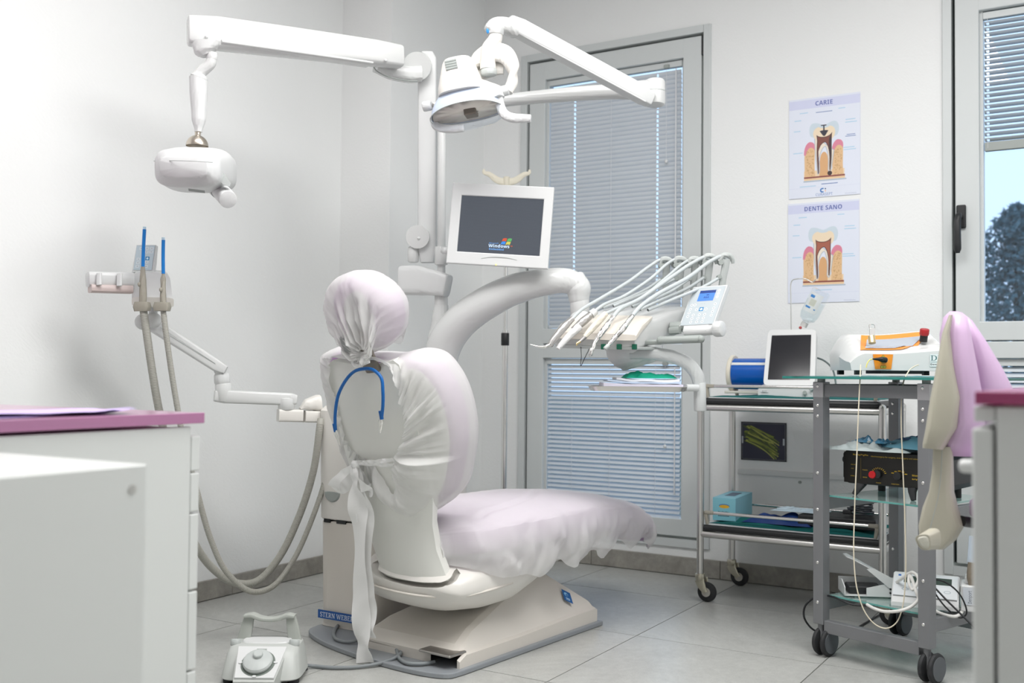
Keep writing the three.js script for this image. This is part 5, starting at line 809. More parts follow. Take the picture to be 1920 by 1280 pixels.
// ---------------------------------------------------------------- infusion stand
{
  const b = [-2.341, 0, -3.8], t = thing('infusion_stand', 'thin chrome infusion stand with a cream hook head behind the monitor', 'stand', b);
  part('pole', [cyl([0, 0.05, 0], [0, 1.05, 0], 0.0125), cyl([0, 1.0, 0], [0, 1.72, 0], 0.008)], MAT.chrome, t);
  part('clamp', rod([0, 0.985, 0], [0, 1.04, 0], 0.0175, 0.003), MAT.black, t, 'black clamp');
  const ang = 31.25 * DEG, hk = (g) => g.rotateY(ang);
  part('hook_head', [rod([0, 1.665, 0], [0, 1.72, 0], 0.014, 0.002), ...[-1, 1].map((s) => hk(sweep([[0, 1.695, 0], [s * 0.04, 1.705, 0], [s * 0.075, 1.73, 0], [s * 0.098, 1.738, 0], [s * 0.1, 1.752, 0]], [[0.006, 0.017], [0.005, 0.015], [0.0045, 0.011], [0.004, 0.008], [0.0035, 0.005]], { e: 3, steps: 18 })))], mat([0.74, 0.70, 0.58], 0.5), t, 'cream plastic hook head');
  for (let i = 0; i < 5; i++) { const a = i / 5 * Math.PI * 2; part('leg', sweep([[0, 0.075, 0], [Math.cos(a) * 0.09, 0.065, Math.sin(a) * 0.09], [Math.cos(a) * 0.16, 0.055, Math.sin(a) * 0.16]], [0.012, 0.009], { e: 4 }), MAT.steel, t); part('castor', cyl([Math.cos(a) * 0.16 - 0.01 * Math.sin(a), 0.025, Math.sin(a) * 0.16 + 0.01 * Math.cos(a)], [Math.cos(a) * 0.16 + 0.01 * Math.sin(a), 0.025, Math.sin(a) * 0.16 - 0.01 * Math.cos(a)], 0.025), MAT.rubber, t); }
}
// ---------------------------------------------------------------- posters on the wall
{
  const tooth = (g, decay) => {
    const P = (pts, fill, w, stroke) => { g.beginPath(); g.moveTo(...pts[0]); for (let i = 1; i < pts.length; i += 3) i + 2 < pts.length ? g.bezierCurveTo(...pts[i], ...pts[i + 1], ...pts[i + 2]) : g.lineTo(...pts[i]); g.closePath(); if (fill) { g.fillStyle = fill; g.fill(); } if (stroke) { g.lineWidth = w; g.strokeStyle = stroke; g.stroke(); } };
    // bone block
    g.fillStyle = '#e9cfae'; g.fillRect(112, 560, 296, 62);
    for (const [x0, x1] of [[118, 196], [322, 402]]) { const m = (x0 + x1) / 2; P([[x0 - 4, 620], [x0 + 4, 560], [x0 - 8, 470], [x0, 400], [x0 + 4, 350], [x1 - 10, 345], [x1 - 4, 400], [x1 - 2, 480], [x1 - 12, 560], [x1 + 4, 620]], '#dfb98c'); P([[x0 - 6, 440], [x0 - 8, 360], [m - 10, 340], [m, 342], [x1 - 6, 344], [x1 + 2, 372], [x1 - 4, 410], [x1 - 22, 372], [x0 + 22, 372], [x0 + 8, 440]], '#d9849a'); g.fillStyle = '#c99f70'; for (let i = 0; i < 70; i++) { g.beginPath(); g.arc(rnd(x0 + 12, x1 - 12), rnd(400, 610), rnd(2, 5), 0, 7); g.fill(); } }
    P([[228, 620], [222, 520], [225, 430], [260, 425], [296, 430], [298, 520], [292, 620]], '#d8a878');
    // roots and crown
    P([[192, 300], [190, 420], [206, 520], [214, 588], [226, 592], [232, 560], [222, 480], [236, 420], [250, 385], [272, 385], [286, 420], [298, 480], [290, 560], [298, 592], [310, 588], [318, 520], [332, 420], [330, 300]], '#eadfce', 6, '#b9bec8');
    P([[160, 300], [146, 262], [150, 222], [172, 206], [210, 196], [240, 222], [262, 224], [288, 222], [318, 190], [350, 206], [374, 228], [374, 272], [358, 304], [330, 330], [196, 330], [160, 300]], '#c9d6e0');
    P([[186, 310], [170, 270], [190, 240], [222, 236], [240, 250], [282, 250], [302, 234], [336, 236], [350, 270], [336, 310], [318, 360], [206, 360], [186, 310]], '#ecd9bd');
    // pulp
    const pulp = decay ? '#7a4438' : '#a5604c';
    P([[208, 300], [230, 322], [294, 322], [316, 292], [310, 340], [318, 420], [308, 520], [304, 584], [300, 584], [302, 500], [304, 420], [290, 366], [268, 352], [252, 352], [230, 366], [216, 420], [220, 500], [222, 584], [218, 584], [212, 500], [204, 420], [212, 340], [208, 300]], pulp, 5, '#4a2a2a');
    if (decay) { P([[228, 268], [240, 262], [280, 262], [292, 268], [276, 290], [272, 306], [262, 308], [250, 306], [244, 290], [228, 268]], '#2c2a38'); g.fillStyle = '#2c2a38'; g.fillRect(254, 226, 10, 44); g.fillRect(238, 222, 40, 8); P([[316, 292], [310, 340], [322, 420], [312, 520], [304, 590], [298, 590], [304, 500], [300, 420], [290, 350], [300, 320], [316, 292]], '#3a2728'); g.fillStyle = '#3a2728'; g.beginPath(); g.arc(302, 588, 17, 0, 7); g.fill(); }
    g.fillStyle = '#8a4a44'; g.fillRect(112, 604, 300, 12); g.fillStyle = '#e7c7a0'; g.fillRect(112, 616, 300, 16); g.fillStyle = '#a8b6c4'; g.fillRect(108, 634, 314, 9);
  };
  const poster = (title, decay) => canvasTex(520, 750, (g, w, h) => {
    g.fillStyle = '#dfe4f1'; g.fillRect(0, 0, w, h); g.fillStyle = '#cfd3ec'; g.fillRect(0, 12, w, 66); g.fillStyle = '#d3d7ea'; g.fillRect(0, 676, w, 2);
    g.fillStyle = '#5866a8'; g.font = 'bold 46px sans-serif'; g.textAlign = 'center'; g.fillText(title, w / 2, 62);
    g.save(); g.translate(0, decay ? -10 : -14); tooth(g, decay); g.restore();
    g.fillStyle = '#9fcbe4'; for (const [x, y, a] of [[110, 106, 60], [390, 100, 50], [66, 160, 50], [452, 190, 70], [60, 240, 50], [456, 210, 84], [440, 396, 80], [446, 412, 90], [66, 406, 70]]) g.fillRect(x - a / 2, y, a, 5);
    g.fillStyle = '#6d84b4'; if (decay) { g.fillRect(200, 112, 120, 5); g.fillRect(424, 302, 62, 5); g.fillRect(414, 314, 76, 5); g.fillRect(240, 652, 120, 6); }
    g.fillStyle = '#aecfe6'; g.fillRect(decay ? 80 : 205, decay ? 662 : 655, 120, 6);
    if (decay) { g.lineWidth = 9; g.strokeStyle = '#2a6cb4'; g.beginPath(); g.arc(248, 702, 13, 0.9, 5.4); g.stroke(); g.fillStyle = '#24356e'; g.beginPath(); g.arc(270, 692, 5, 0, 7); g.fill(); g.fillStyle = '#e89a5a'; g.beginPath(); g.arc(270, 708, 4, 0, 7); g.fill(); g.fillStyle = '#6c84b8'; g.font = '27px sans-serif'; g.fillText('CURASEPT', w / 2, 742); }
    g.fillStyle = '#c2c8da'; g.fillRect(410, 736, 84, 4);
  });
  for (const [title, decay, y0, y1, label, x0] of [['CARIE', true, 1.594, 2.006, 'lilac-white poster of a decayed tooth titled CARIE', -1.226], ['DENTE SANO', false, 1.164, 1.575, 'lilac-white poster of a healthy tooth titled DENTE SANO', -1.230]]) {
    const t = thing('poster', label, 'poster', [x0 + 0.1435, y0, ZB + 0.0015], 0, 'tooth posters');
    part('board', box(-0.1435, 0.1435, 0, y1 - y0, -0.001, 0.0015), mat([0.76, 0.78, 0.88], 0.5), t);
    part('print', quad([-0.1425, y1 - y0 - 0.001, 0.0022], [0.1425, y1 - y0 - 0.001, 0.0022], [-0.1425, 0.001, 0.0022]), mat('#ffffff', 0.45, { map: poster(title, decay) }), t);
  }
}

// ---------------------------------------------------------------- steel trolley by the wall
const tealCloth = mat([0.0, 0.13, 0.125], 0.8);
{
  const x0 = -1.436, x1 = -0.765, z0 = -3.77, z1 = -4.13;
  const t = inRoom(thing('steel_trolley', 'two-tier tubular steel trolley with black trays against the wall', 'trolley', [(x0 + x1) / 2, 0, (z0 + z1) / 2]));
  for (const [x, z] of [[x0, z0], [x1, z0], [x0, z1], [x1, z1]]) {
    part('post', [cyl([x, 0.1, z], [x, 0.755, z], 0.0135), ball([x, 0.755, z], 0.0135)], MAT.steel, t);
    const fx = z === z0 ? 0.024 : 0.03, wc = [x + fx, 0.038, z - 0.012];
    const cs = part('castor_fork', [rod([x, 0.082, z], [x, 0.108, z], 0.019, 0.004), sweep([[x, 0.085, z + 0.008], [x + 0.006, 0.068, z + 0.008], [wc[0], 0.038, z + 0.008]], [[0.004, 0.019], [0.004, 0.017], [0.003, 0.01]], { up: [1, 0, 0], e: 4, steps: 10 }), sweep([[x, 0.085, z - 0.03], [x + 0.006, 0.068, z - 0.03], [wc[0], 0.038, z - 0.03]], [[0.004, 0.019], [0.004, 0.017], [0.003, 0.01]], { up: [1, 0, 0], e: 4, steps: 10 })], mat([0.55, 0.52, 0.42], 0.35, { metalness: 0.9 }), t);
    part('wheel', [orient(lathe([[0.0001, 0], [0.03, 0], [0.036, 0.004], [0.038, 0.011], [0.036, 0.018], [0.03, 0.022], [0.0001, 0.022]], 32), [wc[0], 0.038, z - 0.022], [wc[0], 0.038, z])], MAT.rubber, cs);
    part('hub', cyl([wc[0], 0.038, z - 0.026], [wc[0], 0.038, z + 0.004], 0.017), mat([0.55, 0.53, 0.48], 0.4, { metalness: 0.5 }), cs);
  }
  for (const y of [0.742, 0.258]) {
    const fr = [[[x0, y, z0], [x1, y, z0]], [[x0, y, z1], [x1, y, z1]], [[x0, y, z0], [x0, y, z1]], [[x1, y, z0], [x1, y, z1]]];
    for (const [a, b] of fr) part('rail', cyl(a, b, 0.0125), MAT.steel, t);
    const tr = part('tray', [box(x0 + 0.004, x1 - 0.004, y + 0.012, y + 0.036, z1 - 0.002, z0 + 0.004, 0.012)], MAT.black, t);
    part('tray_liner', box(x0 + 0.014, x1 - 0.014, y + 0.0355, y + 0.0395, z1 + 0.01, z0 - 0.006, 0.0015), mat([0.6, 0.62, 0.63], 0.4), tr);
    for (const z of [z0 - 0.01, z1 + 0.012]) {
      const g = part('guard_rail', cyl([x0 + 0.03, y + 0.082, z], [x1 - 0.03, y + 0.082, z], 0.0062), MAT.chrome, t);
      for (const x of [x0 + 0.02, x1 - 0.02]) part('guard_post', [sweep([[x + (x < -1 ? 0.006 : -0.006), y + 0.038, z], [x, y + 0.07, z], [x, y + 0.086, z]], [[0.006, 0.006], [0.0075, 0.0075], [0.0085, 0.007]], { up: [0, 0, 1], e: 4 }), sweep([[x + (x < -1 ? -0.004 : 0.004), y + 0.082, z], [x + (x < -1 ? 0.03 : -0.03), y + 0.082, z]], [[0.0085, 0.008], [0.007, 0.0065]], { e: 4 })], MAT.taupe, g);
    }
  }
  const TY = 0.782, LY = 0.298;
  const cloth = (label, y, cx, cz, w, d, h, sd, g) => { const o = inRoom(thing('teal_cloth', label, 'cloth', [cx, y, cz], 0, g)); part('fabric', crumple(cx, y, cz, w, d, h, h * 0.5, 2.2, sd), tealCloth, o); };
  cloth('dark teal surgical cloth lining the upper steel tray', TY, -1.1, -3.95, 0.62, 0.33, 0.014, 2.3);
  cloth('dark teal surgical cloth lining the lower steel tray', LY, -1.1, -3.95, 0.62, 0.33, 0.022, 5.1);
  // spool of blue film
  { const o = inRoom(thing('film_spool', 'spool of blue film with cream flanges beside the white screen device', 'spool', [-1.32, TY + 0.016, -4.02])), y = 0.872, z = -4.02, r = 0.075;
    part('roll', cyl([-1.385, y, z], [-1.22, y, z], 0.062, 0.062, 40), mat([0.0, 0.09, 0.42], 0.25), o, 'blue film');
    part('label_band', [cyl([-1.383, y + 0.0, z], [-1.222, y, z], 0.0624, 0.0624, 40)].map((g) => g.scale(1, 1, 1)), mat([0.0, 0.09, 0.42], 0.25), o).geometry = merged([sweep([[-1.384, y + 0.048, z + 0.04], [-1.221, y + 0.048, z + 0.04]], [0.0015, 0.006], { up: [0, 0.64, -0.77], e: 4 })]).applyMatrix4(o.toLocal);
    part('label_stripe', sweep([[-1.384, y + 0.04, z + 0.0475], [-1.221, y + 0.04, z + 0.0475]], [0.0015, 0.007], { up: [0, 0.77, -0.64], e: 4 }), MAT.white, o, 'white stripe');
    for (const x of [-1.4, -1.222]) part('flange', orient(lathe([[0.0001, 0], [r - 0.003, 0], [r, 0.004], [r, 0.012], [r - 0.003, 0.016], [0.0001, 0.016]], 44), [x, y, z], [x + 0.016, y, z]), mat([0.70, 0.66, 0.56], 0.5), o, 'cream plastic flange');
    part('stand', [box(-1.41, -1.19, TY + 0.012, TY + 0.022, z - 0.06, z + 0.06, 0.003)], mat([0.6, 0.58, 0.52], 0.5), o); }
  // white device with tilted black screen
  { const o = inRoom(thing('implant_motor', 'white surgical motor with a tilted black screen', 'device', [-1.14, TY + 0.012, -3.92]));
    part('base', loft([bilinear([-1.241, 0.819, -3.860], [-0.998, 0.816, -3.860], [-1.240, 0.782, -3.860], [-0.998, 0.783, -3.860], 8), bilinear([-1.247, 0.824, -3.900], [-1.015, 0.822, -3.900], [-1.247, 0.781, -3.900], [-1.015, 0.782, -3.900], 8), bilinear([-1.268, 0.842, -4.020], [-1.042, 0.841, -4.020], [-1.268, 0.785, -4.020], [-1.042, 0.787, -4.020], 8)], { crease: 0.5 }), MAT.white, o);
    part('knob', [cyl([-1.059, 0.804, -3.850], [-1.063, 0.803, -3.865], 0.0075)], MAT.midGrey, o);
    part('logo', quad([-1.227, 0.811, -3.856], [-1.200, 0.811, -3.856], [-1.227, 0.803, -3.856]), mat('#ffffff', 0.5, { map: canvasTex(128, 48, (g) => { g.fillStyle = '#d8dadb'; g.fillRect(0, 0, 128, 48); g.fillStyle = '#4a4e52'; g.font = 'bold 34px sans-serif'; g.fillText('N', 18, 36); g.fillRect(48, 20, 60, 7); }) }), o);
    const TL = V([-1.240, 1.044, -3.990]), TR = V([-1.052, 1.044, -3.990]), BL = V([-1.229, 0.827, -3.890]), BR = V([-1.032, 0.828, -3.890]), n = TR.clone().sub(TL).cross(BL.clone().sub(TL)).normalize().negate();
    if (n.z < 0) n.negate();
    const F = (u, v, w) => TL.clone().lerp(TR, u).lerp(BL.clone().lerp(BR, u), v).addScaledVector(n, w);
    part('screen_housing', loft([0.0, 0.004, -0.012, -0.02].sort((a, b) => a - b).map((w, i) => bilinear(F(0.004 * (i % 3), 0, w), F(1, 0, w), F(0, 1, w), F(1, 1, w), 14, 48)), { crease: 0.5 }), MAT.white, o);
    const q = new THREE.BufferGeometry(), c4 = [F(0.09, 0.105, 0.005), F(0.9, 0.1, 0.005), F(0.085, 0.9, 0.005), F(0.905, 0.9, 0.005)];
    q.setAttribute('position', new THREE.Float32BufferAttribute(c4.flatMap((p) => p.toArray()), 3)); q.setAttribute('uv', new THREE.Float32BufferAttribute([0, 1, 1, 1, 0, 0, 1, 0], 2)); q.setIndex([0, 2, 1, 1, 2, 3]); q.computeVertexNormals();
    part('screen', q, mat([0.016, 0.016, 0.02], 0.12), o, 'switched-off black screen');
    part('bottle_pole', tube([[-1.160, 0.833, -4.030], [-1.161, 1.001, -4.030], [-1.163, 1.169, -4.030], [-1.163, 1.228, -4.030], [-1.157, 1.242, -4.030], [-1.140, 1.246, -4.030], [-1.102, 1.244, -4.030], [-1.088, 1.235, -4.030], [-1.077, 1.231, -4.030], [-1.067, 1.241, -4.030]], 0.0022, 60, 8), MAT.chrome, o, 'bent chrome bottle hook'); }
  // hanging saline bottle
  { const a = V([-1.040, 1.195, -4.020]), b = V([-1.112, 1.058, -4.020]), L = a.distanceTo(b), o = inRoom(thing('saline_bottle', 'clear plastic saline bottle hanging upside down above the screen device', 'bottle', b.toArray()));
    const prof = [[0.0001, 0], [0.032, 0.0], [0.037, 0.006], [0.037, L * 0.66], [0.03, L * 0.8], [0.015, L * 0.86], [0.013, L * 0.9], [0.0001, L * 0.9]];
    part('bottle', orient(lathe(prof, 36), a.toArray(), b.toArray()), mat([0.95, 0.97, 0.98], 0.06, { transmission: 1, thickness: 0 }), o);
    part('saline', orient(lathe([[0.0001, L * 0.3], [0.0355, L * 0.3], [0.0355, L * 0.655], [0.029, L * 0.79], [0.014, L * 0.855], [0.0001, L * 0.86]], 36), a.toArray(), b.toArray()), mat([0.93, 0.96, 0.97], 0.05, { transmission: 0.92, thickness: 0 }), o);
    part('cap', orient(lathe([[0.0001, L * 0.88], [0.0135, L * 0.88], [0.0135, L], [0.0001, L]], 24), a.toArray(), b.toArray()), mat([0.60, 0.60, 0.58], 0.5), o);
    part('red_seal', ball([-1.117, 1.053, -4.000], 0.006), mat([0.42, 0.06, 0.06], 0.5), o);
    const ax = b.clone().sub(a).normalize(), fw = new THREE.Vector3(0, 0, 1), sd = ax.clone().cross(fw).normalize();
    const lab = canvasTex(200, 320, (g) => { g.fillStyle = '#e6e9e8'; g.fillRect(0, 0, 200, 320); g.fillStyle = '#3f86c8'; g.fillRect(20, 40, 70, 44); g.fillRect(20, 232, 80, 30); g.fillRect(150, 244, 24, 18); g.fillStyle = '#d6d6c4'; g.fillRect(50, 100, 90, 110); g.fillStyle = '#aab6be'; for (let i = 0; i < 6; i++) g.fillRect(60, 112 + i * 16, 70, 3); });
    const lr = []; for (let i = 0; i <= 10; i++) { const an = lerp(-0.75, 0.75, i / 10); lr.push([0.1, 0.6].map((k) => a.clone().addScaledVector(ax, L * k).addScaledVector(sd, Math.sin(an) * -0.0376).addScaledVector(fw, Math.cos(an) * 0.0376))); }
    const lg = loft(lr, { closed: false, crease: 3.2 }); const uv = []; const pos = lg.attributes.position; for (let i = 0; i < pos.count; i++) { const p = new THREE.Vector3().fromBufferAttribute(pos, i).sub(a); uv.push(0.5 - p.dot(sd) / 0.054, 1 - (p.dot(ax) / L - 0.1) / 0.5); } lg.setAttribute('uv', new THREE.Float32BufferAttribute(uv, 2));
    part('label', lg, mat('#ffffff', 0.5, { map: lab, transmission: 0.35, thickness: 0 }), o, 'pale label with blue print'); }
  // cables behind the screen device
  { const o = inRoom(thing('cable_bundle', 'bundle of grey-white cables on the teal cloth', 'cable', [-0.92, TY + 0.01, -3.92])), c = mat([0.62, 0.64, 0.64], 0.5);
    for (let k = 0; k < 5; k++) part('cable', tube(Array.from({ length: 7 }, (_, i) => [-1.04 + i * 0.042, TY + 0.018 + 0.016 * Math.abs(Math.sin(i * 1.3 + k)) + k * 0.004, -3.86 - 0.05 * Math.sin(i * 0.9 + k * 1.7) - k * 0.012]), 0.0042, 50, 8), c, o); }
  { const o = inRoom(thing('power_cable', 'single dark cable arching down behind the white screen device', 'cable', [-0.986, 0.876, -4.000])); part('cable', tube([[-1.079, 0.942, -4.020], [-1.039, 0.926, -4.050], [-1.009, 0.897, -4.050], [-0.989, 0.852, -4.020], [-0.975, 0.799, -3.980]], 0.0035, 40, 8), mat([0.12, 0.16, 0.16], 0.5), o); }
  // glove box and odds and ends on the lower tray
  { const o = thing('glove_box', 'light blue cardboard glove box on the lower steel tray', 'box', [-1.372, LY + 0.006, -3.9], 0);
    const tex = canvasTex(256, 256, (g) => { g.fillStyle = '#7fbccb'; g.fillRect(0, 0, 256, 256); g.fillStyle = '#3470b0'; g.beginPath(); g.ellipse(130, 92, 62, 26, 0, Math.PI, 0); g.fill(); g.fillStyle = '#d8a82a'; g.beginPath(); g.ellipse(130, 96, 56, 20, 0, 0, 7); g.fill(); g.fillStyle = '#27404e'; for (let i = 0; i < 9; i++) { g.fillRect(62 + i * 14, 150 + (i % 3) * 3, 9, 22 - (i % 3) * 4); g.fillRect(62 + i * 14, 190 + (i % 2) * 4, 9, 20 - (i % 2) * 5); } });
    const card = mat([0.24, 0.50, 0.60], 0.6);
    part('carton', box(-0.045, 0.045, 0, 0.088, -0.2, 0.055, 0.001), card, o);
    part('print', quad([-0.0445, 0.087, 0.0556], [0.0445, 0.087, 0.0556], [-0.0445, 0.001, 0.0556]), mat('#ffffff', 0.6, { map: tex }), o);
    part('opening', [box(-0.02, 0.02, 0.0865, 0.0888, -0.14, -0.02, 0.001)], mat([0.10, 0.14, 0.2], 0.7), o); o.rotation.y = 4 * DEG; }
  const simple = (name, label, cat, g, m, base, pn = 'sheet') => { const o = inRoom(thing(name, label, cat, base)); part(pn, g, m, o); return o; };
  simple('blue_pack', 'dark blue wrapped pack beside the glove box', 'pack', crumple(-1.16, LY + 0.012, -3.9, 0.26, 0.16, 0.045, 0.012, 2, 8.2), mat([0.005, 0.035, 0.17], 0.6), [-1.16, LY + 0.012, -3.9], 'wrapping');
  simple('sterile_pouch', 'crinkled pale blue sterile pouch on the dark blue pack', 'pouch', crumple(-1.09, LY + 0.058, -3.92, 0.2, 0.12, 0.012, 0.012, 3, 1.2), mat([0.50, 0.62, 0.70], 0.35), [-1.09, LY + 0.05, -3.92]);
  { const o = inRoom(thing('black_case', 'flat black plastic case on the lower steel tray', 'case', [-0.93, LY + 0.02, -3.92])); part('lid', box(-1.08, -0.8, LY + 0.035, LY + 0.055, -4.0, -3.83, 0.006), MAT.black, o); part('base', box(-1.08, -0.8, LY + 0.016, LY + 0.033, -4.0, -3.83, 0.006), MAT.rubber, o); }
  { const o = inRoom(thing('black_cable_coil', 'coiled black cable on the flat black case', 'cable', [-0.9, LY + 0.06, -3.93])); const pts = []; for (let i = 0; i < 90; i++) { const a = i * 0.5; pts.push([-0.875 + (0.042 + 0.008 * noise(i * 0.2)) * Math.cos(a), LY + 0.062 + 0.0011 * i * 0.6 + 0.006 * noise(i * 0.5, 3), -3.93 + (0.034 + 0.01 * noise(i * 0.3, 7)) * Math.sin(a)]); } part('cable', tube(pts, 0.0036, 420, 6), mat([0.03, 0.035, 0.045], 0.5), o); part('plug', [cbox([-0.915, LY + 0.07, -3.895], 0.03, 0.016, 0.02, 0.004)], MAT.black, o); }
}
// photograph and cable duct on the wall above the trolley tray
{
  const t = thing('wall_picture', 'small dark photograph of green stalks taped to the wall', 'picture', [-1.3315, 0.511, ZB + 0.002]);
  part('card', box(-0.0965, 0.0965, 0, 0.16, -0.001, 0.0012), mat([0.02, 0.022, 0.035], 0.5), t);
  part('print', quad([-0.0955, 0.159, 0.0018], [0.0955, 0.159, 0.0018], [-0.0955, 0.001, 0.0018]), mat('#ffffff', 0.45, { map: canvasTex(380, 320, (g) => { g.fillStyle = '#6f7376'; g.fillRect(0, 0, 380, 320); g.fillStyle = '#23253a'; g.fillRect(12, 12, 356, 296); g.lineCap = 'round'; for (let i = 0; i < 60; i++) { g.strokeStyle = ['#6f7a2c', '#8a9438', '#4f5c22', '#a3a650', '#3d4a1f'][i % 5]; g.lineWidth = rnd(6, 13); const y = rnd(28, 170); g.beginPath(); g.moveTo(rnd(20, 90), y); g.quadraticCurveTo(180, y + rnd(20, 70), rnd(230, 330), y + rnd(70, 170)); g.stroke(); } g.strokeStyle = '#16171f'; g.lineWidth = 7; g.strokeRect(5, 5, 370, 310); g.fillStyle = '#b9bfc4'; g.fillRect(6, 120, 12, 60); g.fillRect(352, 130, 14, 56); }) }), t);
  const d = thing('cable_duct', 'narrow white cable duct along the wall below the photograph', 'duct', [-1.15, 0.452, ZB + 0.001]);
  part('duct', box(-0.29, 0.4, 0, 0.02, 0, 0.014, 0.002), MAT.wall, d);
  part('screw', cyl([-0.03, -0.02, 0], [-0.03, -0.02, 0.006], 0.006), MAT.midGrey, d);
}
// ---------------------------------------------------------------- grey trolley with glass shelves
{
  const TURN = -20.7 * DEG, C = [-0.607, 0, -3.40];
  const t = thing('glass_trolley', 'grey metal trolley with glass shelves and twin castors', 'trolley', C, TURN);
  const powder = mat([0.20, 0.205, 0.215], 0.42, { metalness: 0.25 }), glass = mat([0.70, 0.86, 0.83], 0.04, { transmission: 0.75, thickness: 0 }), edge = mat([0.03, 0.22, 0.19], 0.2);
  const W = 0.1765, D = 0.21, P = 0.018;
  for (const [sx, sz] of [[-1, 1], [1, 1], [-1, -1], [1, -1]]) {
    const x = sx * W, z = sz * D, p = part('post', box(x - P, x + P, 0.098, 0.848, z - P, z + P, 0.002), powder, t);
    for (const y of [0.835, 0.775, 0.742, 0.565, 0.452, 0.288, 0.165]) part('screw_head', ball([x - P * 0.1, y, z + P], 0.0052, 1, 1, 0.5, 12), MAT.chrome, p);
    part('top_cap', box(x - P - 0.0006, x + P + 0.0006, 0.8, 0.8485, z - P - 0.0006, z + P + 0.0006, 0.002), mat([0.42, 0.42, 0.43], 0.35, { metalness: 0.6 }), p).visible = true;
    const c = part('castor', [cyl([x, 0.04, z], [x, 0.1, z], 0.0105), sweep([[x, 0.075, z], [x + 0.004, 0.05, z], [x + 0.008, 0.02, z]], [0.0055, 0.012], { up: [1, 0, 0], e: 4 })], powder, t);
    for (const o of [-0.0145, 0.0145]) part('wheel', orient(lathe([[0.0001, 0], [0.034, 0], [0.041, 0.003], [0.0435, 0.0085], [0.041, 0.014], [0.034, 0.017], [0.0001, 0.017]], 36), [x + 0.01 + o - 0.0085, 0.0437, z - 0.006], [x + 0.01 + o + 0.0085, 0.0437, z - 0.006]), MAT.rubber, c);
    part('wheel_cover', cyl([x + 0.033, 0.0437, z - 0.006], [x + 0.0345, 0.0437, z - 0.006], 0.034), mat([0.09, 0.1, 0.11], 0.5), c);
  }
  for (const [y0, y1] of [[0.803, 0.842], [0.452, 0.488]]) for (const s of [-1, 1]) { if (y0 > 0.7) part('crossbar', box(-W + P, W - P, y0, y1, s * D - 0.012, s * D + 0.012, 0.002), powder, t); part('crossbar', box(s * W - 0.012, s * W + 0.012, y0, y1, -D + P, D - P, 0.002), powder, t); }
  for (const s of [-1, 1]) { part('crossbar', box(-W + P, W - P, 0.074 + 0.0, 0.112, s * D - 0.013, s * D + 0.013, 0.002), powder, t); part('crossbar', box(s * W - 0.012, s * W + 0.012, 0.14, 0.178, -D + P, D - P, 0.002), powder, t); }
  for (const [y, a, b] of [[0.49, W - 0.016, D - 0.02], [0.181, W - 0.016, D - 0.02]]) { const g = part('glass_shelf', box(-a, a, y, y + 0.006, -b, b, 0.001), glass, t, 'clear greenish glass shelf'); part('polished_edge', [box(-a, a, y + 0.0005, y + 0.0055, b, b + 0.001), box(-a - 0.001, -a, y + 0.0005, y + 0.0055, -b, b)], mat([0.12, 0.36, 0.33], 0.2), g); }
  const top = part('glass_top', box(-0.285, 0.275, 0.858, 0.866, -0.25, 0.262, 0.0015), mat([0.05, 0.25, 0.22], 0.05, { transmission: 0.5, thickness: 0 }), t, 'dark green glass top'); part('polished_edge', [box(-0.285, 0.275, 0.8585, 0.8655, 0.262, 0.263)], edge, top);
  part('spacer', [-W, W].flatMap((x) => [-D, D].map((z) => cyl([x, 0.848, z], [x, 0.858, z], 0.012))), MAT.midGrey, t);
  const R = (g) => g.applyMatrix4(t.matrixWorld);
  const loc = (x, y, z) => new THREE.Vector3(x, y, z).applyMatrix4(t.matrixWorld).toArray();
  { const o = inRoom(thing('teal_cloth', 'dark teal surgical cloth spread under the laser device', 'cloth', loc(0, 0.866, 0))); part('fabric', R(crumple(-0.01, 0.8662, 0.01, 0.5, 0.46, 0.003, 0.004, 2.6, 6.6, 0.05)), mat([0.0, 0.18, 0.19], 0.8), o); }

  // laser device
  const ZT = 0.872, o = thing('laser_device', 'white dental laser box with orange panel and red stop button', 'device', [[-0.762, 0.892, -3.282][0], ZT, [-0.762, 0.892, -3.282][2]], 31.25 * DEG);
  // body: top surface follows one height field, hollowed where the panel sits
  const LW = 0.345, LD = 0.21, lh = (x, z) => { const q = -z / LD, side = Math.min(smooth(-0.004, 0.05, x), smooth(-0.004, 0.05, LW - x)) ** 0.5, front = smooth(-0.02, 0.1, q) ** 0.6; const rise = 0.074 + 0.058 * smooth(0.05, 0.8, q) + 0.016 * smooth(0.12, 0.34, x), dip = 0.02 * smooth(0.04, 0.1, x) * smooth(0.02, 0.06, LW - x) * smooth(0.25, 0.4, q) * (1 - smooth(0.62, 0.75, q)); return 0.014 + (rise - 0.014 - dip) * (0.35 + 0.65 * side) * (0.82 + 0.18 * front); };
  { const rows = [], n = 30, m = 44; for (let j = 0; j <= n; j++) { const z = -LD * j / n, row = []; row.push([0.004, 0.014, z]); for (let i = 0; i <= m; i++) { const x = LW * i / m; row.push([x, lh(x, z), z]); } row.push([LW - 0.004, 0.014, z]); rows.push(row); } part('body', loft(rows, { cap: true, crease: 0.6 }), MAT.gloss, o); }
  const patch = (f, lift) => { const rows = [], n = 12; for (let j = 0; j <= n; j++) { const v = j / n, row = []; for (let i = 0; i <= n; i++) { const [x, z] = f(i / n, v); row.push([x, lh(x, z) + lift, z]); } rows.push(row); } return loft(rows, { closed: false, crease: 3 }); };
  const pz = (v, k) => lerp(-0.03 - k, -0.15 + k, v), pl = (v, k) => lerp(0.042 + k * 1.4, 0.085 + k, v), pr = (v, k) => lerp(0.17 - k, 0.295 - k, v ** 0.7);
  part('orange_panel', patch((u, v) => [lerp(pl(v, 0), pr(v, 0), u), pz(v, 0)], 0.0022), mat([0.85, 0.30, 0.05], 0.4), o, 'orange panel border');
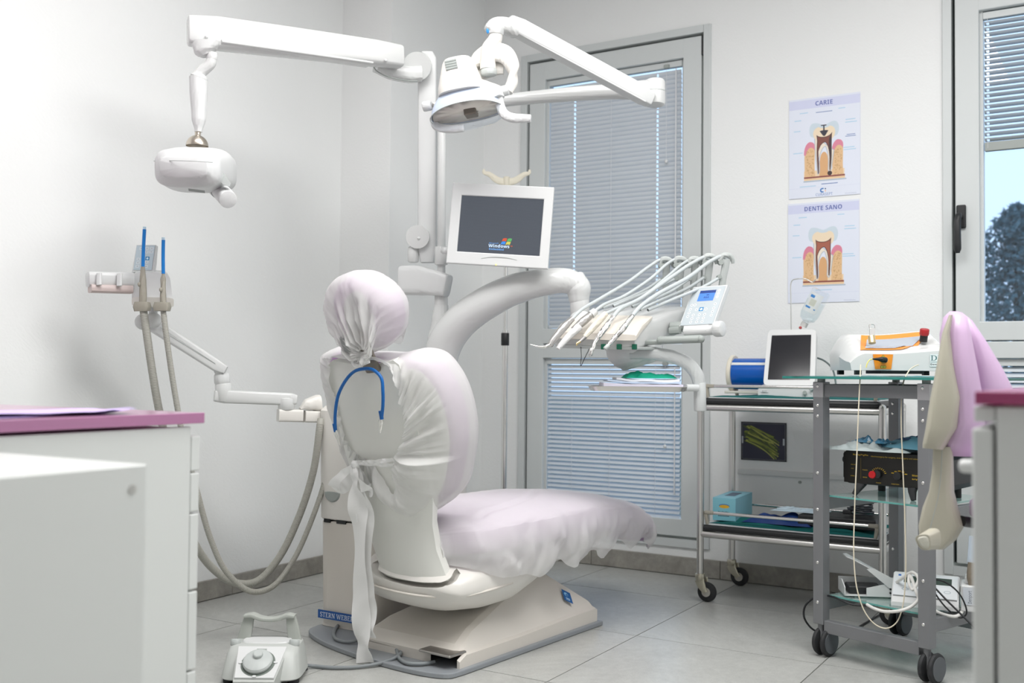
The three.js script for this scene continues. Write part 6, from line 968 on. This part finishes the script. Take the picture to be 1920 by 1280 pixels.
  part('display', patch((u, v) => [lerp(pl(v, 0.014), pr(v, 0.016), u), pz(v, 0.012)], 0.0042), mat([0.42, 0.46, 0.52], 0.15), o, 'grey display');
  part('stop_button', [rod([0.266, 0.128, -0.09], [0.266, 0.148, -0.084], 0.0145, 0.003)], mat([0.40, 0.015, 0.02], 0.35), o, 'red stop button');
  part('button_collar', cyl([0.266, 0.108, -0.096], [0.266, 0.13, -0.09], 0.012), MAT.black, o);
  const ky = part('key', [cbox([0.093, 0.136, -0.07], 0.017, 0.024, 0.003, 0.001), sweep([[0.085, 0.147, -0.07], [0.084, 0.158, -0.07], [0.1, 0.158, -0.07], [0.102, 0.147, -0.07]], [0.0014, 0.0014], { steps: 16, n: 8, up: [0, 0, 1] })], MAT.chrome, o, 'key with ring');
  part('key_lock', cyl([0.09, 0.1, -0.06], [0.09, 0.122, -0.068], 0.011), MAT.brass, ky);
  const om = mat('#ffffff', 0.4, { map: canvasTex(256, 256, (g) => { g.fillStyle = '#e88f22'; g.fillRect(0, 0, 256, 256); g.fillStyle = '#e9d23a'; g.strokeStyle = '#4a5a1a'; g.lineWidth = 6; g.beginPath(); g.moveTo(128, 12); g.lineTo(158, 62); g.lineTo(98, 62); g.closePath(); g.fill(); g.stroke(); g.fillStyle = '#3a4416'; g.fillRect(122, 34, 12, 20); g.fillStyle = '#5c6a1e'; g.fillRect(88, 196, 80, 46); g.fillStyle = '#e3d044'; g.fillRect(98, 206, 60, 26); g.fillStyle = '#5c6a1e'; g.fillRect(110, 212, 36, 12); }) });
  const trap = new THREE.BufferGeometry(); trap.setAttribute('position', new THREE.Float32BufferAttribute([0.07, 0.064, 0.0006, 0.133, 0.064, 0.0006, 0.077, 0.018, 0.0006, 0.127, 0.018, 0.0006], 3)); trap.setAttribute('uv', new THREE.Float32BufferAttribute([0, 1, 1, 1, 0.06, 0, 0.94, 0], 2)); trap.setIndex([0, 2, 1, 1, 2, 3]); trap.computeVertexNormals();
  part('port_label', trap.translate(0, 0, 0.0015), om, o, 'orange warning label');
  const pt = part('fibre_port', [cyl([0.102, 0.046, 0.002], [0.102, 0.046, 0.02], 0.0085)], mat([0.42, 0.36, 0.26], 0.4, { metalness: 0.7 }), o);
  part('strain_relief', sweep([[0.104, 0.046, 0.02], [0.09, 0.0475, 0.024], [0.075, 0.0485, 0.026], [0.06, 0.0485, 0.026]], [[0.0085, 0.0085], [0.0082, 0.0082], [0.0045, 0.0045], [0.002, 0.002]], { steps: 10 }), MAT.black, pt);
  part('fibre_sleeve', tube([[0.062, 0.0485, 0.026], [0.052, 0.046, 0.027], [0.044, 0.036, 0.028], [0.04, 0.022, 0.028]], 0.0018, 16, 8), mat([0.85, 0.72, 0.18], 0.5), pt, 'yellow fibre sleeve');
  const dm = canvasTex(256, 160, (g) => { g.fillStyle = '#dfe6e6'; g.fillRect(0, 0, 256, 160); g.fillStyle = '#1c5a5e'; g.font = '92px serif'; g.fillText('DM', 4, 82); g.fillRect(4, 98, 240, 6); g.fillStyle = '#222'; g.font = 'bold 32px sans-serif'; g.fillText('Dental', 4, 142); });
  part('lettering', quad([0.247, 0.066, 0.002], [0.332, 0.066, 0.002], [0.247, 0.027, 0.002]), mat('#ffffff', 0.3, { map: dm }), o);
  for (const [x, z] of [[0.03, -0.02], [0.31, -0.02], [0.03, -0.19], [0.31, -0.19]]) part('foot', box(x - 0.008, x + 0.01, 0.0, 0.024, z - 0.01, z + 0.008), MAT.black, o);
  part('base_plate', box(0.1, 0.232, 0.004, 0.014, -0.15, -0.012), MAT.black, o);
  { const f = inRoom(thing('optical_fibre', 'thin cream optical fibre hanging in a loop from the laser', 'fibre', [-0.721, 0.892, -3.236])); part('fibre', tube([[-0.726, 0.902, -3.262], [-0.712, 0.876, -3.195], [-0.710, 0.780, -3.165], [-0.714, 0.622, -3.156], [-0.721, 0.464, -3.158], [-0.721, 0.323, -3.151], [-0.711, 0.238, -3.148], [-0.689, 0.173, -3.152], [-0.661, 0.140, -3.159], [-0.632, 0.132, -3.165], [-0.606, 0.150, -3.168], [-0.588, 0.196, -3.166], [-0.579, 0.289, -3.168], [-0.581, 0.442, -3.173], [-0.587, 0.596, -3.176], [-0.592, 0.752, -3.179], [-0.591, 0.845, -3.200], [-0.584, 0.880, -3.238], [-0.583, 0.898, -3.332], [-0.577, 0.904, -3.370]], 0.0019, 240, 7), mat([0.72, 0.66, 0.52], 0.5), f); }

  // electrosurgery unit on the middle shelf
  const es = thing('electrosurgery_unit', 'black electrosurgery unit with yellow print and a red dial', 'device', loc(-0.155, 0.497, 0.12), -13 * DEG);
  const EW = 0.345, EH = 0.105, ed = 0.2, L0 = 0.034;
  part('case', loft([[0.0, 0], [0.012, 0.003], [-ed, 0.003]].sort((a, b) => b[0] - a[0]).map(([z, i]) => [[0.0 + i, L0 + 0.02], [0.018, L0 + i], [EW - 0.018, L0 + i], [EW - i, L0 + 0.02], [EW - i, L0 + EH - 0.012], [EW - 0.012, L0 + EH - i], [0.012, L0 + EH - i], [i, L0 + EH - 0.012]].map(([x, y]) => [x, y, z])), { crease: 0.4 }), MAT.black, es);
  const et = canvasTex(1024, 330, (g) => { g.fillStyle = '#15120f'; g.fillRect(0, 0, 1024, 330); g.fillStyle = '#1d1917'; g.fillRect(190, 56, 640, 90); g.fillStyle = '#c9a526'; for (let i = 0; i < 12; i++) g.fillRect(92 + i * 13, 16 + (i % 3) * 3, 9, 16 - (i % 4) * 2); g.font = 'bold 19px sans-serif'; g.fillText('electrosurgery for surgery, oral surgery and odontostomatology', 270, 40); g.font = 'bold 15px sans-serif'; for (const [s, x, y] of [['ON OFF', 70, 140], ['CUT', 72, 182], ['COAG', 66, 262], ['POWER', 186, 190], ['MODE', 190, 268], ['POWER', 320, 316], ['FUNCTION', 470, 316], ['ANT', 880, 190], ['ON', 884, 300]]) g.fillText(s, x, y); g.font = 'bold 26px sans-serif'; g.fillText('Mono', 666, 214); for (let i = 0; i < 9; i++) g.fillRect(668 + i * 12, 236 + (i % 2) * 3, 8, 14 - (i % 3) * 3); g.strokeStyle = '#8a7420'; g.lineWidth = 3; g.strokeRect(170, 60, 0.1, 220); g.strokeRect(930, 60, 80, 250); for (let i = 0; i <= 10; i++) { const a = Math.PI * (1.05 + i * 0.085); g.beginPath(); g.moveTo(346 + Math.cos(a) * 62, 226 + Math.sin(a) * 62); g.lineTo(346 + Math.cos(a) * 80, 226 + Math.sin(a) * 80); g.strokeStyle = '#d0ac2c'; g.lineWidth = 7; g.stroke(); } for (const [x, y] of [[470, 190], [500, 172], [535, 164], [570, 172], [596, 192]]) g.fillRect(x, y, 26, 10); });
  part('front_panel', quad([0.006, L0 + EH - 0.006, 0.0136], [EW - 0.006, L0 + EH - 0.006, 0.0136], [0.006, L0 + 0.004, 0.0136]), mat('#ffffff', 0.4, { map: et }), es);
  part('power_dial', [rod([0.118, L0 + 0.036, 0.013], [0.118, L0 + 0.036, 0.026], 0.0125, 0.002)], MAT.black, es);
  part('red_dial', [rod([0.104, L0 + 0.034, 0.013], [0.104, L0 + 0.034, 0.03], 0.0115, 0.003)], mat([0.55, 0.01, 0.015], 0.4), es, 'red dial');
  part('function_dial', rod([0.182, L0 + 0.036, 0.013], [0.182, L0 + 0.036, 0.028], 0.0125, 0.002), MAT.black, es);
  part('red_switch', cbox([0.272, L0 + 0.026, 0.017], 0.016, 0.012, 0.008, 0.002), mat([0.5, 0.01, 0.015], 0.4), es, 'red switch');
  for (const [x, y] of [[0.275, 0.07], [0.292, 0.042]]) part('socket', [orient(lathe([[0.0001, 0], [0.0125, 0], [0.0125, 0.006], [0.006, 0.014], [0.0035, 0.014], [0.0035, 0.002], [0.0001, 0.002]], 20), [x, L0 + y, 0.0136], [x, L0 + y, 0.03])], mat([0.35, 0.33, 0.3], 0.3, { metalness: 0.7 }), es);
  part('side_knob', cyl([-0.012, L0 + 0.072, -0.02], [0.002, L0 + 0.072, -0.02], 0.009), MAT.black, es);
  for (const [x, dx] of [[0.06, -0.018], [0.22, 0.01]]) part('folding_leg', [sweep([[x, L0 + 0.006, 0.0], [x + dx * 0.3, L0 - 0.01, 0.012], [x + dx, 0.001, 0.02]], [[0.015, 0.009], [0.011, 0.008], [0.007, 0.005]], { up: [0, 0, 1], e: 5 })], MAT.rubber, es);
  part('rear_foot', [cyl([0.05, 0, -0.16], [0.05, L0 + 0.002, -0.16], 0.012), cyl([0.29, 0, -0.16], [0.29, L0 + 0.002, -0.16], 0.012)], MAT.rubber, es);
  // pouches lying on it
  const onTop = 0.497 + L0 + EH, pouch = (label, x, z, w, d, y, sd, m, h = 0.012, tn = 0.2) => { const q = inRoom(thing('sterile_pouch', label, 'pouch', loc(x, y, z), 0, 'pouches on the electrosurgery unit')); part('sheet', R(crumple(x, y, z, w, d, h, 0.03, 2.3, sd, tn)), m, q); };
  pouch('printed white sterile pouch drooping over the black unit', -0.075, 0.1, 0.26, 0.14, onTop + 0.002, 2.7, mat([0.58, 0.66, 0.66], 0.5), 0.016);
  pouch('shiny blue film pouch lying on the printed white one', -0.09, 0.07, 0.14, 0.08, onTop + 0.024, 9.1, mat([0.10, 0.30, 0.48], 0.12), 0.01, -0.1);
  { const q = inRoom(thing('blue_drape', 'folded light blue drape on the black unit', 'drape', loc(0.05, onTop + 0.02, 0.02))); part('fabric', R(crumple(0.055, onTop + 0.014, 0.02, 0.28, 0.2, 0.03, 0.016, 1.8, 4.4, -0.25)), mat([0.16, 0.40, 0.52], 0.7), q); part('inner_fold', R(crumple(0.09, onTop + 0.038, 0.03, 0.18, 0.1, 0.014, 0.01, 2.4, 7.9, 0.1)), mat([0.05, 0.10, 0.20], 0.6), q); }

  // lower shelf: foot switch, apex locator, cables
  const LYs = 0.1875;
  { const q = thing('foot_switch', 'white metal foot switch with a raised hinged cover', 'foot switch', loc(-0.085, LYs, 0.09), 24 * DEG), m = mat([0.62, 0.64, 0.64], 0.35);
    part('tray', [box(-0.085, 0.085, 0.004, 0.007, -0.05, 0.05), loft([[-0.085, 0.045], [-0.082, 0.045]].map(([x]) => [[x, 0.005, -0.05], [x, 0.04, -0.045], [x, 0.046, 0.0], [x, 0.03, 0.05], [x, 0.005, 0.05]]), { crease: 0.3 }), loft([0.0, 0.003].map((dz) => [[-0.02, 0.005, 0.05 + dz], [0.085, 0.005, 0.05 + dz], [0.085, 0.045, 0.05 + dz], [0.06, 0.05, 0.05 + dz], [-0.02, 0.03, 0.05 + dz]]), { crease: 0.3 }), box(-0.085, 0.085, 0.005, 0.045, -0.053, -0.05)], m, q);
    part('pedal', box(-0.07, 0.03, 0.008, 0.032, -0.035, 0.035, 0.006), MAT.black, q, 'black pedal');
    part('cover', [loft([0, 0.003].map((w) => [[0.085, 0.04, -0.052], [0.085, 0.04, 0.052], [-0.06, 0.115 + w, 0.052], [-0.075, 0.118 + w, 0.03], [-0.075, 0.118 + w, -0.03], [-0.06, 0.115 + w, -0.052]]), { crease: 0.3 }), loft([0, 0.003].map((dz) => [[0.09, 0.02, 0.053 + dz], [0.09, 0.045, 0.053 + dz], [0.0, 0.092, 0.053 + dz], [-0.02, 0.088, 0.053 + dz], [0.05, 0.03, 0.053 + dz]]), { crease: 0.3 })], m, q, 'raised metal cover');
    for (const [x, y] of [[0.05, 0.03], [0.05, 0.018], [0.075, 0.034]]) part('rivet', cyl([x, y, 0.052], [x, y, 0.058], 0.003), MAT.black, q);
    part('feet', [cyl([-0.06, 0, 0.04], [-0.06, 0.005, 0.04], 0.008), cyl([0.06, 0, 0.04], [0.06, 0.005, 0.04], 0.008), cyl([0.06, 0, -0.04], [0.06, 0.005, -0.04], 0.008), cyl([-0.06, 0, -0.04], [-0.06, 0.005, -0.04], 0.008)], MAT.rubber, q); }
  { const q = thing('apex_locator', 'white electronic apex locator with a dark display behind the trolley post', 'device', loc(0.1, LYs, 0.07), 6 * DEG);
    part('body', loft([[0.062, 0.0, 0.012], [0.052, 0.0, 0.03], [-0.03, 0.0, 0.085], [-0.05, 0.0, 0.082]].map(([z, b, h]) => [[-0.1, b, z], [0.085, b, z], [0.085, h - 0.004, z], [0.081, h, z], [-0.096, h, z], [-0.1, h - 0.004, z]]), { crease: 0.4 }), MAT.white, q);
    const lp = canvasTex(320, 180, (g) => { g.fillStyle = '#d6dadd'; g.fillRect(0, 0, 320, 180); g.fillStyle = '#3d4a44'; g.fillRect(50, 22, 240, 54); g.fillStyle = '#c2c8cd'; g.fillRect(10, 88, 300, 2); g.strokeStyle = '#98a2aa'; g.lineWidth = 3; for (const x of [60, 110, 210, 270]) { g.beginPath(); g.ellipse(x, 128, 16, 9, 0, 0, 7); g.stroke(); } g.fillStyle = '#3a66b0'; g.fillRect(20, 14, 14, 14); });
    part('fascia', quad([-0.096, 0.084, -0.0235], [0.081, 0.084, -0.0235], [-0.096, 0.031, 0.0555], 0.001), mat('#ffffff', 0.35, { map: lp }), q);
    part('side_module', [box(0.09, 0.135, 0.0, 0.075, -0.05, 0.05, 0.004), box(0.1, 0.13, 0.075, 0.095, -0.04, 0.02, 0.003)], MAT.white, q);
    part('lettering', quad([0.096, 0.07, 0.0515], [0.13, 0.07, 0.0515], [0.096, 0.02, 0.0515]), mat('#ffffff', 0.4, { map: canvasTex(64, 128, (g) => { g.fillStyle = '#c9cfd6'; g.fillRect(0, 0, 64, 128); g.save(); g.translate(44, 118); g.rotate(-Math.PI / 2); g.fillStyle = '#3b4350'; g.font = '26px sans-serif'; g.fillText('Denport', 0, 0); g.restore(); }) }), q);
    const hp = part('handpiece', [sweep([[0.118, 0.07, 0.03], [0.119, 0.1, 0.028], [0.121, 0.14, 0.026]], [[0.0075, 0.0075], [0.014, 0.0125], [0.0125, 0.0115]], { up: [0, 0, 1], steps: 12 }), cyl([0.116, 0.045, 0.032], [0.118, 0.075, 0.03], 0.0065)], mat([0.24, 0.20, 0.15], 0.5), q, 'brown handpiece');
    part('plastic_sleeve', sweep([[0.121, 0.135, 0.026], [0.122, 0.17, 0.024], [0.126, 0.215, 0.02]], [[0.015, 0.004], [0.013, 0.003], [0.014, 0.002]], { up: [0, 0, 1], e: 2.5 }), mat([0.72, 0.80, 0.88], 0.3, { transmission: 0.45, thickness: 0 }), hp, 'translucent plastic sleeve'); }
  { const q = inRoom(thing('white_hose', 'thick white hose looping over the lower glass shelf', 'hose', loc(0.02, LYs, 0.14))); part('hose', tube([[-0.633, 0.240, -3.289], [-0.597, 0.272, -3.240], [-0.566, 0.294, -3.211], [-0.549, 0.279, -3.198], [-0.561, 0.250, -3.180], [-0.577, 0.267, -3.205], [-0.576, 0.284, -3.217], [-0.551, 0.245, -3.175], [-0.545, 0.227, -3.173], [-0.560, 0.207, -3.159], [-0.588, 0.192, -3.154], [-0.636, 0.179, -3.172], [-0.672, 0.178, -3.197], [-0.700, 0.181, -3.227]], 0.0048, 160, 9), mat([0.74, 0.73, 0.70], 0.45), q);
    const q2 = inRoom(thing('white_hose', 'white hose running to the brown handpiece on the lower shelf', 'hose', loc(0.12, LYs, 0.16))); part('hose', tube([[-0.514, 0.193, -3.211], [-0.483, 0.181, -3.218], [-0.454, 0.176, -3.236], [-0.441, 0.186, -3.267], [-0.442, 0.204, -3.301]], 0.0048, 50, 9), mat([0.74, 0.73, 0.70], 0.45), q2);
    const q3 = inRoom(thing('black_cable', 'black cable trailing off the lower glass shelf', 'cable', loc(-0.17, 0.02, 0.2))); part('cable', tube([[-0.530, 0.281, -3.209], [-0.482, 0.276, -3.215], [-0.441, 0.240, -3.230], [-0.426, 0.186, -3.241], [-0.443, 0.172, -3.243], [-0.478, 0.197, -3.233], [-0.514, 0.246, -3.232], [-0.518, 0.260, -3.241]], 0.0024, 120, 7), MAT.black, q3);
    const q4 = inRoom(thing('black_cable', 'black cable crossing the shelf end towards the door cabinet', 'cable', loc(0.17, 0.1, 0.1))); part('cable', tube([[-0.508, 0.258, -3.212], [-0.473, 0.227, -3.199], [-0.426, 0.185, -3.194], [-0.381, 0.143, -3.188], [-0.340, 0.089, -3.191]], 0.0028, 60, 7), MAT.black, q4);
    const q5 = inRoom(thing('floor_cable', 'black cable looping round the trolley castor on the floor', 'cable', loc(-0.2, 0.0, 0.2))); part('cable', tube([[-0.647, 0.177, -3.318], [-0.671, 0.177, -3.268], [-0.740, 0.176, -3.226], [-0.810, 0.187, -3.253], [-0.877, 0.167, -3.319], [-0.909, 0.136, -3.313], [-0.913, 0.102, -3.311], [-0.900, 0.067, -3.332], [-0.884, 0.041, -3.378], [-0.877, 0.004, -3.519], [-0.837, 0.004, -3.571], [-0.824, 0.004, -3.710], [-0.803, 0.004, -3.912]], 0.0032, 160, 7), MAT.black, q5); }
}
// ---------------------------------------------------------------- stool with lilac backrest
{
  const t = inRoom(thing('dentist_stool', 'beige and lilac dentist stool beside the glass trolley', 'stool', [-0.2, 0, -2.62]));
  const beige = mat([0.44, 0.42, 0.34], 0.42);
  const sec = (xl, xr, y, d, th) => { const a = V([0, 0, 0]); return { xl, xr, y, d, th, a }; }; void sec;
  const col = (rows, e = 2.4) => loft(rows.map(([l, r, h]) => { const a = V(l), b = V(r), c = a.clone().add(b).multiplyScalar(0.5); return ring(c, b.clone().sub(a).normalize(), V(AWAY), a.distanceTo(b) / 2, h, e, 36); }), { crease: 2 });
  const bolster = col([[[-0.365, 1.018, -2.535], [-0.348, 1.017, -2.546], 0.012], [[-0.373, 1.005, -2.519], [-0.334, 1.002, -2.543], 0.03], [[-0.378, 0.967, -2.505], [-0.328, 0.962, -2.548], 0.04], [[-0.375, 0.900, -2.498], [-0.317, 0.898, -2.545], 0.045], [[-0.368, 0.828, -2.505], [-0.307, 0.826, -2.554], 0.047], [[-0.366, 0.767, -2.508], [-0.303, 0.768, -2.558], 0.047], [[-0.377, 0.729, -2.503], [-0.302, 0.727, -2.560], 0.045], [[-0.380, 0.704, -2.513], [-0.307, 0.702, -2.570], 0.036], [[-0.372, 0.689, -2.531], [-0.321, 0.687, -2.573], 0.02]]);
  const pad = col([[[-0.367, 1.019, -2.604], [-0.355, 1.019, -2.612], 0.02], [[-0.370, 1.002, -2.603], [-0.339, 0.999, -2.622], 0.045], [[-0.366, 0.952, -2.607], [-0.314, 0.950, -2.638], 0.065], [[-0.360, 0.889, -2.613], [-0.283, 0.885, -2.660], 0.08], [[-0.356, 0.826, -2.617], [-0.256, 0.821, -2.678], 0.09], [[-0.357, 0.764, -2.619], [-0.254, 0.759, -2.682], 0.085], [[-0.361, 0.714, -2.618], [-0.271, 0.712, -2.673], 0.06], [[-0.357, 0.689, -2.622], [-0.304, 0.688, -2.654], 0.03]]);
  part('backrest_pad', [bolster, pad], mat([0.58, 0.41, 0.60], 0.38), t, 'lilac vinyl backrest');
  part('backrest_shell', loft([
    bilinear([-0.358, 1.007, -2.469], [-0.351, 1.007, -2.474], [-0.368, 1.010, -2.534], [-0.360, 1.011, -2.538], 3),
    bilinear([-0.371, 0.965, -2.451], [-0.355, 0.965, -2.455], [-0.383, 0.968, -2.549], [-0.365, 0.969, -2.560], 3),
    bilinear([-0.382, 0.887, -2.436], [-0.346, 0.888, -2.452], [-0.394, 0.888, -2.546], [-0.355, 0.889, -2.569], 3.4),
    bilinear([-0.393, 0.823, -2.425], [-0.334, 0.823, -2.455], [-0.405, 0.820, -2.541], [-0.346, 0.821, -2.577], 4),
    bilinear([-0.402, 0.758, -2.422], [-0.341, 0.756, -2.454], [-0.414, 0.753, -2.538], [-0.351, 0.753, -2.576], 4),
    bilinear([-0.409, 0.720, -2.425], [-0.364, 0.718, -2.447], [-0.419, 0.714, -2.525], [-0.371, 0.712, -2.554], 4),
    bilinear([-0.410, 0.710, -2.431], [-0.371, 0.707, -2.449], [-0.417, 0.705, -2.514], [-0.377, 0.701, -2.539], 4)], { crease: 0.5 }), beige, t, 'beige backrest shell');
  const stem = part('stem', loft([
    bilinear([-0.395, 0.712, -2.481], [-0.355, 0.711, -2.493], [-0.398, 0.710, -2.526], [-0.361, 0.708, -2.549], 5),
    bilinear([-0.397, 0.660, -2.481], [-0.358, 0.658, -2.494], [-0.401, 0.656, -2.526], [-0.359, 0.654, -2.551], 5),
    bilinear([-0.404, 0.611, -2.479], [-0.360, 0.611, -2.494], [-0.408, 0.606, -2.535], [-0.359, 0.604, -2.565], 5),
    bilinear([-0.417, 0.575, -2.472], [-0.355, 0.577, -2.498], [-0.422, 0.568, -2.540], [-0.352, 0.566, -2.582], 5),
    bilinear([-0.426, 0.533, -2.468], [-0.345, 0.535, -2.505], [-0.428, 0.525, -2.537], [-0.340, 0.525, -2.591], 5),
    bilinear([-0.424, 0.501, -2.471], [-0.357, 0.503, -2.500], [-0.426, 0.491, -2.540], [-0.358, 0.492, -2.581], 5),
    bilinear([-0.408, 0.482, -2.481], [-0.379, 0.481, -2.487], [-0.412, 0.472, -2.549], [-0.382, 0.470, -2.567], 4)], { crease: 0.6 }), beige, t, 'curved beige stem');
  part('seam', tube([[-0.375, 0.706, -2.479], [-0.377, 0.661, -2.480], [-0.383, 0.601, -2.478], [-0.395, 0.547, -2.473], [-0.399, 0.529, -2.471]], 0.0009, 30, 6), MAT.midGrey, stem);
  const kn = part('adjusting_knob', loft([bilinear([-0.398, 0.538, -2.403], [-0.369, 0.538, -2.421], [-0.395, 0.491, -2.406], [-0.369, 0.491, -2.422], 3, 30), bilinear([-0.409, 0.530, -2.327], [-0.379, 0.535, -2.345], [-0.398, 0.501, -2.334], [-0.377, 0.499, -2.347], 3, 30)].reverse(), { crease: 0.6 }), beige, t, 'triangular beige knob');
  part('knob_face', loft([bilinear([-0.404, 0.528, -2.325], [-0.381, 0.532, -2.339], [-0.395, 0.505, -2.331], [-0.379, 0.503, -2.341], 3, 24), bilinear([-0.400, 0.526, -2.325], [-0.384, 0.529, -2.335], [-0.392, 0.509, -2.330], [-0.382, 0.507, -2.337], 3, 24)], { crease: 0.4 }), mat([0.5, 0.49, 0.42], 0.5), kn);
  part('bracket', sweep([[-0.355, 0.540, -2.558], [-0.339, 0.531, -2.614], [-0.322, 0.519, -2.684]], [0.02, 0.012], { e: 4 }), MAT.black, t);
  const sx = -0.155, sz = -2.62;
  part('seat', loft([[0.53, 0.13], [0.536, 0.165], [0.555, 0.18], [0.582, 0.18], [0.598, 0.16], [0.603, 0.1], [0.603, 0.02]].map(([y, r]) => ring(new THREE.Vector3(sx, y, sz), new THREE.Vector3(1, 0, 0), new THREE.Vector3(0, 0, 1), r, r, 2.2, 44)), { crease: 1 }), mat([0.58, 0.41, 0.60], 0.38), t, 'round lilac seat');
  part('seat_pan', cyl([sx, 0.505, sz], [sx, 0.53, sz], 0.13), beige, t);
  part('gas_lift', [cyl([sx, 0.09, sz], [sx, 0.51, sz], 0.02), cyl([sx, 0.07, sz], [sx, 0.3, sz], 0.028)], MAT.chrome, t);
  for (let i = 0; i < 5; i++) { const a = i / 5 * Math.PI * 2 + 0.3, c = Math.cos(a), s = Math.sin(a); part('leg', sweep([[sx, 0.1, sz], [sx + c * 0.15, 0.085, sz + s * 0.15], [sx + c * 0.26, 0.065, sz + s * 0.26]], [[0.022, 0.016], [0.018, 0.013], [0.014, 0.01]], { e: 3 }), MAT.chrome, t); part('castor', [-0.012, 0.012].map((o) => cyl([sx + c * 0.26 - s * (o - 0.006), 0.027, sz + s * 0.26 + c * (o - 0.006)], [sx + c * 0.26 - s * (o + 0.006), 0.027, sz + s * 0.26 + c * (o + 0.006)], 0.027)), MAT.rubber, t); }
}
// ---------------------------------------------------------------- outdoors, seen through the window
{
  const g = new THREE.Mesh(new THREE.PlaneGeometry(60, 40).rotateX(-Math.PI / 2).translate(0, -0.25, -24.6), mat([0.10, 0.13, 0.10], 0.95)); g.name = 'ground'; g.receiveShadow = true; g.userData = { kind: 'structure', label: 'lawn outside the windows', category: 'ground' }; scene.add(g);
  const leafM = [mat([0.10, 0.19, 0.22], 0.8, { transmission: 0.2, thickness: 0 }), mat([0.14, 0.24, 0.27], 0.8, { transmission: 0.2, thickness: 0 })];
  const tree = (x, z, h, r, label, k) => {
    const t = thing('garden_tree', label, 'tree', [x, -0.25, z], 0, 'trees outside the window');
    part('trunk', [cyl([0, 0, 0], [0, h * 0.9, 0], 0.09, 0.02, 10)], mat([0.08, 0.07, 0.06], 0.9), t);
    const pos = [], n = 15000;
    for (let i = 0; i < n; i++) {
      const y = 0.1 + rnd() ** 1.25 * 0.89, a = rnd(0, Math.PI * 2), rad = r * (1 - y) ** 0.6 * Math.sqrt(rnd(0.05, 1)) * (0.75 + 0.5 * noise(y * 5, a * 1.2, x));
      const c = new THREE.Vector3(Math.cos(a) * rad, y * h, Math.sin(a) * rad), s = rnd(0.03, 0.075), d1 = new THREE.Vector3(rnd(-1, 1), rnd(-0.6, 1), rnd(-1, 1)).normalize(), d2 = new THREE.Vector3(rnd(-1, 1), rnd(-1, 1), rnd(-1, 1)).cross(d1).normalize();
      const p = [c.clone().addScaledVector(d1, s), c.clone().addScaledVector(d2, s * 0.3), c.clone().addScaledVector(d2, -s * 0.3)]; p.forEach((q) => pos.push(q.x, q.y, q.z));
    }
    const lg = new THREE.BufferGeometry(); lg.setAttribute('position', new THREE.Float32BufferAttribute(pos, 3)); lg.computeVertexNormals();
    part('foliage', lg, leafM[k], t).userData.kind = 'stuff';
  };
  tree(-0.92, -10.4, 2.7, 1.25, 'loose blue-green tree outside, tallest in the window', 0);
  tree(-3.4, -12.6, 2.2, 1.1, 'low blue-green tree outside, left of the tall one', 1);
  tree(0.2, -12.9, 2.6, 1.2, 'blue-green tree outside, right of the tall one', 1);
}

renderer.render(scene, camera);
